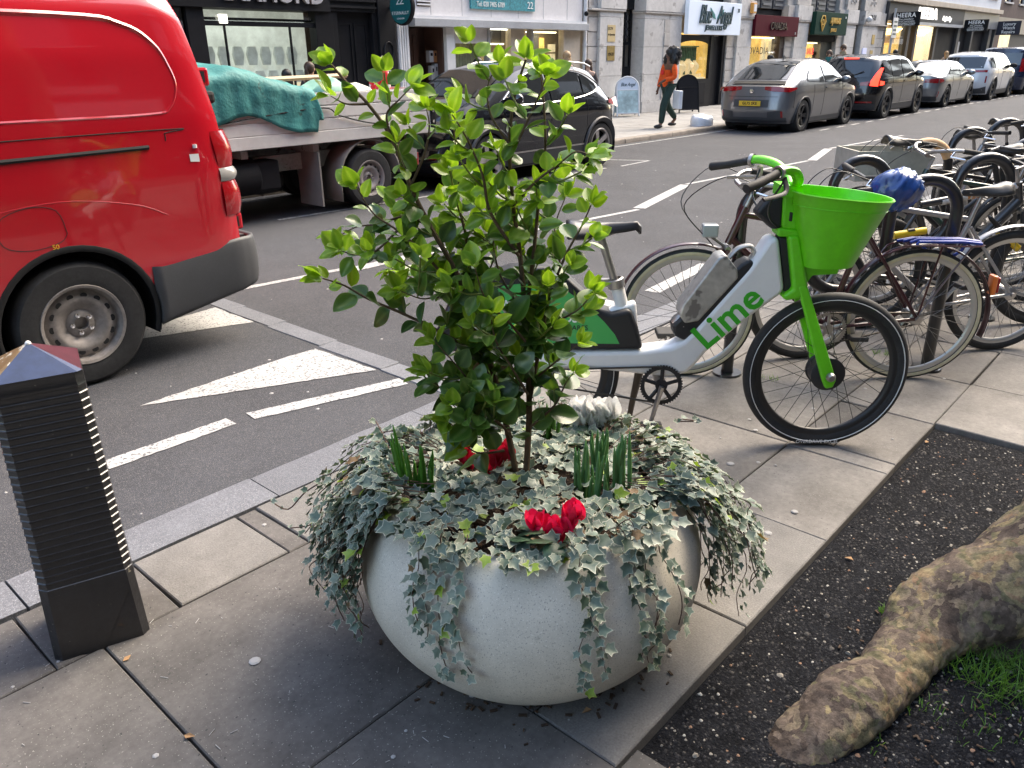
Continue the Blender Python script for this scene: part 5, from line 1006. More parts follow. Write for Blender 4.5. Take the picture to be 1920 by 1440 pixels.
def saddle(root, x, z, mat, L=.27, W=.16, tilt=0.0, fw=1):
    def fn(p, q):
        u = p; v = -1 + 2 * q; hw = interp(u, [(0, .42), (.12, .5), (.3, .4), (.55, .17), (.85, .105), (1, .06)]) * W * 1.0
        zz = .012 * math.cos(PI * u) - .055 * abs(v) ** 2.4 * (1 - .45 * u) - .02 * (u > .97) + .012 * math.exp(-((u - .05) / .12) ** 2)
        return (x + fw * (u - .45) * L, v * hw, z + zz + tilt * (u - .5))
    o = obj('saddle', MB().grid(18, 13, fn, flip=fw < 0), mat, root, smooth=80); m = o.modifiers.new('t', 'SOLIDIFY'); m.thickness = .018; m.offset = -1
    obj('saddle_rail', MB().tube([(x - fw * .07, .03, z - .03), (x, .022, z - .06), (x + fw * .1, .012, z - .03)], .004, 5).tube([(x - fw * .07, -.03, z - .03), (x, -.022, z - .06), (x + fw * .1, -.012, z - .03)], .004, 5), m_steel, o); return o
def crankset(root, x, z, ring_r, y, ang, mat_ring, mat_arm, arm=.17, pedals=True, spider=5):
    T = Matrix.Translation((x, y, z)) @ Matrix.Rotation(PI / 2, 4, 'X'); mb = MB(); n = 44
    V = []
    for k in range(n * 2):
        a = PI * k / n; rr = ring_r + (.004 if k % 2 else -.003)
        V += [(rr * math.cos(a), rr * math.sin(a), -.002), (rr * math.cos(a), rr * math.sin(a), .002), (ring_r * .8 * math.cos(a), ring_r * .8 * math.sin(a), -.002), (ring_r * .8 * math.cos(a), ring_r * .8 * math.sin(a), .002)]
    Fc = []
    for k in range(n * 2):
        i, j = 4 * k, 4 * ((k + 1) % (2 * n)); Fc += [(i, j, j + 1, i + 1), (i + 1, j + 1, j + 3, i + 3), (i + 3, j + 3, j + 2, i + 2), (i + 2, j + 2, j, i)]
    mb.add(V, Fc, 0, T); mb.lathe([(.0001, -.006), (.026, -.006), (.026, .006), (.0001, .006)], 18, 0, T)
    for k in range(spider): a = 2 * PI * k / spider + .3; mb.tube([(0, 0, 0), (ring_r * .83 * math.cos(a), ring_r * .83 * math.sin(a), 0)], .009, 5, T=T, flat=.5)
    c = obj('chainring', mb, mat_ring, root, smooth=30)
    for sg, aa in ((1, ang), (-1, ang + PI)):
        yy = y - .018 if sg > 0 else -y + .018; p = (x + arm * math.cos(aa), yy - .012 * sg, z + arm * math.sin(aa))
        o = obj('crank_arm', MB().tube([(x, yy, z), p], [.015, .012], 8, flat=.7), mat_arm, root)
        if pedals: bevel(boxo('pedal', (p[0] - .045, min(p[1], p[1] - sg * .1), p[2] - .013), (p[0] + .045, max(p[1], p[1] - sg * .1), p[2] + .013), m_rub, root), .006)
    obj('bottom_bracket', MB().tube([(x, -.05, z), (x, .05, z)], .024, 14), mat_arm, root); return c
def chain(root, x0, z0, r0, x1, z1, r1, y):
    obj('chain', MB().tube([(x0, y, z0 + r0), (x1, y, z1 + r1)], .0045, 5).tube([(x0, y, z0 - r0), (x1, y, z1 - r1)], .0045, 5), m_chain, root)

# ---------------------------------------------------------------- hire bicycle
LH = math.radians(-50); Ld = Vector((math.cos(LH), math.sin(LH), 0)); L0 = Vector((3.22, 1.11, 0)) - Ld * 1.22
lb = thing('hire_bicycle', 'white and lime green electric hire bicycle with front basket, behind the planter', 'bicycle', L0, LH)
m_lwhite = M('hire_white', (.8, .8, .79), .35, coat=.4, noise=(6, .05), wear=(26, .74, (.3, .28, .26))); m_lgreen = M('hire_green', (.13, .62, .018), .4, noise=((4, .1), (30, .06)), wear=(16, .73, (.06, .2, .02))); m_lblack = M('hire_black', (.016, .017, .02), .5, noise=(5, .2))
m_lsil = M('battery_silver', (.46, .45, .42), .45, metal=.55, noise=((5, .16), (40, .12)), wear=(9, .63, (.22, .21, .2))); m_gprint = M('green_print', (.025, .42, .02), .5); m_gpan = M('green_panel_print', (.05, .42, .10), .45)
SIDE = Matrix(((1, 0, 0, 0), (0, 0, -1, 0), (0, 1, 0, 0), (0, 0, 0, 1)))      # polygon (x,z) drawn on a side view, extruded across the bike
def plate_part(name, poly, y0, y1, mat, root, bv=.0, seg=2, sm=30):
    o = obj(name, MB().prism(poly, -y1, -y0, 0, SIDE), mat, root, smooth=sm); o.data = recalc(o.data)
    if bv: bevel(o, bv, seg, 30)
    return o
bike_wheel(lb, 0, .345, .345, .055, m_rimblk, (.028, .004, m_refl), 28, (.05, .11), m_spokeb, hubmat=m_lblack)
fw_ = bike_wheel(lb, 1.217, .345, .345, .055, m_rimblk, (.028, .004, m_refl), 32, (.066, .085), m_spokeb, hubmat=m_lblack)
fr = plate_part('frame', [(-.05, .37), (-.05, .43), (.05, .452), (.43, .458), (.55, .474), (.60, .50), (.645, .55), (.75, .69), (.835, .80), (.885, .885), (.905, .925), (.945, .93), (.992, .715), (.975, .692), (.862, .598), (.70, .448), (.655, .385), (.625, .355), (.58, .34), (.525, .337), (.205, .374), (.05, .37)], -.042, .042, m_lwhite, lb, .022, 4, 50)
fr.scale.y = 1.3
obj('seat_tube', MB().tube([(.395, 0, .46), (.318, 0, .735)], .027, 16), m_lwhite, lb); plate_part('seat_gusset', [(.26, .6), (.3, .63), (.4, .66), (.42, .5), (.3, .5)], -.03, .03, m_lwhite, lb, .012)
sc_ = obj('seat_clamp', MB().lathe([(.028, 0), (.036, .004), (.036, .036), (.028, .04)], 20, 0, Matrix.Translation((.322, 0, .715)) @ Matrix.Rotation(-.27, 4, 'Y')).box((.25, -.014, .722), (.3, .014, .752)), m_steel, lb, smooth=30)
obj('seat_post', MB().tube([(.335, 0, .67), (.24, 0, .955)], .0165, 16), m_steel, lb)
saddle(lb, .245, .985, M('saddle_black', (.02, .02, .024), .4, noise=(9, .2), coat=.2), .30, .2, .03)
fa = plate_part('rear_fairing', [(-.43, .45), (-.425, .55), (-.37, .67), (-.27, .755), (-.12, .81), (.02, .815), (.1, .785), (.19, .70), (.255, .635), (.3, .622), (.376, .64), (.41, .56), (.437, .462)], -.058, .058, m_lblack, lb, .02, 3, 50)
for yy, sg in ((-.0595, 1), (.0585, -1)): plate_part('fairing_panel', [(-.30, .50), (-.31, .58), (-.25, .68), (-.14, .742), (.0, .755), (.1, .728), (.2, .655), (.27, .585), (.315, .53), (.335, .49)], yy, yy + .001, m_gpan, fa)
for key, x, z, mt in (('how', -.13, .66, m_wl), ('across', .09, .6, m_wl), ('no', -.1, .56, m_lblack), ('squares', .14, .56, m_lblack)): lettering(key, mt, fa, (x, -.0605, z))
obj('charge_icon', MB().tube([(-.26, -.061, .6), (-.26, -.061, .68), (-.19, -.061, .68), (-.19, -.061, .6)], .003, 4, closed=True), m_wl, fa)
plate_part('battery_cradle', [(.552, .565), (.56, .52), (.605, .497), (.64, .53), (.862, .80), (.865, .825), (.84, .838), (.81, .822)], -.0475, .0475, m_lblack, lb, .012, 3)
bt = plate_part('battery', [(.575, .612), (.60, .575), (.655, .585), (.80, .765), (.795, .80), (.745, .86), (.715, .85), (.585, .655)], -.055, .06, m_lsil, lb, .009, 3, 40)
obj('battery_neck', MB().lathe([(.0001, 0), (.045, 0), (.048, .02), (.04, .045)], 20, 0, Matrix.Translation((.585, 0, .545)) @ Matrix.Rotation(.66, 4, 'Y')), m_steel, bt)
obj('battery_handle', MB().tube(smooth_path([(.765, 0, .835), (.80, 0, .875), (.845, 0, .885), (.865, 0, .86), (.845, 0, .82), (.805, 0, .795)], 4), .018, 8, flat=.5), m_lsil, bt)
tm = TEXT['lime']; wx = [v.co.x for v in tm.vertices]; lw = max(wx) - min(wx)
for yy, rz, fl in ((-.0428, 0, 1), (.0428, PI, -1)):
    o = lettering('lime', m_gprint, fr, (.772, yy, .605)); k = .30 / lw; th = math.radians(43.5)
    o.rotation_mode = 'XYZ'; o.matrix_local = Matrix.Translation((.772, yy, .600)) @ Matrix.Rotation(rz, 4, 'Z') @ Matrix.Rotation(-th * fl, 4, 'Y') @ Matrix.Rotation(PI / 2, 4, 'X') @ Matrix.Diagonal((k, k, 1, 1))
plate_part('head_cover', [(.948, .925), (.987, .925), (1.055, .70), (1.035, .675), (.997, .70)], -.034, .034, m_lblack, lb, .006)
# fork, neck, bars
for sg in (1, -1):
    plate_part('fork_leg', [(1.035, .735), (1.075, .735), (1.245, .33), (1.235, .295), (1.205, .29), (1.185, .33)], sg * .056 - .012, sg * .056 + .012, m_lgreen, lb, .008, 3, 40)
    obj('axle_nut', MB().lathe([(.02, 0), (.02, .012), (.012, .022), (.0001, .022)], 12, 0, Matrix.Translation((1.217, sg * .066, .345)) @ Matrix.Rotation(-sg * PI / 2, 4, 'X')), m_steel, lb)
plate_part('fork_crown', [(.975, .935), (1.02, .935), (1.078, .735), (1.075, .69), (1.0, .672), (.978, .69), (1.02, .72)], -.066, .066, m_lgreen, lb, .012, 3)
plate_part('neck_band', [(.935, .965), (1.03, .955), (1.03, .925), (.94, .93)], -.05, .05, m_lgreen, lb, .01, 3)
nk = plate_part('neck', [(.953, .96), (1.018, .95), (.995, 1.10), (.955, 1.12), (.945, 1.07)], -.042, .042, m_lgreen, lb, .012, 3); plate_part('lock_slot', [(.975, .99), (.99, .988), (.99, 1.025), (.975, 1.028)], -.0435, .0435, m_lblack, nk, .004)
plate_part('display_housing', [(.845, 1.02), (.885, 1.075), (.952, 1.09), (.956, .96), (.92, .955)], -.036, .036, m_lblack, lb, .014, 3)
for sg in (1, -1):
    pth = smooth_path([(.985, sg * .01, 1.12), (.985, sg * .07, 1.145), (.955, sg * .12, 1.185), (.91, sg * .16, 1.2), (.875, sg * .19, 1.198)], 4)
    obj('handlebar', MB().tube(pth, .021, 10, flat=.75), m_lgreen, lb)
    obj('handlebar_tube', MB().tube([(.885, sg * .18, 1.198), (.845, sg * .21, 1.19)], .012, 10), m_lblack, lb)
    g_ = obj('grip', MB().tube([(.862, sg * .205, 1.192), (.84, sg * .225, 1.185), (.79, sg * .265, 1.17), (.735, sg * .31, 1.158), (.73, sg * .314, 1.157)], [.0175, .016, .0165, .018, .016], 14), m_rub, lb)
    obj('bell_ring' if sg > 0 else 'shifter_ring', MB().lathe([(.019, -.007), (.026, -.007), (.026, .007), (.019, .007)], 20, 0, Matrix.Translation((.872, sg * .195, 1.195)) @ Matrix.Rotation(sg * .85, 4, 'Z') @ Matrix.Rotation(PI / 2, 4, 'X')), m_steel, lb)
    obj('brake_lever', MB().tube(smooth_path([(.90, sg * .17, 1.175), (.905, sg * .2, 1.13), (.86, sg * .25, 1.12), (.80, sg * .29, 1.115)], 4), [.012] * 4 + [.009] * 9, 7, flat=.6), m_lblack if sg < 0 else m_steel, lb)
    obj('brake_cable', MB().tube(smooth_path([(.9, sg * .17, 1.16), (.87, sg * .13, 1.07), (.9, sg * .06, 1.0), (.96, sg * .03, .95)], 5), .004, 5), m_lblack, lb)
obj('stem_cap', MB().box((.93, -.06, 1.085), (1.01, .06, 1.13)), m_lgreen, lb).data; bevel(lb.children[-1], .02, 3)
# basket: an open tub with a rolled rim
def tub(p, q, off=0.0):
    t = q; a = 2 * PI * p; cx = 1.152 + .018 * t; rx = .105 + .095 * t - off; ry = .115 + .06 * t - off; e = 3.4
    c_, s_ = math.cos(a), math.sin(a); k = (abs(c_) ** e + abs(s_) ** e) ** (-1 / e) if c_ < 0 else (abs(c_) ** 2.2 + abs(s_) ** 2.2) ** (-1 / 2.2)
    x = cx + rx * k * c_; return (x, ry * k * s_, .815 + .29 * t - .10 * (x - 1.0) * t)
mb = MB(); N_ = 60; M_ = 10
V = [tub(i / N_, j / M_) for j in range(M_ + 1) for i in range(N_)] + [tub(i / N_, j / M_, .006) for j in range(M_, 0, -1) for i in range(N_)]
Fc = [(j * N_ + i, j * N_ + (i + 1) % N_, (j + 1) * N_ + (i + 1) % N_, (j + 1) * N_ + i) for j in range(2 * M_) for i in range(N_)]
bk = obj('basket', mb.add(V, Fc + [tuple(range(N_))[::-1], tuple(2 * M_ * N_ + i for i in range(N_))]), m_lgreen, lb, smooth=50)
obj('basket_rim', MB().tube([tub(i / 48, 1.0) for i in range(48)], .005, 6, closed=True), m_lgreen, bk); obj('basket_band', MB().tube([tuple(Vector(tub(i / 48, .84)) ) for i in range(48)], .0035, 5, closed=True), m_lgreen, bk)
plate_part('basket_bracket', [(1.03, .98), (1.05, .98), (1.115, .80), (1.2, .80), (1.2, .775), (1.1, .77), (1.06, .70)], -.035, .035, m_lgreen, lb, .006)
crankset(lb, .518, .306, .088, -.062, math.radians(-104), m_lblack, m_steel, .17); chain(lb, 0, .345, .03, .518, .306, .084, -.062)
obj('kick_stand', MB().tube([(.44, .05, .34), (.42, .1, .16), (.41, .15, .012)], [.02, .014, .012], 8), m_chain, lb); obj('rear_fork', MB().tube([(.05, -.06, .40), (0, -.065, .345)], .014, 8).tube([(.05, .06, .40), (0, .065, .345)], .014, 8), m_lwhite, lb)
lettering('maxxis', m_wl, fw_, (1.217, -.0285, .025), sx=1.0)

# ---------------------------------------------------------------- privately owned bicycles
def bicycle(label, loc, rz, col, r=.345, tyre=.036, wb=1.14, rim=None, band=None, seat=(.25, 1.0), head=((.894, .9), (.965, .715)), tt=(.86, .76), kindb='city', guards=None, rack=False, frame_r=.015, bars='city', crank_a=-1.0, turn=0.0, flip=1, sadmat=None, downw=1.0, barh=None, basket=None, group='bicycles locked to the stands', name='bicycle'):
    b = thing(name, label, 'bicycle', loc, rz, group); mat = col
    bike_wheel(b, 0, r, r, tyre, rim or m_rimsil, band, 32, (.03, .12)); bike_wheel(b, wb, r, r, tyre, rim or m_rimsil, band, 32, (.02, .09), turn=turn)
    bb = (.43, .285); (hx, hz), (gx, gz) = head; sx_, sz_ = seat; clu = (bb[0] + (sx_ - bb[0]) * .78, bb[1] + (sz_ - .05 - bb[1]) * .78)
    f = MB()
    f.tube([(hx, 0, hz), (gx, 0, gz)], frame_r + .004, 12); obj('head_tube', f, mat, b)
    obj('top_tube', MB().tube([(hx + .01, 0, tt[0]), (clu[0] + .02, 0, tt[1])], frame_r, 10), mat, b)
    dn = obj('down_tube', MB().tube([(gx - .01, 0, gz + .03), (bb[0], 0, bb[1])], frame_r * 1.15 * downw, 12), mat, b)
    obj('seat_tube', MB().tube([(bb[0], 0, bb[1]), (clu[0], 0, clu[1])], frame_r, 10), mat, b)
    for sg in (1, -1):
        obj('seat_stay', MB().tube([(clu[0], sg * .02, clu[1] - .03), (0, sg * .06, r)], frame_r * .6, 8), mat, b); obj('chain_stay', MB().tube([(bb[0] - .02, sg * .03, bb[1]), (0, sg * .06, r)], frame_r * .65, 8), mat, b)
        obj('fork_blade', MB().tube(smooth_path([(gx + .005, sg * .045, gz - .02), (gx + .06, sg * .05, gz - .2), (wb - .01, sg * .05, r + .02), (wb, sg * .05, r)], 3), [frame_r * .85] * 7 + [frame_r * .5] * 3, 8), mat, b)
    obj('fork_crown', MB().tube([(gx + .005, -.05, gz - .02), (gx + .005, .05, gz - .02)], frame_r, 8), m_steel, b)
    obj('seat_post', MB().tube([(clu[0], 0, clu[1]), (sx_, 0, sz_ - .04)], .013, 10), m_steel, b); saddle(b, sx_ - .02, sz_, sadmat or M('black_saddle', (.02, .02, .021), .45, noise=(8, .2), coat=.2), .27, .16)
    crankset(b, bb[0], bb[1], .09, -.055 * flip, crank_a, m_steel, m_steel); chain(b, 0, r, .03, bb[0], bb[1], .086, -.055 * flip)
    d = Vector((hx - gx, 0, hz - gz)).normalized(); st = Vector((hx, 0, hz)) + d * (barh or .08); obj('stem', MB().tube([(hx, 0, hz), st, st + Vector((.05, 0, .015))], .012, 8), m_steel, b); cx, cz = st.x + .05, st.z + .015
    for sg in (1, -1):
        if bars == 'city': P = [(cx, 0, cz), (cx + .02, sg * .1, cz + .03), (cx - .06, sg * .24, cz + .05), (cx - .2, sg * .27, cz + .03)]
        elif bars == 'drop': P = [(cx, 0, cz), (cx, sg * .18, cz), (cx + .08, sg * .2, cz), (cx + .1, sg * .2, cz - .08), (cx + .02, sg * .2, cz - .13)]
        else: P = [(cx, 0, cz), (cx, sg * .1, cz + .015), (cx - .03, sg * .3, cz + .03)]
        P = smooth_path(P, 5); obj('handlebar', MB().tube(P, .0115, 8), m_steel if bars == 'city' else m_rimblk, b); obj('grip', MB().tube(P[-5:], .016, 10), m_rub, b)
        q = Vector(P[-6]); obj('brake_lever', MB().tube([q + Vector((.02, 0, -.01)), q + Vector((.05, sg * .02, -.035)), q + Vector((.0, sg * .09, -.045))], .007, 6), m_chrome, b)
        obj('brake_cable', MB().tube(smooth_path([q + Vector((.03, 0, -.01)), q + Vector((.19, -sg * .04, .03)), (gx + .24, sg * .06, gz + .2), (gx + .1, sg * .02, gz + .02), (gx + .03, 0, gz - .05)], 6), .0028, 5), m_lblack, b)
    if guards:
        fender(b, 0, r, r + .022, .3, 3.1 + .35, .05, guards); fender(b, wb, r, r + .022, -.25 + PI * .08, 2.2, .05, guards)
    if rack:
        zr = .715; rk = MB()
        for sg in (1, -1): rk.tube(smooth_path([(.2, sg * .02, .66), (.12, sg * .05, zr), (-.2, sg * .06, zr), (-.27, sg * .03, zr)], 3), .005, 6); rk.tube([(-.06, sg * .058, zr), (0, sg * .065, r + .02)], .005, 6); rk.tube([(-.2, sg * .058, zr), (.0, sg * .065, r + .02)], .005, 6)
        for x in (.08, -.06, -.2): rk.tube([(x, -.055, zr), (x, .055, zr)], .004, 5)
        obj('rack', rk, mat, b)
    return b
m_mar = M('maroon_paint', (.05, .009, .013), .3, coat=.6, noise=(8, .25))
mb_ = bicycle('dark maroon city bicycle with cream-walled tyres and blue straps on its rack', (4.27, 1.08, 0), math.atan2(.9, -.7), m_mar, band=(.004, .017, m_cream), guards=m_mar, rack=True, seat=(.255, 1.0), flip=-1, crank_a=.3, name='bicycle')
lt = bevel(boxo('front_light', (1.02, -.035, .75), (1.10, .035, .815), M('lamp_lens', (.34, .36, .37), .2, coat=.5), mb_), .01); obj('light_bracket', MB().tube([(1.05, 0, .75), (.98, 0, .70)], .008, 6), m_steel, mb_)
bevel(boxo('rear_reflector', (-.375, -.03, .46), (-.35, .03, .56), M('orange_reflector', (.7, .16, .03), .3, coat=.5), mb_), .008); bevel(boxo('rear_lens', (-.39, -.022, .47), (-.376, .022, .55), m_redlens, mb_), .006)
m_strap = M('blue_strap', (.012, .05, .32), .5, noise=(20, .2))
for i, (y, z) in enumerate(((-.05, .73), (-.02, .735), (.015, .735), (.045, .73))): obj('bungee_strap', MB().tube([(.12 - .02 * i, y, z - .01), (.05, y, z + .004), (-.16, y * .8, z + .003), (-.26, y * .5, z - .01)], .008, 8), m_strap, mb_)
obj('bungee_strap', MB().tube(smooth_path([(0, -.06, .71), (-.05, -.07, .66), (-.12, -.065, .63), (-.2, -.06, .66), (-.22, -.055, .71)], 5), .008, 8), m_strap, mb_)
m_bag = M('blue_plastic_bag', (.014, .06, .24), .22, coat=.4, noise=((4, .3), (14, .3)))
def bag(p, q):
    a = 2 * PI * p; t = -PI / 2 + PI * q; R = Vector((.15 * math.cos(t) * math.cos(a), .115 * math.cos(t) * math.sin(a), .125 * math.sin(t)))
    S_ = Vector((R.x * 8, R.y * 8, R.z * 26 + 3 * R.x * 8)); n = .03 * abs(mnoise.noise(S_)) * 1.8 + .03 * abs(mnoise.noise(R * 9)) + .012 * mnoise.noise(S_ * 2.2); R *= 1 + n * 5; return (R.x * .72 + .02, R.y * .72, R.z * .76)
bagm = recalc(MB().grid(64, 32, bag).mesh('plastic_bag', m_bag, 180)); bp = mb_.matrix_basis @ Vector((.16, 0, .98)) ; tag(link('plastic_bag', bagm, None, bp, (0, .12, math.atan2(.9, -.7))), 'crumpled blue plastic bag tied over the maroon bicycle saddle', 'bag')
# others, each parallel to its stand
mscott = M('black_white_frame', (.03, .03, .032), .3, coat=.6); A1 = math.atan2(SD.y, SD.x)
def on(dx, dy=0.0): return Vector((SA.x + dx, SA.y + dy, 0))
s2 = bicycle('black and white mountain bicycle with stickered top tube and SCOTT lettering', Vector((5.75, .75, 0)) - SD * 1.1, A1, mscott, wb=1.1, r=.35, tyre=.05, rim=m_rimblk, seat=(.16, .93), head=((.80, .88), (.84, .74)), tt=(.855, .76), bars='flat', frame_r=.021, downw=1.35, crank_a=.6)
for nm, p, q, rr, mt in (('sticker_sleeve', (.36, .775), (.80, .858), .0225, M('sticker_patchwork', (.62, .6, .58), .5, noise=(20, .5), wear=(22, .56, (.55, .22, .06)))), ('white_flash', (.50, .37), (.58, .455), .0292, m_wl), ('white_flash', (.72, .63), (.79, .70), .0292, m_wl)):
    o = obj(nm, MB().tube([(p[0], 0, p[1]), (q[0], 0, q[1])], rr, 12), mt, s2)
o = lettering('scott', m_wl, s2, (0, 0, 0)); o.matrix_local = Matrix.Translation((.655, -.0295, .535)) @ Matrix.Rotation(-math.radians(48), 4, 'Y') @ Matrix.Rotation(PI / 2, 4, 'X') @ Matrix.Diagonal((1.1, .8, 1, 1))
m_gb = M('dark_green_paint', (.012, .05, .042), .3, coat=.5, noise=(8, .2)); m_bl = M('black_paint', (.014, .014, .016), .35, coat=.4); m_sv = M('silver_paint', (.38, .38, .39), .35, metal=.5)
bicycle('dark green bicycle behind the second stand, facing the road', on(2.55, -.95) , A1 + PI, m_gb, seat=(.25, .97), guards=m_bl, bars='city')
bicycle('silver-framed bicycle with white mudguards between first and second stand', on(1.32, -.98), A1 + PI + .05, m_sv, seat=(.25, .93), guards=m_sv, bars='flat', tyre=.045)
b4 = bicycle('bicycle with high black saddle beside the tan-taped stand', on(2.05, .12), A1, m_bl, seat=(.25, 1.06), bars='drop')
b5 = bicycle('black bicycle carrying a grey box over its front wheel', on(3.0, -.7), A1 + PI - .04, m_bl, seat=(.25, .98), guards=m_bl, bars='flat')
def crate(p, q): return None
m_crate = M('weathered_board', (.38, .36, .3), .7, noise=((3, .15), (16, .12)))
cr = bevel(boxo('front_box', (.82, -.2, .78), (1.32, .2, .8), m_crate, b5), .004)
for lo, hi in (((.82, -.2, .8), (.835, .2, .98)), ((1.305, -.2, .8), (1.32, .2, .98)), ((.835, -.2, .8), (1.305, -.185, .98)), ((.835, .185, .8), (1.305, .2, .98))): boxo('box_side', lo, hi, m_crate, b5)
bicycle('black utility bicycle locked to the fourth stand', on(3.78, .1), A1, m_bl, seat=(.25, .98), bars='city', guards=m_bl)
bicycle('grey bicycle at the far right end of the rack', on(4.35, -.85), A1 + PI, m_sv, seat=(.25, .98), bars='flat', tyre=.045)
bicycle('black road bicycle locked to the farthest stand', on(5.0, .12), A1, m_bl, seat=(.25, 1.0), bars='drop')
# locks
m_yel = M('lock_yellow', (.75, .5, .02), .4, noise=(20, .15))
def ulock(label, c, d, up, w=.055, h=.2):
    c, d, up = Vector(c), Vector(d).normalized(), Vector(up).normalized(); t = thing('u_lock', label, 'lock', c); P = [d * -w + up * 0, d * -w + up * h] + [d * (-w * math.cos(a)) + up * (h + w * math.sin(a)) for a in np.linspace(.3, PI - .3, 7)] + [d * w + up * h, d * w]
    obj('shackle', MB().tube(P, .0085, 8), m_lblack, t); obj('lock_body', MB().tube([d * -(w + .045), d * (w + .045)], .022, 12), m_yel, t); obj('keyway', MB().tube([d * (-.02) + up * -.018, d * .02 + up * -.018], .012, 8), m_lblack, t); return t
q = at_plane(1890, 450, (5.6, .9, 0), Vector((.7, .7, 0)).normalized()); ulock('yellow and black U-lock hanging by the stickered mountain bicycle', q, (.5, -.55, -.55), (-.75, .3, .6), .045, .2)
q = at_plane(1705, 437, (4.9, 1.4, 0), Vector((.7, .7, 0)).normalized()); ulock('yellow U-lock lying behind the blue straps of the maroon bicycle', q, (.7, -.68, .12), (.1, .3, -.6), .05, .16)
# ================================================================ PLANTER AND PLANTS
BC = Vector((1.495, 1.289, 0)); TC = -BC.normalized(); RG = Vector((-TC.y, TC.x, 0)) if False else Vector((.653, -.757, 0)); NV = -TC
def bowl_r(z): return .49 * math.sqrt(max(1 - ((z - .27) / .38) ** 2, .01))
m_conc = M('terrazzo_concrete', (.58, .545, .47), .75, noise=((2.2, .1), (9, .08)), speck=[(260, .64, (.34, .32, .285)), (300, .66, (.72, .69, .63))], wear=(5, .70, (.36, .34, .29)), bump=(120, .15, .002))
m_soil = M('mulch', (.045, .028, .018), .95, noise=((30, .5), (90, .4)), bump=(60, .9, .02))
pl = thing('planter', 'round pale concrete bowl planter in the foreground', 'planter', BC)
zs = [0.0] + [.012 + .46 * (i / 22) for i in range(23)]
prof = [(.0001, 0), (bowl_r(0) - .03, 0)] + [(bowl_r(z), z) for z in zs[1:]] + [(.409, .478), (.402, .484), (.375, .484), (.368, .478), (.362, .44)]
obj('bowl', MB().lathe(prof, 120), m_conc, pl, smooth=50)
mb = MB(); mb.grid(30, 60, lambda p, q: (lambda r, a: (r * math.cos(a), r * math.sin(a), .455 + .02 * mnoise.noise(Vector((r * math.cos(a) * 9, r * math.sin(a) * 9, 0)))))(.002 + .37 * p, 2 * PI * q)); obj('soil', mb, m_soil, pl)
mb = MB()
for i in range(260):
    a, r = rnd(0, 2 * PI), .36 * math.sqrt(rnd(0, 1)); l = rnd(.01, .03); T = Matrix.Translation((r * math.cos(a), r * math.sin(a), .468)) @ Matrix.Rotation(rnd(0, 6), 4, 'Z') @ Matrix.Rotation(rnd(-.4, .4), 4, 'Y'); mb.box((-l, -.004, -.002), (l, .004, .002), 0, T)
kind(obj('bark_chips', mb, M('bark_chip', (.12, .065, .035), .85, noise=(30, .4)), pl, smooth=0), 'stuff')

def leafy(name, col, margin=None, trans=.35, rough=.38, noise=(30, .12), spec=.5, tt=(1.5, 1.5, .6)):
    m = M(name, col, rough, noise=noise, attr=('rim', margin) if margin else None, spec=spec); t = m.node_tree; b = t.nodes['Principled BSDF']; o = t.nodes['Material Output']
    tr = t.nodes.new('ShaderNodeBsdfTranslucent'); mx = t.nodes.new('ShaderNodeMixShader'); mx.inputs[0].default_value = trans
    src = b.inputs['Base Color'].links[0].from_socket; g = t.nodes.new('ShaderNodeMix'); g.data_type = 'RGBA'; g.blend_type = 'MULTIPLY'; g.inputs[0].default_value = 1; t.links.new(src, g.inputs[6]); g.inputs[7].default_value = (*tt, 1)
    t.links.new(g.outputs[2], tr.inputs[0]); t.links.new(b.outputs[0], mx.inputs[1]); t.links.new(tr.outputs[0], mx.inputs[2]); t.links.new(mx.outputs[0], o.inputs[0]); return m
def set_rim(me, vals):
    a = me.attributes.new('rim', 'FLOAT', 'POINT'); a.data.foreach_set('value', vals)
# ---- shrub leaves: oval, leathery, keeled along the midrib
def oval_leaf(var):
    cup, bend, wid, wave = ((.10, -.10, .33, .0), (.16, .05, .30, .015), (.06, -.22, .36, .02), (.2, -.05, .27, .0))[var]; nu, nv = 9, 7; V = []; rim = []
    for i in range(nu):
        u = i / (nu - 1); w = wid * (math.sin(PI * min(1, u ** .82 * .985 + .012)) ** .72) if 0 < i < nu - 1 else (.012 if i == 0 else .015)
        for j in range(nv):
            v = -1 + 2 * j / (nv - 1); V.append((.1 + .9 * u, v * w, cup * abs(v) ** 1.3 * w * 2.2 + bend * u * u + wave * math.sin(u * 9 + v * 2))); rim.append(max(abs(v) ** 6, 1.0 if j == nv // 2 and u < .8 else 0) * .8)
    Fc = [(i * nv + j, (i + 1) * nv + j, (i + 1) * nv + j + 1, i * nv + j + 1) for i in range(nu - 1) for j in range(nv - 1)]
    n = len(V); V += [(0, -.012, 0), (0, .012, 0)]; rim += [.5, .5]; Fc.append((n, nv // 2, n + 1)); return V, Fc, rim
LEAFV = [oval_leaf(i) for i in range(4)]
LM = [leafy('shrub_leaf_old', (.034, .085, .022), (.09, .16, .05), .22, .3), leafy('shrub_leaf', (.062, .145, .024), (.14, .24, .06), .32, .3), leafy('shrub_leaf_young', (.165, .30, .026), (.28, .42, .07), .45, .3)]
LME = {}
for v in range(4):
    for k in range(3):
        V, Fc, rim = LEAFV[v]; me = MB().add(V, Fc).mesh('leaf', LM[k], 180); set_rim(me, rim); LME[v, k] = me
sh = thing('potted_shrub', 'leafy green shrub with oval glossy leaves growing out of the bowl planter', 'shrub', BC)
m_twig = M('shrub_twig', (.09, .055, .03), .8, noise=(60, .3)); m_twigg = M('green_twig', (.13, .16, .03), .6)
rs = random.Random(11)
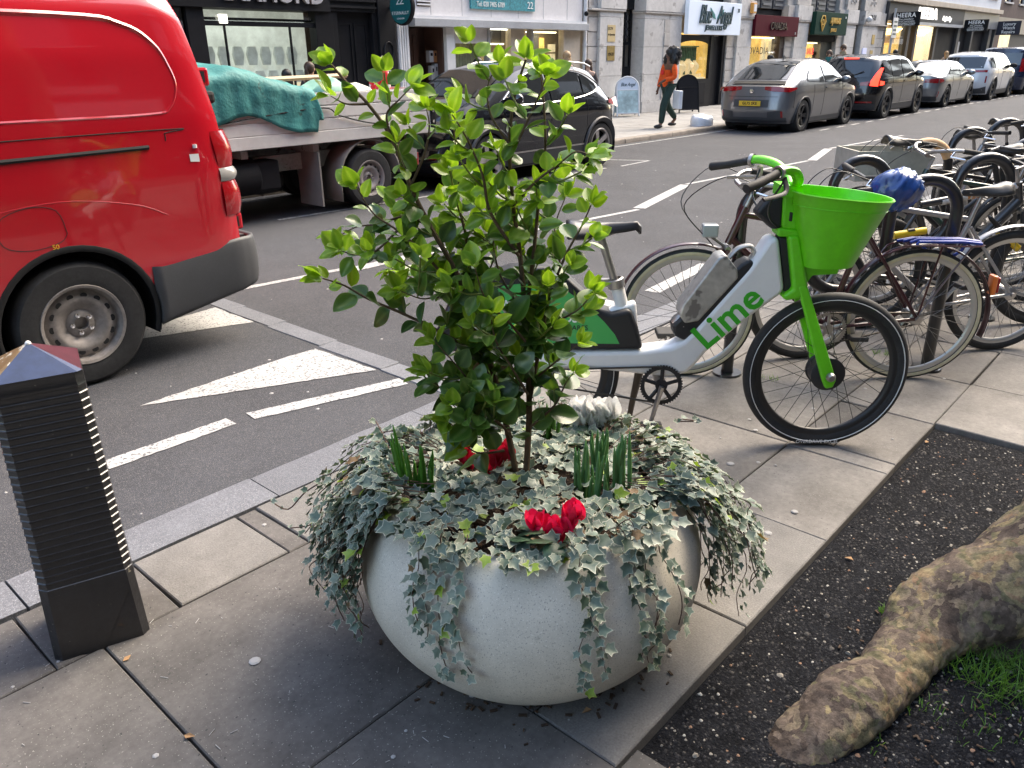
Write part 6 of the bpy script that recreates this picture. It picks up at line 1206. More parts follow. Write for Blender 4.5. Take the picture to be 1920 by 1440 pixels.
STEMS = [
    ([(985, 905), (992, 780), (990, 690), (985, 590), (975, 480), (962, 380), (955, 270), (965, 180), (986, 112)], 0, .03, .0095),
    ([(970, 900), (950, 800), (925, 700), (895, 620), (860, 520), (810, 430), (770, 350), (735, 260), (690, 195), (655, 160), (622, 122)], .0, -.06, .0095),
    ([(990, 770), (1010, 660), (1030, 560), (1060, 480), (1090, 425), (1108, 385)], .0, .1, .006),
    ([(935, 740), (890, 665), (830, 625), (760, 590), (690, 560), (645, 535), (605, 522)], -.01, -.14, .006),
    ([(985, 600), (1000, 480), (1010, 380), (1022, 290), (1020, 200), (1014, 140)], .02, .1, .006),
    ([(900, 630), (850, 545), (800, 480), (745, 432), (700, 400), (668, 350)], -.03, -.1, .005),
    ([(885, 570), (875, 450), (852, 355), (855, 290), (850, 235)], .03, .1, .005),
    ([(973, 480), (920, 400), (905, 330), (878, 265), (848, 215)], .0, -.09, .005),
    ([(998, 660), (1045, 605), (1085, 580), (1112, 548)], .02, .02, .004), ([(940, 790), (885, 765), (835, 735), (800, 700)], -.02, -.12, .004),
    ([(945, 845), (900, 850), (872, 835)], -.04, -.12, .004), ([(992, 720), (1040, 680), (1085, 645)], .02, -.05, .004),
    ([(962, 385), (1005, 340), (1045, 310), (1078, 285), (1105, 290)], .0, -.06, .004), ([(955, 300), (985, 235), (1008, 185), (1024, 145)], .0, -.05, .004),
    ([(810, 430), (765, 405), (710, 420), (670, 425), (640, 440)], -.04, -.02, .004), ([(735, 262), (725, 215), (750, 185), (770, 165)], -.05, -.06, .0035),
    ([(745, 432), (705, 470), (668, 478), (640, 470)], -.08, -.14, .0035), ([(985, 590), (940, 520), (925, 450), (940, 390)], .0, .12, .004),
    ([(925, 700), (900, 560), (930, 470), (925, 360)], .04, .14, .004), ([(1030, 560), (1050, 500), (1040, 430), (1060, 370)], .05, .16, .004),
    ([(955, 270), (920, 215), (915, 160), (935, 120)], .0, .06, .0035), ([(860, 520), (815, 545), (770, 520), (735, 505)], -.02, .06, .004),
    ([(950, 800), (905, 790), (860, 800), (838, 790)], -.05, -.16, .004), ([(690, 195), (650, 195), (620, 180)], -.05, -.1, .003), ([(770, 350), (795, 290), (805, 240), (800, 205)], -.05, .0, .004), ([(950, 790), (900, 740), (860, 690), (815, 640)], -.05, -.15, .004), ([(960, 820), (930, 790), (890, 800), (850, 760)], -.06, -.18, .004), ([(990, 740), (960, 690), (930, 640), (920, 590)], -.05, -.14, .004), ([(995, 800), (1040, 760), (1060, 720), (1075, 700)], -.02, .02, .004), ([(985, 640), (950, 600), (910, 560), (890, 500)], -.04, -.14, .004), ([(880, 600), (830, 560), (790, 560), (750, 545)], -.04, -.13, .0035)]
leaves = []        # (matrix, variant, age, size)
def add_leaf(p, d, size, age, toward=.55):
    d = d.normalized(); up = Vector((rs.gauss(0, .45), rs.gauss(0, .45), 1.0)) + TC * rs.gauss(toward, .5); n = (up - d * up.dot(d)); n = n.normalized() if n.length > .05 else d.orthogonal().normalized(); y = n.cross(d)
    Mx = Matrix(((d.x, y.x, n.x, p.x), (d.y, y.y, n.y, p.y), (d.z, y.z, n.z, p.z), (0, 0, 0, 1))) @ Matrix.Diagonal((size, size * rs.uniform(.85, 1.15), size, 1)); leaves.append((Mx, rs.randrange(4), age, size))
def stem3(px_, d0, d1):
    n = len(px_); return [at_plane(x, y, BC + NV * (d0 + (d1 - d0) * i / (n - 1)), NV) for i, (x, y) in enumerate(px_)]
def dress(P, r0, main, z_old=.72, z_new=1.25):
    P = smooth_path(P, 6); k = len(P); obj('stem', MB().tube([p - BC for p in P], [r0 * (1 - .72 * i / (k - 1)) for i in range(k)], 7), m_twig if main else m_twigg, sh)
    acc = 0; side = 0; L = sum((P[i + 1] - P[i]).length for i in range(k - 1)); run = 0
    for i in range(1, k):
        seg = (P[i] - P[i - 1]); run += seg.length; acc += seg.length; f = run / L; z = P[i].z
        if z < .58: continue
        gap = .0195
        if acc > gap and (not main or f > .12):
            acc = 0; side += 1; d = seg.normalized(); a = side * 2.4 + rs.uniform(-.4, .4); o1 = d.orthogonal().normalized(); o2 = d.cross(o1); out = (o1 * math.cos(a) + o2 * math.sin(a))
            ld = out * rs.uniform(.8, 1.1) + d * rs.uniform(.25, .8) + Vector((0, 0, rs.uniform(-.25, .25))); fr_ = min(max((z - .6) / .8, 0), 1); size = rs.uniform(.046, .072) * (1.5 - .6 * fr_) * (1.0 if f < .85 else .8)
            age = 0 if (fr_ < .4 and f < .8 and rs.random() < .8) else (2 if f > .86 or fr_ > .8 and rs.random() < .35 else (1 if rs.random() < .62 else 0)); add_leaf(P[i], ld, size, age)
            if main and f > .22 and side % 3 == 0 and z > .64 and f < .78:       # side twig
                tl = rs.uniform(.05, .11); q = P[i] + ld.normalized() * tl * .5 + Vector((0, 0, .01)); e = q + (ld.normalized() + Vector((0, 0, .7))).normalized() * tl * .6; dress_twig([P[i], q, e], fr_)
    d = (P[-1] - P[-3]).normalized()
    for j in range(5):
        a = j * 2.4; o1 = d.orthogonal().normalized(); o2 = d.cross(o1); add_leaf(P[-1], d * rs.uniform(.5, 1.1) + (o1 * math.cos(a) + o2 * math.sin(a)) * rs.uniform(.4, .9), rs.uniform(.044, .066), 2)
def dress_twig(P, fr_):
    P = smooth_path(P, 4); obj('twig', MB().tube([p - BC for p in P], [.0022] * len(P), 5), m_twigg, sh); n = 4
    for j in range(n):
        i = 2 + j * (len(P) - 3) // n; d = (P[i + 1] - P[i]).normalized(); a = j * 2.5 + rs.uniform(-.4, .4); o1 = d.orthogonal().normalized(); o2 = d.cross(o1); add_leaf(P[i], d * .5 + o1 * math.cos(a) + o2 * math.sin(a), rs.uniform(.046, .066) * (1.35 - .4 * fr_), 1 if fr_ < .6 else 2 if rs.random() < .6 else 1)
    d = (P[-1] - P[-2]).normalized()
    for j in range(3): a = j * 2.1; o1 = d.orthogonal().normalized(); o2 = d.cross(o1); add_leaf(P[-1], d + (o1 * math.cos(a) + o2 * math.sin(a)) * .6, rs.uniform(.042, .058), 2 if fr_ > .25 else 1)
for px_, d0, d1, r0 in STEMS: dress(stem3(px_, d0, d1), r0, True)
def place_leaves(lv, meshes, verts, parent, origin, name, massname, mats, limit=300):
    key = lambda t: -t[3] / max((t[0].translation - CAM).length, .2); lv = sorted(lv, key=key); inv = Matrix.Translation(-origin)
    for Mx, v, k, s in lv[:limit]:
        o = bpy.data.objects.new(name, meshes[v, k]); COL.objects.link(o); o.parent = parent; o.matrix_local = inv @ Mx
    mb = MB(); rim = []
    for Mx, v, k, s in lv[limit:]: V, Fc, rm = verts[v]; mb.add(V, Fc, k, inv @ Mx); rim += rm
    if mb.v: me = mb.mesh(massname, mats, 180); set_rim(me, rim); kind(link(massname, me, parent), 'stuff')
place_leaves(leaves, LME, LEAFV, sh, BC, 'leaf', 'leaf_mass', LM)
print('shrub leaves', len(leaves))

# ---- ivy
def ivy_leaf(var):
    A = [(-158, .5), (-126, .62), (-100, .48), (-68, .78), (-36, .54), (0, 1.0), (36, .54), (68, .78), (100, .48), (126, .62), (158, .5)]
    out = [(.42 + r * .62 * math.cos(math.radians(a)), r * .62 * math.sin(math.radians(a))) for a, r in A]; out = [(x - .05, y * (1, .92, 1.1)[var]) for x, y in out]; z = lambda x, y: .28 * abs(y) * (1, .6, 1.5)[var] - .22 * (x - .2) ** 2 * (1, 1.8, .4)[var]
    V = [(.3, 0, 0)]; rim = [0.0]; cx = .36
    for x, y in out: V.append((cx + (x - cx) * .85, y * .85, z(x, y) * .8)); rim.append(0.0)
    for x, y in out: V.append((x, y, z(x, y))); rim.append(1.0)
    n = len(out); Fc = [(0, 1 + i, 1 + i + 1) for i in range(n - 1)] + [(1 + i, 1 + n + i, 2 + n + i, 2 + i) for i in range(n - 1)] + [(0, n, 1)]
    return V, Fc, rim
IVV = [ivy_leaf(i) for i in range(3)]; IM = [leafy('ivy_leaf', (.10, .145, .112), (.5, .5, .40), .12, .5, (60, .3), tt=(1, 1.1, .8)), leafy('ivy_leaf_grey', (.17, .21, .165), (.55, .55, .44), .12, .5, (60, .28), tt=(1, 1.1, .8)), leafy('ivy_leaf_new', (.22, .34, .05), (.45, .5, .16), .3, .5, (60, .2)), leafy('ivy_leaf_dark', (.06, .10, .07), (.4, .41, .3), .2, .5, (60, .3)), leafy('ivy_leaf_dead', (.16, .1, .05), (.24, .17, .09), .2, .7, (60, .3))]
IME = {}
for v in range(3):
    for k in range(5): V, Fc, rim = IVV[v]; me = MB().add(V, Fc).mesh('ivy_leaf', IM[k], 180); set_rim(me, rim); IME[v, k] = me
iv = thing('trailing_ivy', 'variegated ivy carpeting the planter and trailing over its rim', 'ivy', BC); ivl = []; r2 = random.Random(5)
def iadd(p, d, up, s):
    d = d.normalized(); n = (up - d * up.dot(d)); n = n.normalized() if n.length > .05 else d.orthogonal().normalized(); y = n.cross(d); k = r2.choices((0, 1, 2, 3, 4), (.40, .36, .025, .18, .02))[0]
    ivl.append((Matrix(((d.x, y.x, n.x, p.x), (d.y, y.y, n.y, p.y), (d.z, y.z, n.z, p.z), (0, 0, 0, 1))) @ Matrix.Diagonal((s, s, s, 1)), r2.randrange(3), k, s))
pol = lambda ph, r, z: BC + (TC * math.cos(ph) + RG * math.sin(ph)) * r + Vector((0, 0, z)); m_ivs = M('ivy_stem', (.09, .05, .035), .8)
GAPS = [(at_z(1125, 925, .5), .05), (at_z(1060, 905, .5), .03), (at_z(905, 880, .5), .06), (at_z(1050, 1000, .5), .035), (at_z(985, 905, .5), .03)]
n = 0
while n < 1350:
    ph, r = r2.uniform(-PI, PI), .44 * math.sqrt(r2.random()); p = pol(ph, r, .5)
    if any((p.xy - g.xy).length < gr for g, gr in GAPS): continue
    fr_ = abs(ph) < .35 and r > .36
    if fr_ and r2.random() < .75: continue
    lift = .008 + .035 * (.5 + .5 * mnoise.noise(Vector((p.x * 9, p.y * 9, 2)))) * r2.uniform(.3, 1.25); p.z = .475 + lift + .03 * (1 - (r / .44) ** 2)
    a = r2.uniform(0, 2 * PI); iadd(p, Vector((math.cos(a), math.sin(a), r2.uniform(-.35, .3))) + (p - BC).xy.to_3d() * .9, Vector((r2.gauss(0, .35), r2.gauss(0, .35), 1)) + TC * .35, r2.uniform(.026, .058)); n += 1
def trail(ph, r0, out, zend, wob, dens=1.0, drift=0.0, s0=.042):
    pts = [pol(ph, r0, .5 + r2.uniform(0, .03)), pol(ph + r2.uniform(-.06, .06), .40, .53 + r2.uniform(-.01, .03)), pol(ph + drift * .2, .43 + out * .45, .51)]
    z = .46; k = 0
    while z > zend:
        k += 1; r = max(bowl_r(z), .43) + .012 + out * min(1, .45 + k * .25); pts.append(pol(ph + drift * (.2 + k * .12) + r2.gauss(0, wob), r + r2.gauss(0, .008), z)); z -= r2.uniform(.035, .055)
    P = smooth_path(pts, 4); obj('ivy_stem', MB().tube([p - BC for p in P], [.0015] * len(P), 4, caps=False), m_ivs, iv); run = 0; sd = 1
    for i in range(2, len(P)):
        run += (P[i] - P[i - 1]).length
        if run > .0145 / dens:
            run = 0; sd = -sd; t = (P[i] - P[i - 1]).normalized(); o = (P[i] - BC); o.z = 0; o.normalize(); s = t.cross(o) * sd
            iadd(P[i] + o * r2.uniform(0, .02), s * r2.uniform(.4, 1.1) + t * r2.uniform(.2, .8) + o * r2.uniform(.2, .6), o * .8 + Vector((0, 0, .75)) + Vector((r2.gauss(0, .3), r2.gauss(0, .3), 0)), s0 * r2.uniform(.65, 1.25) * (1 - .3 * i / len(P)))
D = math.radians
for ph, ze, o_ in ((-36, .24, .0), (-31, .18, .0), (-26, .2, 0), (-40, .3, .02), (16, .14, .0), (19, .22, 0), (33, .17, .0), (37, .15, .0), (41, .26, .0), (47, .26, .02)): trail(D(ph), r2.uniform(.28, .36), o_, ze + r2.uniform(-.02, .02), .02, 1.15, r2.uniform(-.1, .25) if ph < 0 else r2.uniform(-.1, .1))
for i in range(58): ph = r2.uniform(-122, -60); q = (ph + 60) / -62; trail(D(ph), r2.uniform(.25, .38), r2.uniform(.01, .17) * (.35 + q), r2.uniform(.10, .40) + (.06 if ph < -85 else 0), .03, 1.25)
for i in range(46): ph = r2.uniform(70, 122); trail(D(ph), r2.uniform(.25, .38), r2.uniform(.0, .15), r2.uniform(.12, .40) + (.05 if ph > 95 else 0), .03, 1.2)
for i in range(26): ph = r2.uniform(120, 240); trail(D(ph), r2.uniform(.3, .38), r2.uniform(0, .06), r2.uniform(.3, .42), .03, 1.0)
for i in range(26): ph = r2.uniform(-24, 12); p = pol(D(ph), .405 + r2.uniform(-.03, .02), .5 + r2.uniform(0, .02)); iadd(p, TC + RG * r2.uniform(-.8, .8) + Vector((0, 0, -.3)), Vector((0, 0, 1)) + TC * .5, r2.uniform(.03, .045))
# bare runners reaching out on the left and sprigs on the right
for P_ in ([(600, 905), (570, 925), (540, 955), (508, 940)], [(620, 965), (580, 985), (545, 990)], [(1270, 790), (1310, 790), (1280, 786)], [(1330, 870), (1300, 890)], [(1380, 925), (1350, 960)], [(705, 790), (725, 830), (735, 870)]):
    P = smooth_path([at_plane(x, y, BC + NV * (.1 if y > 800 else .3), NV) for x, y in P_], 4); obj('ivy_stem', MB().tube([p - BC for p in P], [.0022] * len(P), 4), m_ivs, iv)
    for p in P[::3] + [P[0], P[-1]]: iadd(p, Vector((r2.gauss(0, 1), r2.gauss(0, 1), .3)), Vector((0, 0, 1)) + TC, r2.uniform(.018, .03))
place_leaves(ivl, IME, IVV, iv, BC, 'ivy_leaf', 'ivy_leaf_mass', IM); print('ivy leaves', len(ivl))

# ---- bulbs: upright strap leaves
m_blade = leafy('bulb_blade', (.085, .21, .07), None, .25, .35); m_blade2 = leafy('bulb_blade_dark', (.06, .19, .022), None, .25, .35)
def clump(label, base, tops, n, mat, zb=.47, w=.0062):
    B = at_z(*base, zb); t = thing('bulb_clump', label, 'bulb leaves', B, 0, 'bulb shoots in the planter'); q = random.Random(base[0])
    for i in range(n):
        tx, ty = tops[i % len(tops)]; tip = at_plane(tx + q.uniform(-8, 8), ty + q.uniform(-4, 26), B, NV) + NV * q.uniform(-.03, .03) - B; b = Vector((q.uniform(-.02, .02), q.uniform(-.02, .02), -.02)) + RG * (tip.dot(RG) * .5)
        ax = Vector((math.cos(q.uniform(0, PI)), math.sin(q.uniform(0, PI)), 0)) * .4 + RG; ax.normalize(); pts = [b + (tip - b) * u + NV * .012 * math.sin(u * 2) for u in np.linspace(0, 1, 8)]; ww = [w * k for k in (1, 1.02, 1.05, 1.05, 1, .9, .7, .25)]
        V = []; nn = ax.cross(Vector((0, 0, 1)))
        for p_, k in zip(pts, ww): V += [p_ - ax * k, p_ + nn * k * .45, p_ + ax * k]
        o = obj('blade', MB().add(V, [(3 * a + c, 3 * a + 1 + c, 3 * a + 4 + c, 3 * a + 3 + c) for a in range(7) for c in range(2)]), mat, t, smooth=180); m = o.modifiers.new('t', 'SOLIDIFY'); m.thickness = .002
clump('dark green bulb shoots at the left side of the planter', (785, 940), [(730, 803), (757, 828), (792, 830), (806, 845), (722, 875), (775, 850), (812, 862), (742, 880)], 20, m_blade2)
clump('grey-green bulb shoots just right of the red cyclamen', (1094, 940), [(1085, 826), (1100, 828), (1078, 860), (1106, 868)], 12, m_blade); clump('tall grey-green bulb shoots in the middle of the right cluster', (1127, 905), [(1120, 798), (1130, 798), (1140, 805), (1115, 812)], 12, m_blade)
clump('rightmost grey-green bulb shoots of the planter', (1158, 938), [(1164, 818), (1174, 808), (1158, 828), (1170, 815)], 10, m_blade); clump('short bulb shoots between two taller clumps', (1131, 948), [(1126, 860), (1140, 868)], 5, m_blade); clump('bright bulb shoots behind the shrub stems', (1035, 830), [(1020, 760), (1045, 752), (1034, 765)], 8, m_blade2, .5)
# ---- cyclamen
m_cyl = leafy('cyclamen_leaf', (.025, .06, .03), (.05, .1, .055), .1, .45, (50, .5))
def petal(L, W, twist):
    V = []; nu, nv = 7, 5
    for i in range(nu):
        u = i / (nu - 1); w = W * math.sin(PI * (.1 + .78 * u)) ** .65
        for j in range(nv): v = -1 + 2 * j / (nv - 1); a = twist * u; V.append((L * .28 * math.sin(u * 1.7) + v * w * math.sin(a) * .4, v * w * math.cos(a), L * (u - .15) - .12 * L * abs(v) ** 2))
    return V, [(i * nv + j, (i + 1) * nv + j, (i + 1) * nv + j + 1, i * nv + j + 1) for i in range(nu - 1) for j in range(nv - 1)]
def cyclamen(label, base, flowers, col, name, npet=5, leaves_=9, size=.046, zb=.47, spread=.055):
    q = random.Random(base[0] * 7); B = at_z(*base, zb); t = thing('cyclamen', label, 'flower', B, 0, 'cyclamen in the planter'); mt = leafy(name, col, None, .3, .5, (40, .12), tt=(1, 1, 1)); mst = M('flower_stem', (.16, .06, .04), .6)
    me = {}
    for k in range(3): V, Fc = petal(size * (1, 1.15, .9)[k], size * .46, (.3, .8, -.5)[k]); me[k] = MB().add(V, Fc).mesh('petal', mt, 180)
    for fx, fy in flowers:
        P = at_plane(fx, fy + 6, B, NV) + NV * q.uniform(-.01, .01) - B; f = obj('flower', MB().tube(smooth_path([(P.x * .4, P.y * .4, 0), (P.x * .8, P.y * .8, P.z * .7), P + Vector((0, 0, .006)), P + TC * .006], 4), .0018, 5), mst, t)
        a0 = q.uniform(0, 6)
        for k in range(npet): o = link('petal', me[k % 3], f, P, (q.uniform(-.15, .15), q.uniform(-.2, .25), a0 + 2 * PI * k / npet))
    for i in range(leaves_):
        a = q.uniform(0, 2 * PI); r = spread * q.uniform(.5, 1.2); c = Vector((math.cos(a) * r, math.sin(a) * r, q.uniform(.035, .06))) + TC * .015; s = q.uniform(.024, .036); V = [(0, 0, 0)]; rim = [0.0]
        for rr in (.6, 1.0): V += [(s * rr * (1 - .25 * math.exp(-((k * PI / 8 - PI) / .5) ** 2)) * math.cos(k * PI / 8), s * rr * math.sin(k * PI / 8), -.2 * s * rr * rr + .03 * s * math.cos(k * 1.6)) for k in range(16)]; rim += [0.0 if rr < 1 else .8] * 16
        m_ = MB().add(V, [(0, 1 + k, 1 + (k + 1) % 16) for k in range(16)] + [(1 + k, 17 + k, 17 + (k + 1) % 16, 1 + (k + 1) % 16) for k in range(16)]).mesh('cyclamen_leaf', m_cyl, 180); set_rim(m_, rim); link('cyclamen_leaf', m_, t, c, (q.uniform(-.3, .3) + .35 * TC.y * -1, q.uniform(-.3, .3) + .35 * TC.x, q.uniform(0, 6)))
cyclamen('crimson red cyclamen flowering at the front of the planter', (1035, 1030), [(1003, 982), (1036, 992), (1070, 965), (1082, 958), (1045, 1000), (1066, 978)], (.78, .012, .075), 'cyclamen_red', spread=.07)
cyclamen('dark red cyclamen half hidden under the shrub leaves', (905, 905), [(868, 850), (880, 868), (916, 880), (940, 848), (952, 848), (930, 858)], (.5, .01, .035), 'cyclamen_dark_red', leaves_=11, spread=.075)
cyclamen('white cyclamen flowering at the back of the planter', (1110, 825), [(1082, 772), (1094, 766), (1106, 768), (1100, 780), (1128, 772), (1140, 776), (1120, 788), (1044, 790), (1086, 784), (1076, 780), (1112, 780), (1134, 766), (1148, 770)], (.93, .92, .9), 'cyclamen_white', size=.055, spread=.075, leaves_=12)

# ================================================================ BOLLARD
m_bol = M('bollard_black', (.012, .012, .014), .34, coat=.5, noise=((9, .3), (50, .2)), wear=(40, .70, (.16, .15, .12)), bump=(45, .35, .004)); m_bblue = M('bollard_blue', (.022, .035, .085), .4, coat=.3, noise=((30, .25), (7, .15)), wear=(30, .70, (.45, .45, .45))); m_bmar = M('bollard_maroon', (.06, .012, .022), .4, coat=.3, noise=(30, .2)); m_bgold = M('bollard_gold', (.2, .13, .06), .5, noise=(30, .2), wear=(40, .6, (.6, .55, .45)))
bo = thing('bollard', 'black ribbed square bollard with blue and maroon pyramid cap', 'bollard', (.615, 2.275, 0), math.radians(-17.7))
def ring(h, ch): return [(-h + ch, -h), (h - ch, -h), (h, -h + ch), (h, h - ch), (h - ch, h), (-h + ch, h), (-h, h - ch), (-h, -h + ch)]
lev = [(0, .1275), (.235, .1242)]; z = .235
for i in range(26): lev += [(z + .0015, .1218), (z + .004, .1212), (z + .0165, .1214), (z + .0195, .1236), (z + .0212, .1238)]; z += .0222
hw = lambda z: 1 - .12 * z
lev = [(a, b * hw(a)) for a, b in lev] + [(.818, .122 * hw(.82)), (.848, .122 * hw(.85))]
V = []; Fc = []
for zz, h in lev: V += [(x, y, zz) for x, y in ring(h, .02)]
for i in range(len(lev) - 1): Fc += [(i * 8 + j, i * 8 + (j + 1) % 8, (i + 1) * 8 + (j + 1) % 8, (i + 1) * 8 + j) for j in range(8)]
obj('shaft', MB().add(V, Fc + [tuple((len(lev) - 1) * 8 + j for j in range(8))]), m_bol, bo, smooth=20)
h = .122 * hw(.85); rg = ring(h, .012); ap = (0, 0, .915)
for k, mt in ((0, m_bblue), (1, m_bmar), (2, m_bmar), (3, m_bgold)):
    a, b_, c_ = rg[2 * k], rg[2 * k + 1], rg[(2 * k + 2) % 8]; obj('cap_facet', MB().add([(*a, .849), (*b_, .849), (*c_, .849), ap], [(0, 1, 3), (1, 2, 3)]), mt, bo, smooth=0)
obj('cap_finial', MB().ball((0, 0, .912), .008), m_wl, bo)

# ================================================================ PLANE TREE
def bark_mat():
    m = bpy.data.materials.new('plane_bark'); m.use_nodes = True; t = m.node_tree; N = t.nodes; L = t.links.new; B = N['Principled BSDF']; B.inputs['Roughness'].default_value = .9; B.inputs['Specular IOR Level'].default_value = .2
    g = N.new('ShaderNodeNewGeometry').outputs['Position']; n1 = N.new('ShaderNodeTexNoise'); n1.inputs['Scale'].default_value = 9; n1.inputs['Detail'].default_value = 5; L(g, n1.inputs['Vector'])
    sc = N.new('ShaderNodeVectorMath'); sc.operation = 'SCALE'; sc.inputs['Scale'].default_value = .22; L(n1.outputs['Color'], sc.inputs[0]); ad = N.new('ShaderNodeVectorMath'); L(g, ad.inputs[0]); L(sc.outputs[0], ad.inputs[1])
    v = N.new('ShaderNodeTexVoronoi'); v.inputs['Scale'].default_value = 30; L(ad.outputs[0], v.inputs['Vector']); sp = N.new('ShaderNodeSeparateColor'); L(v.outputs['Color'], sp.inputs[0])
    r = N.new('ShaderNodeValToRGB'); e = r.color_ramp; e.interpolation = 'LINEAR'; e.elements[0].color = (.05, .036, .028, 1); e.elements[1].color = (.36, .27, .14, 1)
    for p_, c_ in ((.25, (.085, .062, .05)), (.42, (.14, .105, .082)), (.54, (.2, .155, .105)), (.62, (.115, .105, .06)), (.72, (.28, .215, .12)), (.85, (.2, .125, .08))): q = e.elements.new(p_); q.color = (*c_, 1)
    n3 = N.new('ShaderNodeTexNoise'); n3.inputs['Scale'].default_value = 5; n3.inputs['Detail'].default_value = 3; L(g, n3.inputs['Vector']); am = N.new('ShaderNodeMath'); am.operation = 'MULTIPLY_ADD'; L(n3.outputs[0], am.inputs[0]); am.inputs[1].default_value = 1.3; am.inputs[2].default_value = -.45; av = N.new('ShaderNodeMath'); av.operation = 'MULTIPLY_ADD'; L(sp.outputs[0], av.inputs[0]); av.inputs[1].default_value = .5; L(am.outputs[0], av.inputs[2]); L(av.outputs[0], r.inputs[0]); n2 = N.new('ShaderNodeTexNoise'); n2.inputs['Scale'].default_value = 45; n2.inputs['Detail'].default_value = 6; n2.inputs['Roughness'].default_value = .7; L(g, n2.inputs['Vector'])
    mr = N.new('ShaderNodeMapRange'); L(n2.outputs[0], mr.inputs[0]); mr.inputs[1].default_value = .3; mr.inputs[2].default_value = .7; mr.inputs[3].default_value = .5; mr.inputs[4].default_value = 1.5
    mx = N.new('ShaderNodeMix'); mx.data_type = 'RGBA'; mx.blend_type = 'MULTIPLY'; mx.inputs[0].default_value = 1; cc = N.new('ShaderNodeCombineColor'); [L(mr.outputs[0], cc.inputs[i]) for i in range(3)]; L(r.outputs[0], mx.inputs[6]); L(cc.outputs[0], mx.inputs[7]); L(mx.outputs[2], B.inputs['Base Color'])
    b1 = N.new('ShaderNodeBump'); b1.inputs['Strength'].default_value = 1.0; b1.inputs['Distance'].default_value = .012; L(sp.outputs[0], b1.inputs['Height']); b2 = N.new('ShaderNodeBump'); b2.inputs['Strength'].default_value = 1.0; b2.inputs['Distance'].default_value = .008; L(n2.outputs[0], b2.inputs['Height']); L(b1.outputs[0], b2.inputs['Normal']); L(b2.outputs[0], B.inputs['Normal']); return m
m_bark = bark_mat()
tr = thing('plane_tree', 'mottled plane tree trunk with spreading roots at the right edge', 'tree', (2.86, -.12, 0)); LOB = [(146, .62, .27), (-20, .7, .35), (-90, .6, .3)]
O_ = Vector((2.86, -.12, 0))
def bark_relief(q):      # flaking plates with sunk edges and fine fibres along them
    w = q + Vector((mnoise.noise(q * 9), mnoise.noise(q * 9 + Vector((5, 0, 0))), mnoise.noise(q * 9 + Vector((0, 7, 0))))) * .05
    d, _ = mnoise.voronoi(w * 16); e = min((d[1] - d[0]) * 3, 1); c0 = mnoise.cell(_[0] * 31); return .0045 * e - .003 + .004 * mnoise.fractal(q * 30, 1, 2, 3)
def trunk(p, q):
    a = 2 * PI * p; z = -.03 + 5.6 * q ** 1.7; r = .36 - .022 * z + .05 * math.exp(-z / .45)
    for d_, am, w in LOB:
        da = (a - D(d_) + PI) % (2 * PI) - PI; r += am * .5 * math.exp(-(da / w) ** 2) * (math.exp(-max(z, 0) / .16) * .9 + .22 * math.exp(-max(z, 0) / .7))
    P_ = Vector((math.cos(a) * 2, math.sin(a) * 2, z * 2)); r *= 1 + .05 * mnoise.fractal(P_ * 1.3, 1, 2, 3) + .02 * mnoise.noise(P_ * 6); r += bark_relief(O_ + Vector((r * math.cos(a), r * math.sin(a), z))) if z < 1.2 else 0; return (r * math.cos(a), r * math.sin(a), z)
obj('trunk', MB().grid(170, 110, trunk), m_bark, tr, smooth=180)
def root(pts, rad, seed):
    P = smooth_path(pts, 24); k = len(P); V = []; n = 72
    for i, c in enumerate(P):
        t = i / (k - 1); d = (P[min(i + 1, k - 1)] - P[max(i - 1, 0)]).normalized(); s = d.cross(Vector((0, 0, 1))).normalized(); r = interp(t, [(j / (len(rad) - 1), v) for j, v in enumerate(rad)])
        for j in range(n):
            a = 2 * PI * j / n; o = s * math.cos(a) * 1.15 + Vector((0, 0, 1)) * math.sin(a) * .85; q = c + o * r; V.append(c + o * r * (1 + .12 * mnoise.fractal(q * 4.5 + Vector((seed, 0, 0)), 1, 2, 3)) + o * bark_relief(q))
    obj('root', MB().add(V, [(i * n + j, i * n + (j + 1) % n, (i + 1) * n + (j + 1) % n, (i + 1) * n + j) for i in range(k - 1) for j in range(n)] + [tuple(range(n))[::-1], tuple((k - 1) * n + j for j in range(n))]), m_bark, tr, smooth=180)
O_ = Vector((2.86, -.12, 0)); root([Vector(p) - O_ for p in ((2.66, .02, .34), (2.46, .18, .17), (2.24, .34, .07), (2.08, .375, .02), (1.93, .385, .01), (1.78, .42, .02), (1.64, .465, -.015), (1.5, .515, -.075))], [.21, .16, .115, .085, .07, .085, .08, .06], 1)
root([Vector(p) - O_ for p in ((2.8, -.5, .2), (2.7, -.75, .06), (2.6, -1.0, .0), (2.55, -1.2, -.05))], [.2, .13, .08, .04], 4)
def limb(a, pts, r0, r1):
    P = smooth_path(pts, 5); k = len(P); obj('branch', MB().tube([p - O_ for p in P], [r0 + (r1 - r0) * i / (k - 1) for i in range(k)], 9), m_bark, tr)
q3 = random.Random(2)
for i in range(7):
    a = i * 2 * PI / 7 + q3.uniform(-.3, .3); b0 = Vector((2.86, -.12, 4.6 + q3.uniform(0, .8))); e1 = b0 + Vector((math.cos(a) * 1.0, math.sin(a) * 1.0, 1.1)); e2 = e1 + Vector((math.cos(a) * 1.3, math.sin(a) * 1.3, 1.5)); limb(a, [b0, e1, e2, e2 + Vector((math.cos(a + .4) * .9, math.sin(a + .4) * .9, 1.2))], .17, .03)
    for j in range(4): c0 = e1 + (e2 - e1) * (j / 4); aa = a + q3.uniform(-1.2, 1.2); limb(a, [c0, c0 + Vector((math.cos(aa) * .6, math.sin(aa) * .6, .5)), c0 + Vector((math.cos(aa) * 1.1, math.sin(aa) * 1.1, 1.3))], .04, .008)
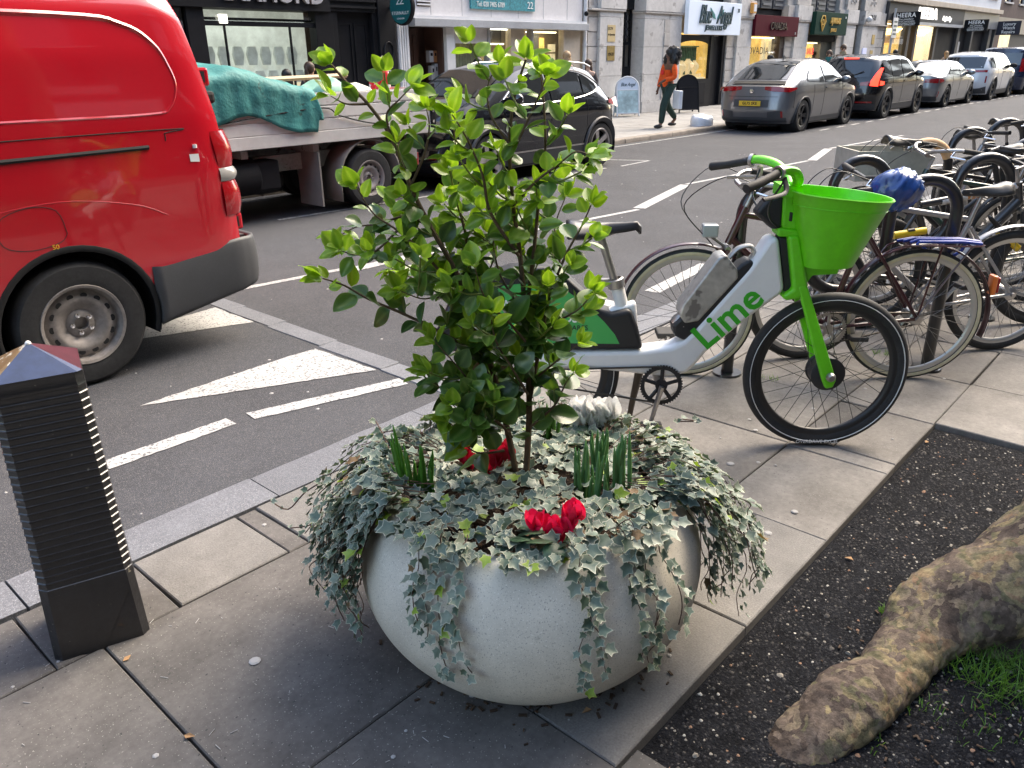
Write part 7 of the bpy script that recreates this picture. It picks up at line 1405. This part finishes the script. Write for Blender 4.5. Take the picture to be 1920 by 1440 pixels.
# grass tufts in the pit and along the joints
mb = MB(); g4 = random.Random(9)
def tuft(c, n, h, sp):
    for i in range(n):
        a = g4.uniform(0, 6.28); r = sp * math.sqrt(g4.random()); b = Vector((c.x + r * math.cos(a), c.y + r * math.sin(a), c.z)); l = h * g4.uniform(.4, 1.1); dd = Vector((g4.gauss(0, .45), g4.gauss(0, .45), 1)).normalized(); w = Vector((math.cos(a), math.sin(a), 0)) * .0013; m1 = b + dd * l * .55; e = b + dd * l + Vector((dd.x, dd.y, -.2)) * l * .5
        mb.add([b - w, b + w, m1 + w * .8, m1 - w * .8, e], [(0, 1, 2, 3), (3, 2, 4)])
for x, y, n_, h_, s_ in ((1850, 1275, 110, .10, .09), (1900, 1290, 130, .12, .09), (1880, 1240, 60, .1, .07), (1800, 1250, 60, .06, .08), (1665, 1250, 30, .03, .02), (1660, 1150, 25, .035, .02), (1790, 1340, 50, .03, .12), (1620, 1390, 30, .03, .05), (1750, 1330, 20, .03, .04), (1805, 1050, 20, .03, .02), (1850, 1120, 20, .05, .04), (1440, 710, 40, .03, .05), (1655, 665, 45, .05, .05), (1350, 690, 20, .03, .03), (1520, 1385, 18, .025, .03), (1880, 1350, 60, .04, .1)): tuft(at_z(x, y, -.012 if y > 1000 else 0), n_, h_, s_)
kind(obj('grass', mb, leafy('grass_blade', (.10, .22, .03), None, .3, .5), smooth=0), 'stuff', 'tufts of bright green grass between tree roots and joints')

mb = MB(); g5 = random.Random(4)
for i in range(240):
    a = g5.uniform(0, 6.28); r = .335 + abs(g5.gauss(0, .05)); l = g5.uniform(.003, .011); mb.box((-l, -l * .4, 0), (l, l * .4, .003), 0, Matrix.Translation((BC.x + r * math.cos(a), BC.y + r * math.sin(a), .001)) @ Matrix.Rotation(g5.uniform(0, 3), 4, 'Z'))
for i in range(260):      # crumbs of soil and bark in the pit beside the root
    x, y = g5.uniform(1.5, 2.5), g5.uniform(-.3, .55); l = g5.uniform(.002, .008); mb.box((-l, -l * .45, 0), (l, l * .3, .003), 0, Matrix.Translation((x, y, -.008)) @ Matrix.Rotation(g5.uniform(0, 3), 4, 'Z') @ Matrix.Rotation(g5.uniform(-.4, .4), 4, 'X'))
kind(obj('soil_crumbs', mb, M('soil_crumb', (.06, .035, .02), .9, noise=(30, .5)), smooth=0), 'stuff', 'crumbs of soil and bark round planter base and root')
# ================================================================ PEOPLE
m_skin = [M('skin_light', (.52, .32, .24), .55, sub=.1), M('skin_dark', (.16, .075, .045), .5, sub=.1), M('skin_tan', (.42, .25, .17), .55, sub=.1)]
m_hair = {'black': M('hair_black', (.008, .007, .007), .55, noise=(40, .4)), 'brown': M('hair_brown', (.06, .032, .02), .55, noise=(40, .4)), 'blonde': M('hair_blonde', (.36, .23, .12), .55, noise=(30, .35))}
m_shoe = M('black_shoe', (.012, .012, .013), .5)
def skin(name, V, E, mat, parent, lvl=2):
    me = bpy.data.meshes.new(name); ks = list(V); me.from_pydata([V[k][0] for k in ks], [(ks.index(a), ks.index(b)) for a, b in E], []); me.materials.append(mat); o = link(name, me, parent); m = o.modifiers.new('skin', 'SKIN'); m.use_smooth_shade = True; m.branch_smoothing = .6
    for i, k in enumerate(ks):
        r = V[k][1]; s = me.skin_vertices[0].data[i]; s.radius = r if isinstance(r, tuple) else (r, r); s.use_root = i == 0
    q = o.modifiers.new('sub', 'SUBSURF'); q.levels = lvl; q.render_levels = lvl; return o
def person(label, loc, facing, h=1.7, top=(.1, .1, .1), trousers=(.03, .03, .035), tone=0, hair='black', style='short', stride=0.0, arms=(.0, .0), coat=False, scarf=None, fine=False, cap=False, glasses=False, headturn=0.0):
    k = h / 1.7; t = thing('person', label, 'person', loc, facing, 'people on the far pavement'); sk = m_skin[tone]; W_ = lambda x, y, z: (x * k, y * k, z * k); S = stride
    J = dict(pel=(W_(0, 0, .96), .115 * k), sp=(W_(.005, 0, 1.14), (.10 * k, .125 * k)), ch=(W_(0, 0, 1.31), (.105 * k, .145 * k)), nk=(W_(0, 0, 1.455), .052 * k), hb=(W_(.012, 0, 1.525), .062 * k), hd=(W_(.018, 0, 1.60), .088 * k), ht=(W_(.0, 0, 1.665), .066 * k), ns=(W_(.105, 0, 1.585), .012 * k))
    for s, n in ((1, 'l'), (-1, 'r')):
        f = S * s; J['hip' + n] = (W_(0, .085 * s, .9), .092 * k); J['kn' + n] = (W_(.07 * abs(f) * 2 + .28 * f, .095 * s, .50 + .02 * abs(f)), .062 * k); J['an' + n] = (W_(.52 * f - (.12 if f < 0 else 0), .095 * s, .09 + (.10 if f < -.1 else 0)), .042 * k); J['to' + n] = (W_(.52 * f + .13 - (.12 if f < 0 else 0), .105 * s, .035 + (.02 if f < -.1 else 0)), .036 * k)
        a = arms[0 if s > 0 else 1]; J['sh' + n] = (W_(0, .175 * s, 1.40), .062 * k); J['el' + n] = (W_(-.02 - .1 * f + .06 * a, .23 * s, 1.12), .045 * k); J['wr' + n] = (W_(.05 - .12 * f + .24 * a, (.22 - .1 * abs(a)) * s, .88 + .22 * a), .03 * k); J['hn' + n] = (W_(.07 - .12 * f + .31 * a, (.21 - .14 * abs(a)) * s, .80 + .25 * a), .032 * k)
    E = [('pel', 'sp'), ('sp', 'ch'), ('ch', 'nk'), ('nk', 'hb'), ('hb', 'hd'), ('hd', 'ht'), ('hd', 'ns')]
    for n in 'lr': E += [('pel', 'hip' + n), ('hip' + n, 'kn' + n), ('kn' + n, 'an' + n), ('an' + n, 'to' + n), ('ch', 'sh' + n), ('sh' + n, 'el' + n), ('el' + n, 'wr' + n), ('wr' + n, 'hn' + n)]
    JB = dict(J)
    if fine:
        for n in 'lr':
            h0 = Vector(J['hn' + n][0]); d = (h0 - Vector(J['wr' + n][0])).normalized(); sd = Vector((1, 0, 0))
            for q in range(4): JB['f%d%s' % (q, n)] = (h0 + d * (.075 - .008 * abs(q - 1)) * k + sd * (q - 1.5) * .02 * k + Vector((0, 0, -.01 * q)), .009 * k); E.append(('hn' + n, 'f%d%s' % (q, n)))
            JB['th' + n] = (h0 + sd * .05 * k + d * .02 * k, .009 * k); E.append(('hn' + n, 'th' + n))
    skin('body', JB, E, sk, t)
    gt = M('cloth_%d_%d_%d' % tuple(int(c * 999) for c in top), top, .85, noise=((6, .15), (40, .12))); gb = M('cloth_%d_%d_%d' % tuple(int(c * 999) for c in trousers), trousers, .85, noise=(8, .15)); gr = lambda n, a: (J[n][0], tuple(v + a * k for v in (J[n][1] if isinstance(J[n][1], tuple) else (J[n][1],) * 2)))
    V = {n: gr(n, .03) for n in ('sp', 'ch')}; V['pel'] = ((0, 0, (.62 if coat else .86) * k), (.15 * k, .185 * k)); V['nk'] = (W_(0, 0, 1.435), .065 * k); EE = [('pel', 'sp'), ('sp', 'ch'), ('ch', 'nk')]
    for n in 'lr':
        for q in ('sh', 'el', 'wr'): V[q + n] = gr(q + n, .022)
        EE += [('ch', 'sh' + n), ('sh' + n, 'el' + n), ('el' + n, 'wr' + n)]
    skin('coat' if coat else 'jumper', V, EE, gt, t)
    V = {'pel': gr('pel', .012)}; EE = []
    for n in 'lr':
        V['hip' + n] = gr('hip' + n, .016); V['kn' + n] = gr('kn' + n, .03); x, y, z = J['an' + n][0]; V['an' + n] = ((x, y, z + .0 * k), .068 * k); EE += [('pel', 'hip' + n), ('hip' + n, 'kn' + n), ('kn' + n, 'an' + n)]
    skin('trousers', V, EE, gb, t)
    for n in 'lr': x, y, z = J['to' + n][0]; xa, _, za = J['an' + n][0]; obj('shoe', MB().ball(((x + xa) / 2 + .02 * k, y, z + .012), (.13 * k, .047 * k, .045 * k), 10, 6), m_shoe, t)
    hm = m_hair[hair]; hx, hy, hz = J['hd'][0]; mb = MB()
    def hair_ball(c, r, rough):
        n_, kk = 22, 16
        def fn(p, q):
            a, b = 2 * PI * p, -PI / 2 + PI * q; v = Vector((math.cos(b) * math.cos(a), math.cos(b) * math.sin(a), math.sin(b))); w = 1 + rough * mnoise.fractal(v * 4, 1, 2, 3); return (c[0] + r[0] * v.x * w, c[1] + r[1] * v.y * w, c[2] + r[2] * v.z * w)
        mb.grid(n_, kk, fn)
    hair_ball((hx - .036 * k, 0, hz + .034 * k), (.104 * k, .104 * k, .112 * k), .05)
    if style == 'afro': hair_ball((hx - .12 * k, 0, hz + .0 * k), (.15 * k, .215 * k, .2 * k), .28); hair_ball((hx - .05 * k, .13 * k, hz - .12 * k), (.09 * k, .1 * k, .15 * k), .3); hair_ball((hx - .05 * k, -.13 * k, hz - .12 * k), (.09 * k, .1 * k, .15 * k), .3)
    if style in ('long', 'pony'): hair_ball((hx - (.075 if style == 'long' else .13) * k, 0, hz - .14 * k), ((.07 if style == 'long' else .045) * k, (.11 if style == 'long' else .045) * k, .22 * k), .08)
    obj('hair', mb, hm, t, smooth=180)
    for s in (1, -1):
        obj('eye', MB().ball((hx + .076 * k, s * .03 * k, hz + .012 * k), .009 * k, 8, 5), m_shoe, t)
        if style in ('short', 'pony'): obj('ear', MB().ball((hx - .0, s * .088 * k, hz - .005), (.02 * k, .012 * k, .03 * k), 8, 5), sk, t)
    obj('mouth', MB().ball((hx + .068 * k, 0, hz - .052 * k), (.012 * k, .024 * k, .007 * k), 8, 5), M('lips', (.35, .12, .1), .5), t)
    if scarf: obj('scarf', MB().lathe([(.06 * k, 1.40 * k), (.11 * k, 1.42 * k), (.115 * k, 1.47 * k), (.085 * k, 1.52 * k), (.06 * k, 1.5 * k)], 16).box((.07 * k, -.06 * k, 1.2 * k), (.135 * k, .04 * k, 1.44 * k)), M('scarf_' + label.split()[0], scarf, .85, noise=(12, .2)), t, smooth=60)
    if cap: obj('cap', MB().lathe([(.112 * k, 0), (.112 * k, .04 * k), (.09 * k, .085 * k), (.0001, .105 * k)], 18, 0, Matrix.Translation((hx - .02, 0, hz + .035 * k))).prism([(.06, -.085), (.19, -.05), (.2, 0), (.19, .05), (.06, .085)], 0, .012, 0, Matrix.Translation((hx - .02, 0, hz + .03 * k))), m_shoe, t, smooth=50)
    if glasses:
        for s in (1, -1): obj('spectacles', MB().tube([(hx + .092 * k, s * .032 * k + .022 * k * math.cos(a), hz + .012 * k + .02 * k * math.sin(a)) for a in np.linspace(0, 2 * PI, 12, endpoint=False)], .004, 4, closed=True), m_shoe, t)
    return t
def pat(px_, py_, v): return at_y(px_, py_, v)
def stand_at(px_, py_, v, label, facing, **kw):
    P = at_y(px_, py_, v); return person(label, (P.x, v, FZ), facing, h=max(1.42, min(P.z - FZ, 1.9)) / 1.02, **kw)
w = person('walking woman in bright orange jumper and dark green trousers, big black curly hair', (17.0, 10.36, FZ), math.radians(158), h=1.68, top=(.80, .10, .012), trousers=(.016, .04, .033), tone=1, style='afro', stride=.42, arms=(.85, .1), fine=True)
tag(bevel(boxo('shopping_bag', (-.16, -.05, -.2), (.16, .05, .2), M('white_bag', (.72, .74, .78), .5, noise=(5, .1))), .02), 'white carrier bag in the hand of the woman in orange', 'bag').matrix_world = Matrix.Translation((17.0 - .05, 10.36 - .3, .68)) @ Matrix.Rotation(1.0, 4, 'Z')
obj('red_emblem', MB().lathe([(.0001, 0), (.06, 0), (.055, .012), (.0001, .016)], 14, 0, Matrix.Translation((.155, -.04, 1.22)) @ Matrix.Rotation(PI / 2, 4, 'Y')), M('red_print', (.7, .02, .02), .6), w)
stand_at(535, 130, 12.6, 'woman with long dark hair facing the black shop window, seen from behind', math.radians(100), style='long', top=(.012, .014, .03))
stand_at(580, 116, 12.4, 'woman with dark ponytail passing the black shop window', math.radians(15), hair='brown', style='pony', top=(.06, .06, .06), tone=2, coat=True)
stand_at(895, 108, 12.3, 'dark-haired man in navy walking left past the beige window', math.radians(190), top=(.02, .024, .04), tone=2)
stand_at(1062, 96, 12.6, 'long-haired blonde woman at the right end of the white shop', math.radians(70), hair='blonde', style='long', top=(.03, .035, .045))
stand_at(1103, 111, 11.8, 'woman with windblown brown hair behind the black SUV roof', math.radians(200), hair='brown', style='long', top=(.05, .04, .04))
stand_at(1445, 103, 12.2, 'man in black baseball cap and black coat, walking right', math.radians(-5), top=(.01, .01, .011), cap=True, coat=True)
stand_at(1556, 94, 11.4, 'woman in grey coat and teal scarf behind the grey car', math.radians(215), hair='brown', style='pony', top=(.24, .22, .21), coat=True, scarf=(.012, .13, .13), arms=(.7, .7))
stand_at(1583, 83, 12.6, 'tall bespectacled man in dark navy coat and beige scarf', math.radians(225), hair='brown', top=(.012, .014, .022), coat=True, scarf=(.25, .21, .14), glasses=True)
stand_at(1680, 93, 12.2, 'dark-haired man in dark coat outside the golden shop window', math.radians(0), top=(.012, .013, .016), coat=True)
stand_at(1775, 96, 12.0, 'blonde woman in beige coat outside the dark grey shop', math.radians(60), hair='blonde', style='long', top=(.3, .22, .15), coat=True)
stand_at(1822, 97, 12.0, 'person in red jacket outside the dark doorway', math.radians(30), hair='brown', style='short', top=(.5, .03, .03), coat=True)

# ================================================================ STREET CLUTTER
m_wfr = M('white_frame', (.68, .7, .73), .4); m_pan = M('pale_blue_panel', (.62, .68, .76), .35, noise=(1.2, .06)); m_pic = M('sea_green_poster', (.42, .55, .56), .35, noise=((3, .3), (9, .2)))
def aboard(label, c, rz, mf, mp, mpic, lettered):
    t = thing('pavement_sign', label, 'sign board', c, rz)
    for s in (1, -1):
        T = Matrix.Rotation(s * .2, 4, 'X') @ Matrix.Translation((0, -s * .235 * 0, 0)); T = Matrix.Translation((0, -s * .22, 0)) @ Matrix.Rotation(-s * .2, 4, 'X')
        pts = [(-.31, 0, .02), (-.31, 0, .72)] + [(-.31 * math.cos(a), 0, .78 + .29 * math.sin(a)) for a in np.linspace(.1, PI - .1, 13)] + [(.31, 0, .72), (.31, 0, .02)]
        f = obj('frame', MB().tube(pts, .02, 8, T=T).tube([(-.31, 0, .1), (.31, 0, .1)], .015, 6, T=T).tube([(-.31, 0, .72), (.31, 0, .72)], .014, 6, T=T), mf, t)
        obj('panel', MB().prism([(-.29, .1), (.29, .1), (.29, .72), (-.29, .72)], -.004, .004, 0, T @ SIDE), mpic, f, smooth=0); obj('arched_panel', MB().prism([(.29, .73)] + [(.29 * math.cos(a), .78 + .27 * math.sin(a)) for a in np.linspace(0, PI, 13)] + [(-.29, .73)], -.004, .004, 0, T @ SIDE), mp, f, smooth=0)
        if lettered and s > 0: o = lettering('ba_s', m_dl, f, (0, 0, 0)); o.matrix_local = T @ Matrix.Translation((0, -.006, .86)) @ Matrix.Rotation(PI / 2, 4, 'X') @ Matrix.Diagonal((.62, .8, 1, 1))
    return t
P = at_z(1168, 218, FZ); aboard('white arched pavement sign with script lettering, beside the black SUV', (19.75, 13.35, FZ), math.radians(-42), m_wfr, m_pan, m_pic, True)
aboard('black arched pavement sign behind the woman in orange', (22.0, 12.75, FZ), math.radians(-35), m_blackm, m_blackm, m_blackm, False)
lump('rubbish_bag', 18.0, 9.98, FZ, .34, .24, .25, M('white_bin_bag', (.66, .7, .76), .35, noise=(6, .12)), 'white rubbish bag lying on the kerb behind the grey car', 'bag', 4, rough=.55, sq=2.2)
q = at_y(1676, 42, 10.3); t = thing('parking_sign', 'grey pole with white parking sign in front of the golden shop', 'sign', (q.x, 10.3, FZ)); obj('pole', MB().tube([(0, 0, 0), (0, 0, q.z + .4)], .04, 10), m_greym, t); boxo('sign_plate', (-.2, -.06, q.z - .55), (.25, -.045, q.z + .1), m_wl, t)
for i in range(4): boxo('sign_line', (-.14, -.064, q.z - .45 + i * .13), (.18, -.06, q.z - .40 + i * .13), m_dl, t)
# dry leaves and scraps
for i, (x, y, z) in enumerate(((1735, 830, -.01), (1180, 900, 0), (1110, 1330, 0), (1620, 1290, -.01), (345, 1378, 0), (230, 1240, 0), (1600, 1050, -.01))):
    p = at_z(x, y, z + .004); tag(obj('dry_leaf', MB().add([(0, 0, 0), (.012, .008, .004), (.03, .004, .002), (.012, -.01, .005)], [(0, 1, 2, 3)]), m_leaf_dead, None, 0, loc=p, rot=(.1, .1, i * 1.3)), ('dry brown leaf on the gravel by its top corner', 'dry leaf on the paving under the bulb shoots', 'dry leaf on the paving below the planter bowl', 'dry leaf on the gravel beside the tree root', 'dry leaf on the dark slab nearest the lower left', 'dry leaf scrap at the foot of the bollard', 'dry leaf in the middle of the gravel')[i], 'leaf', 'dry leaves on the ground')
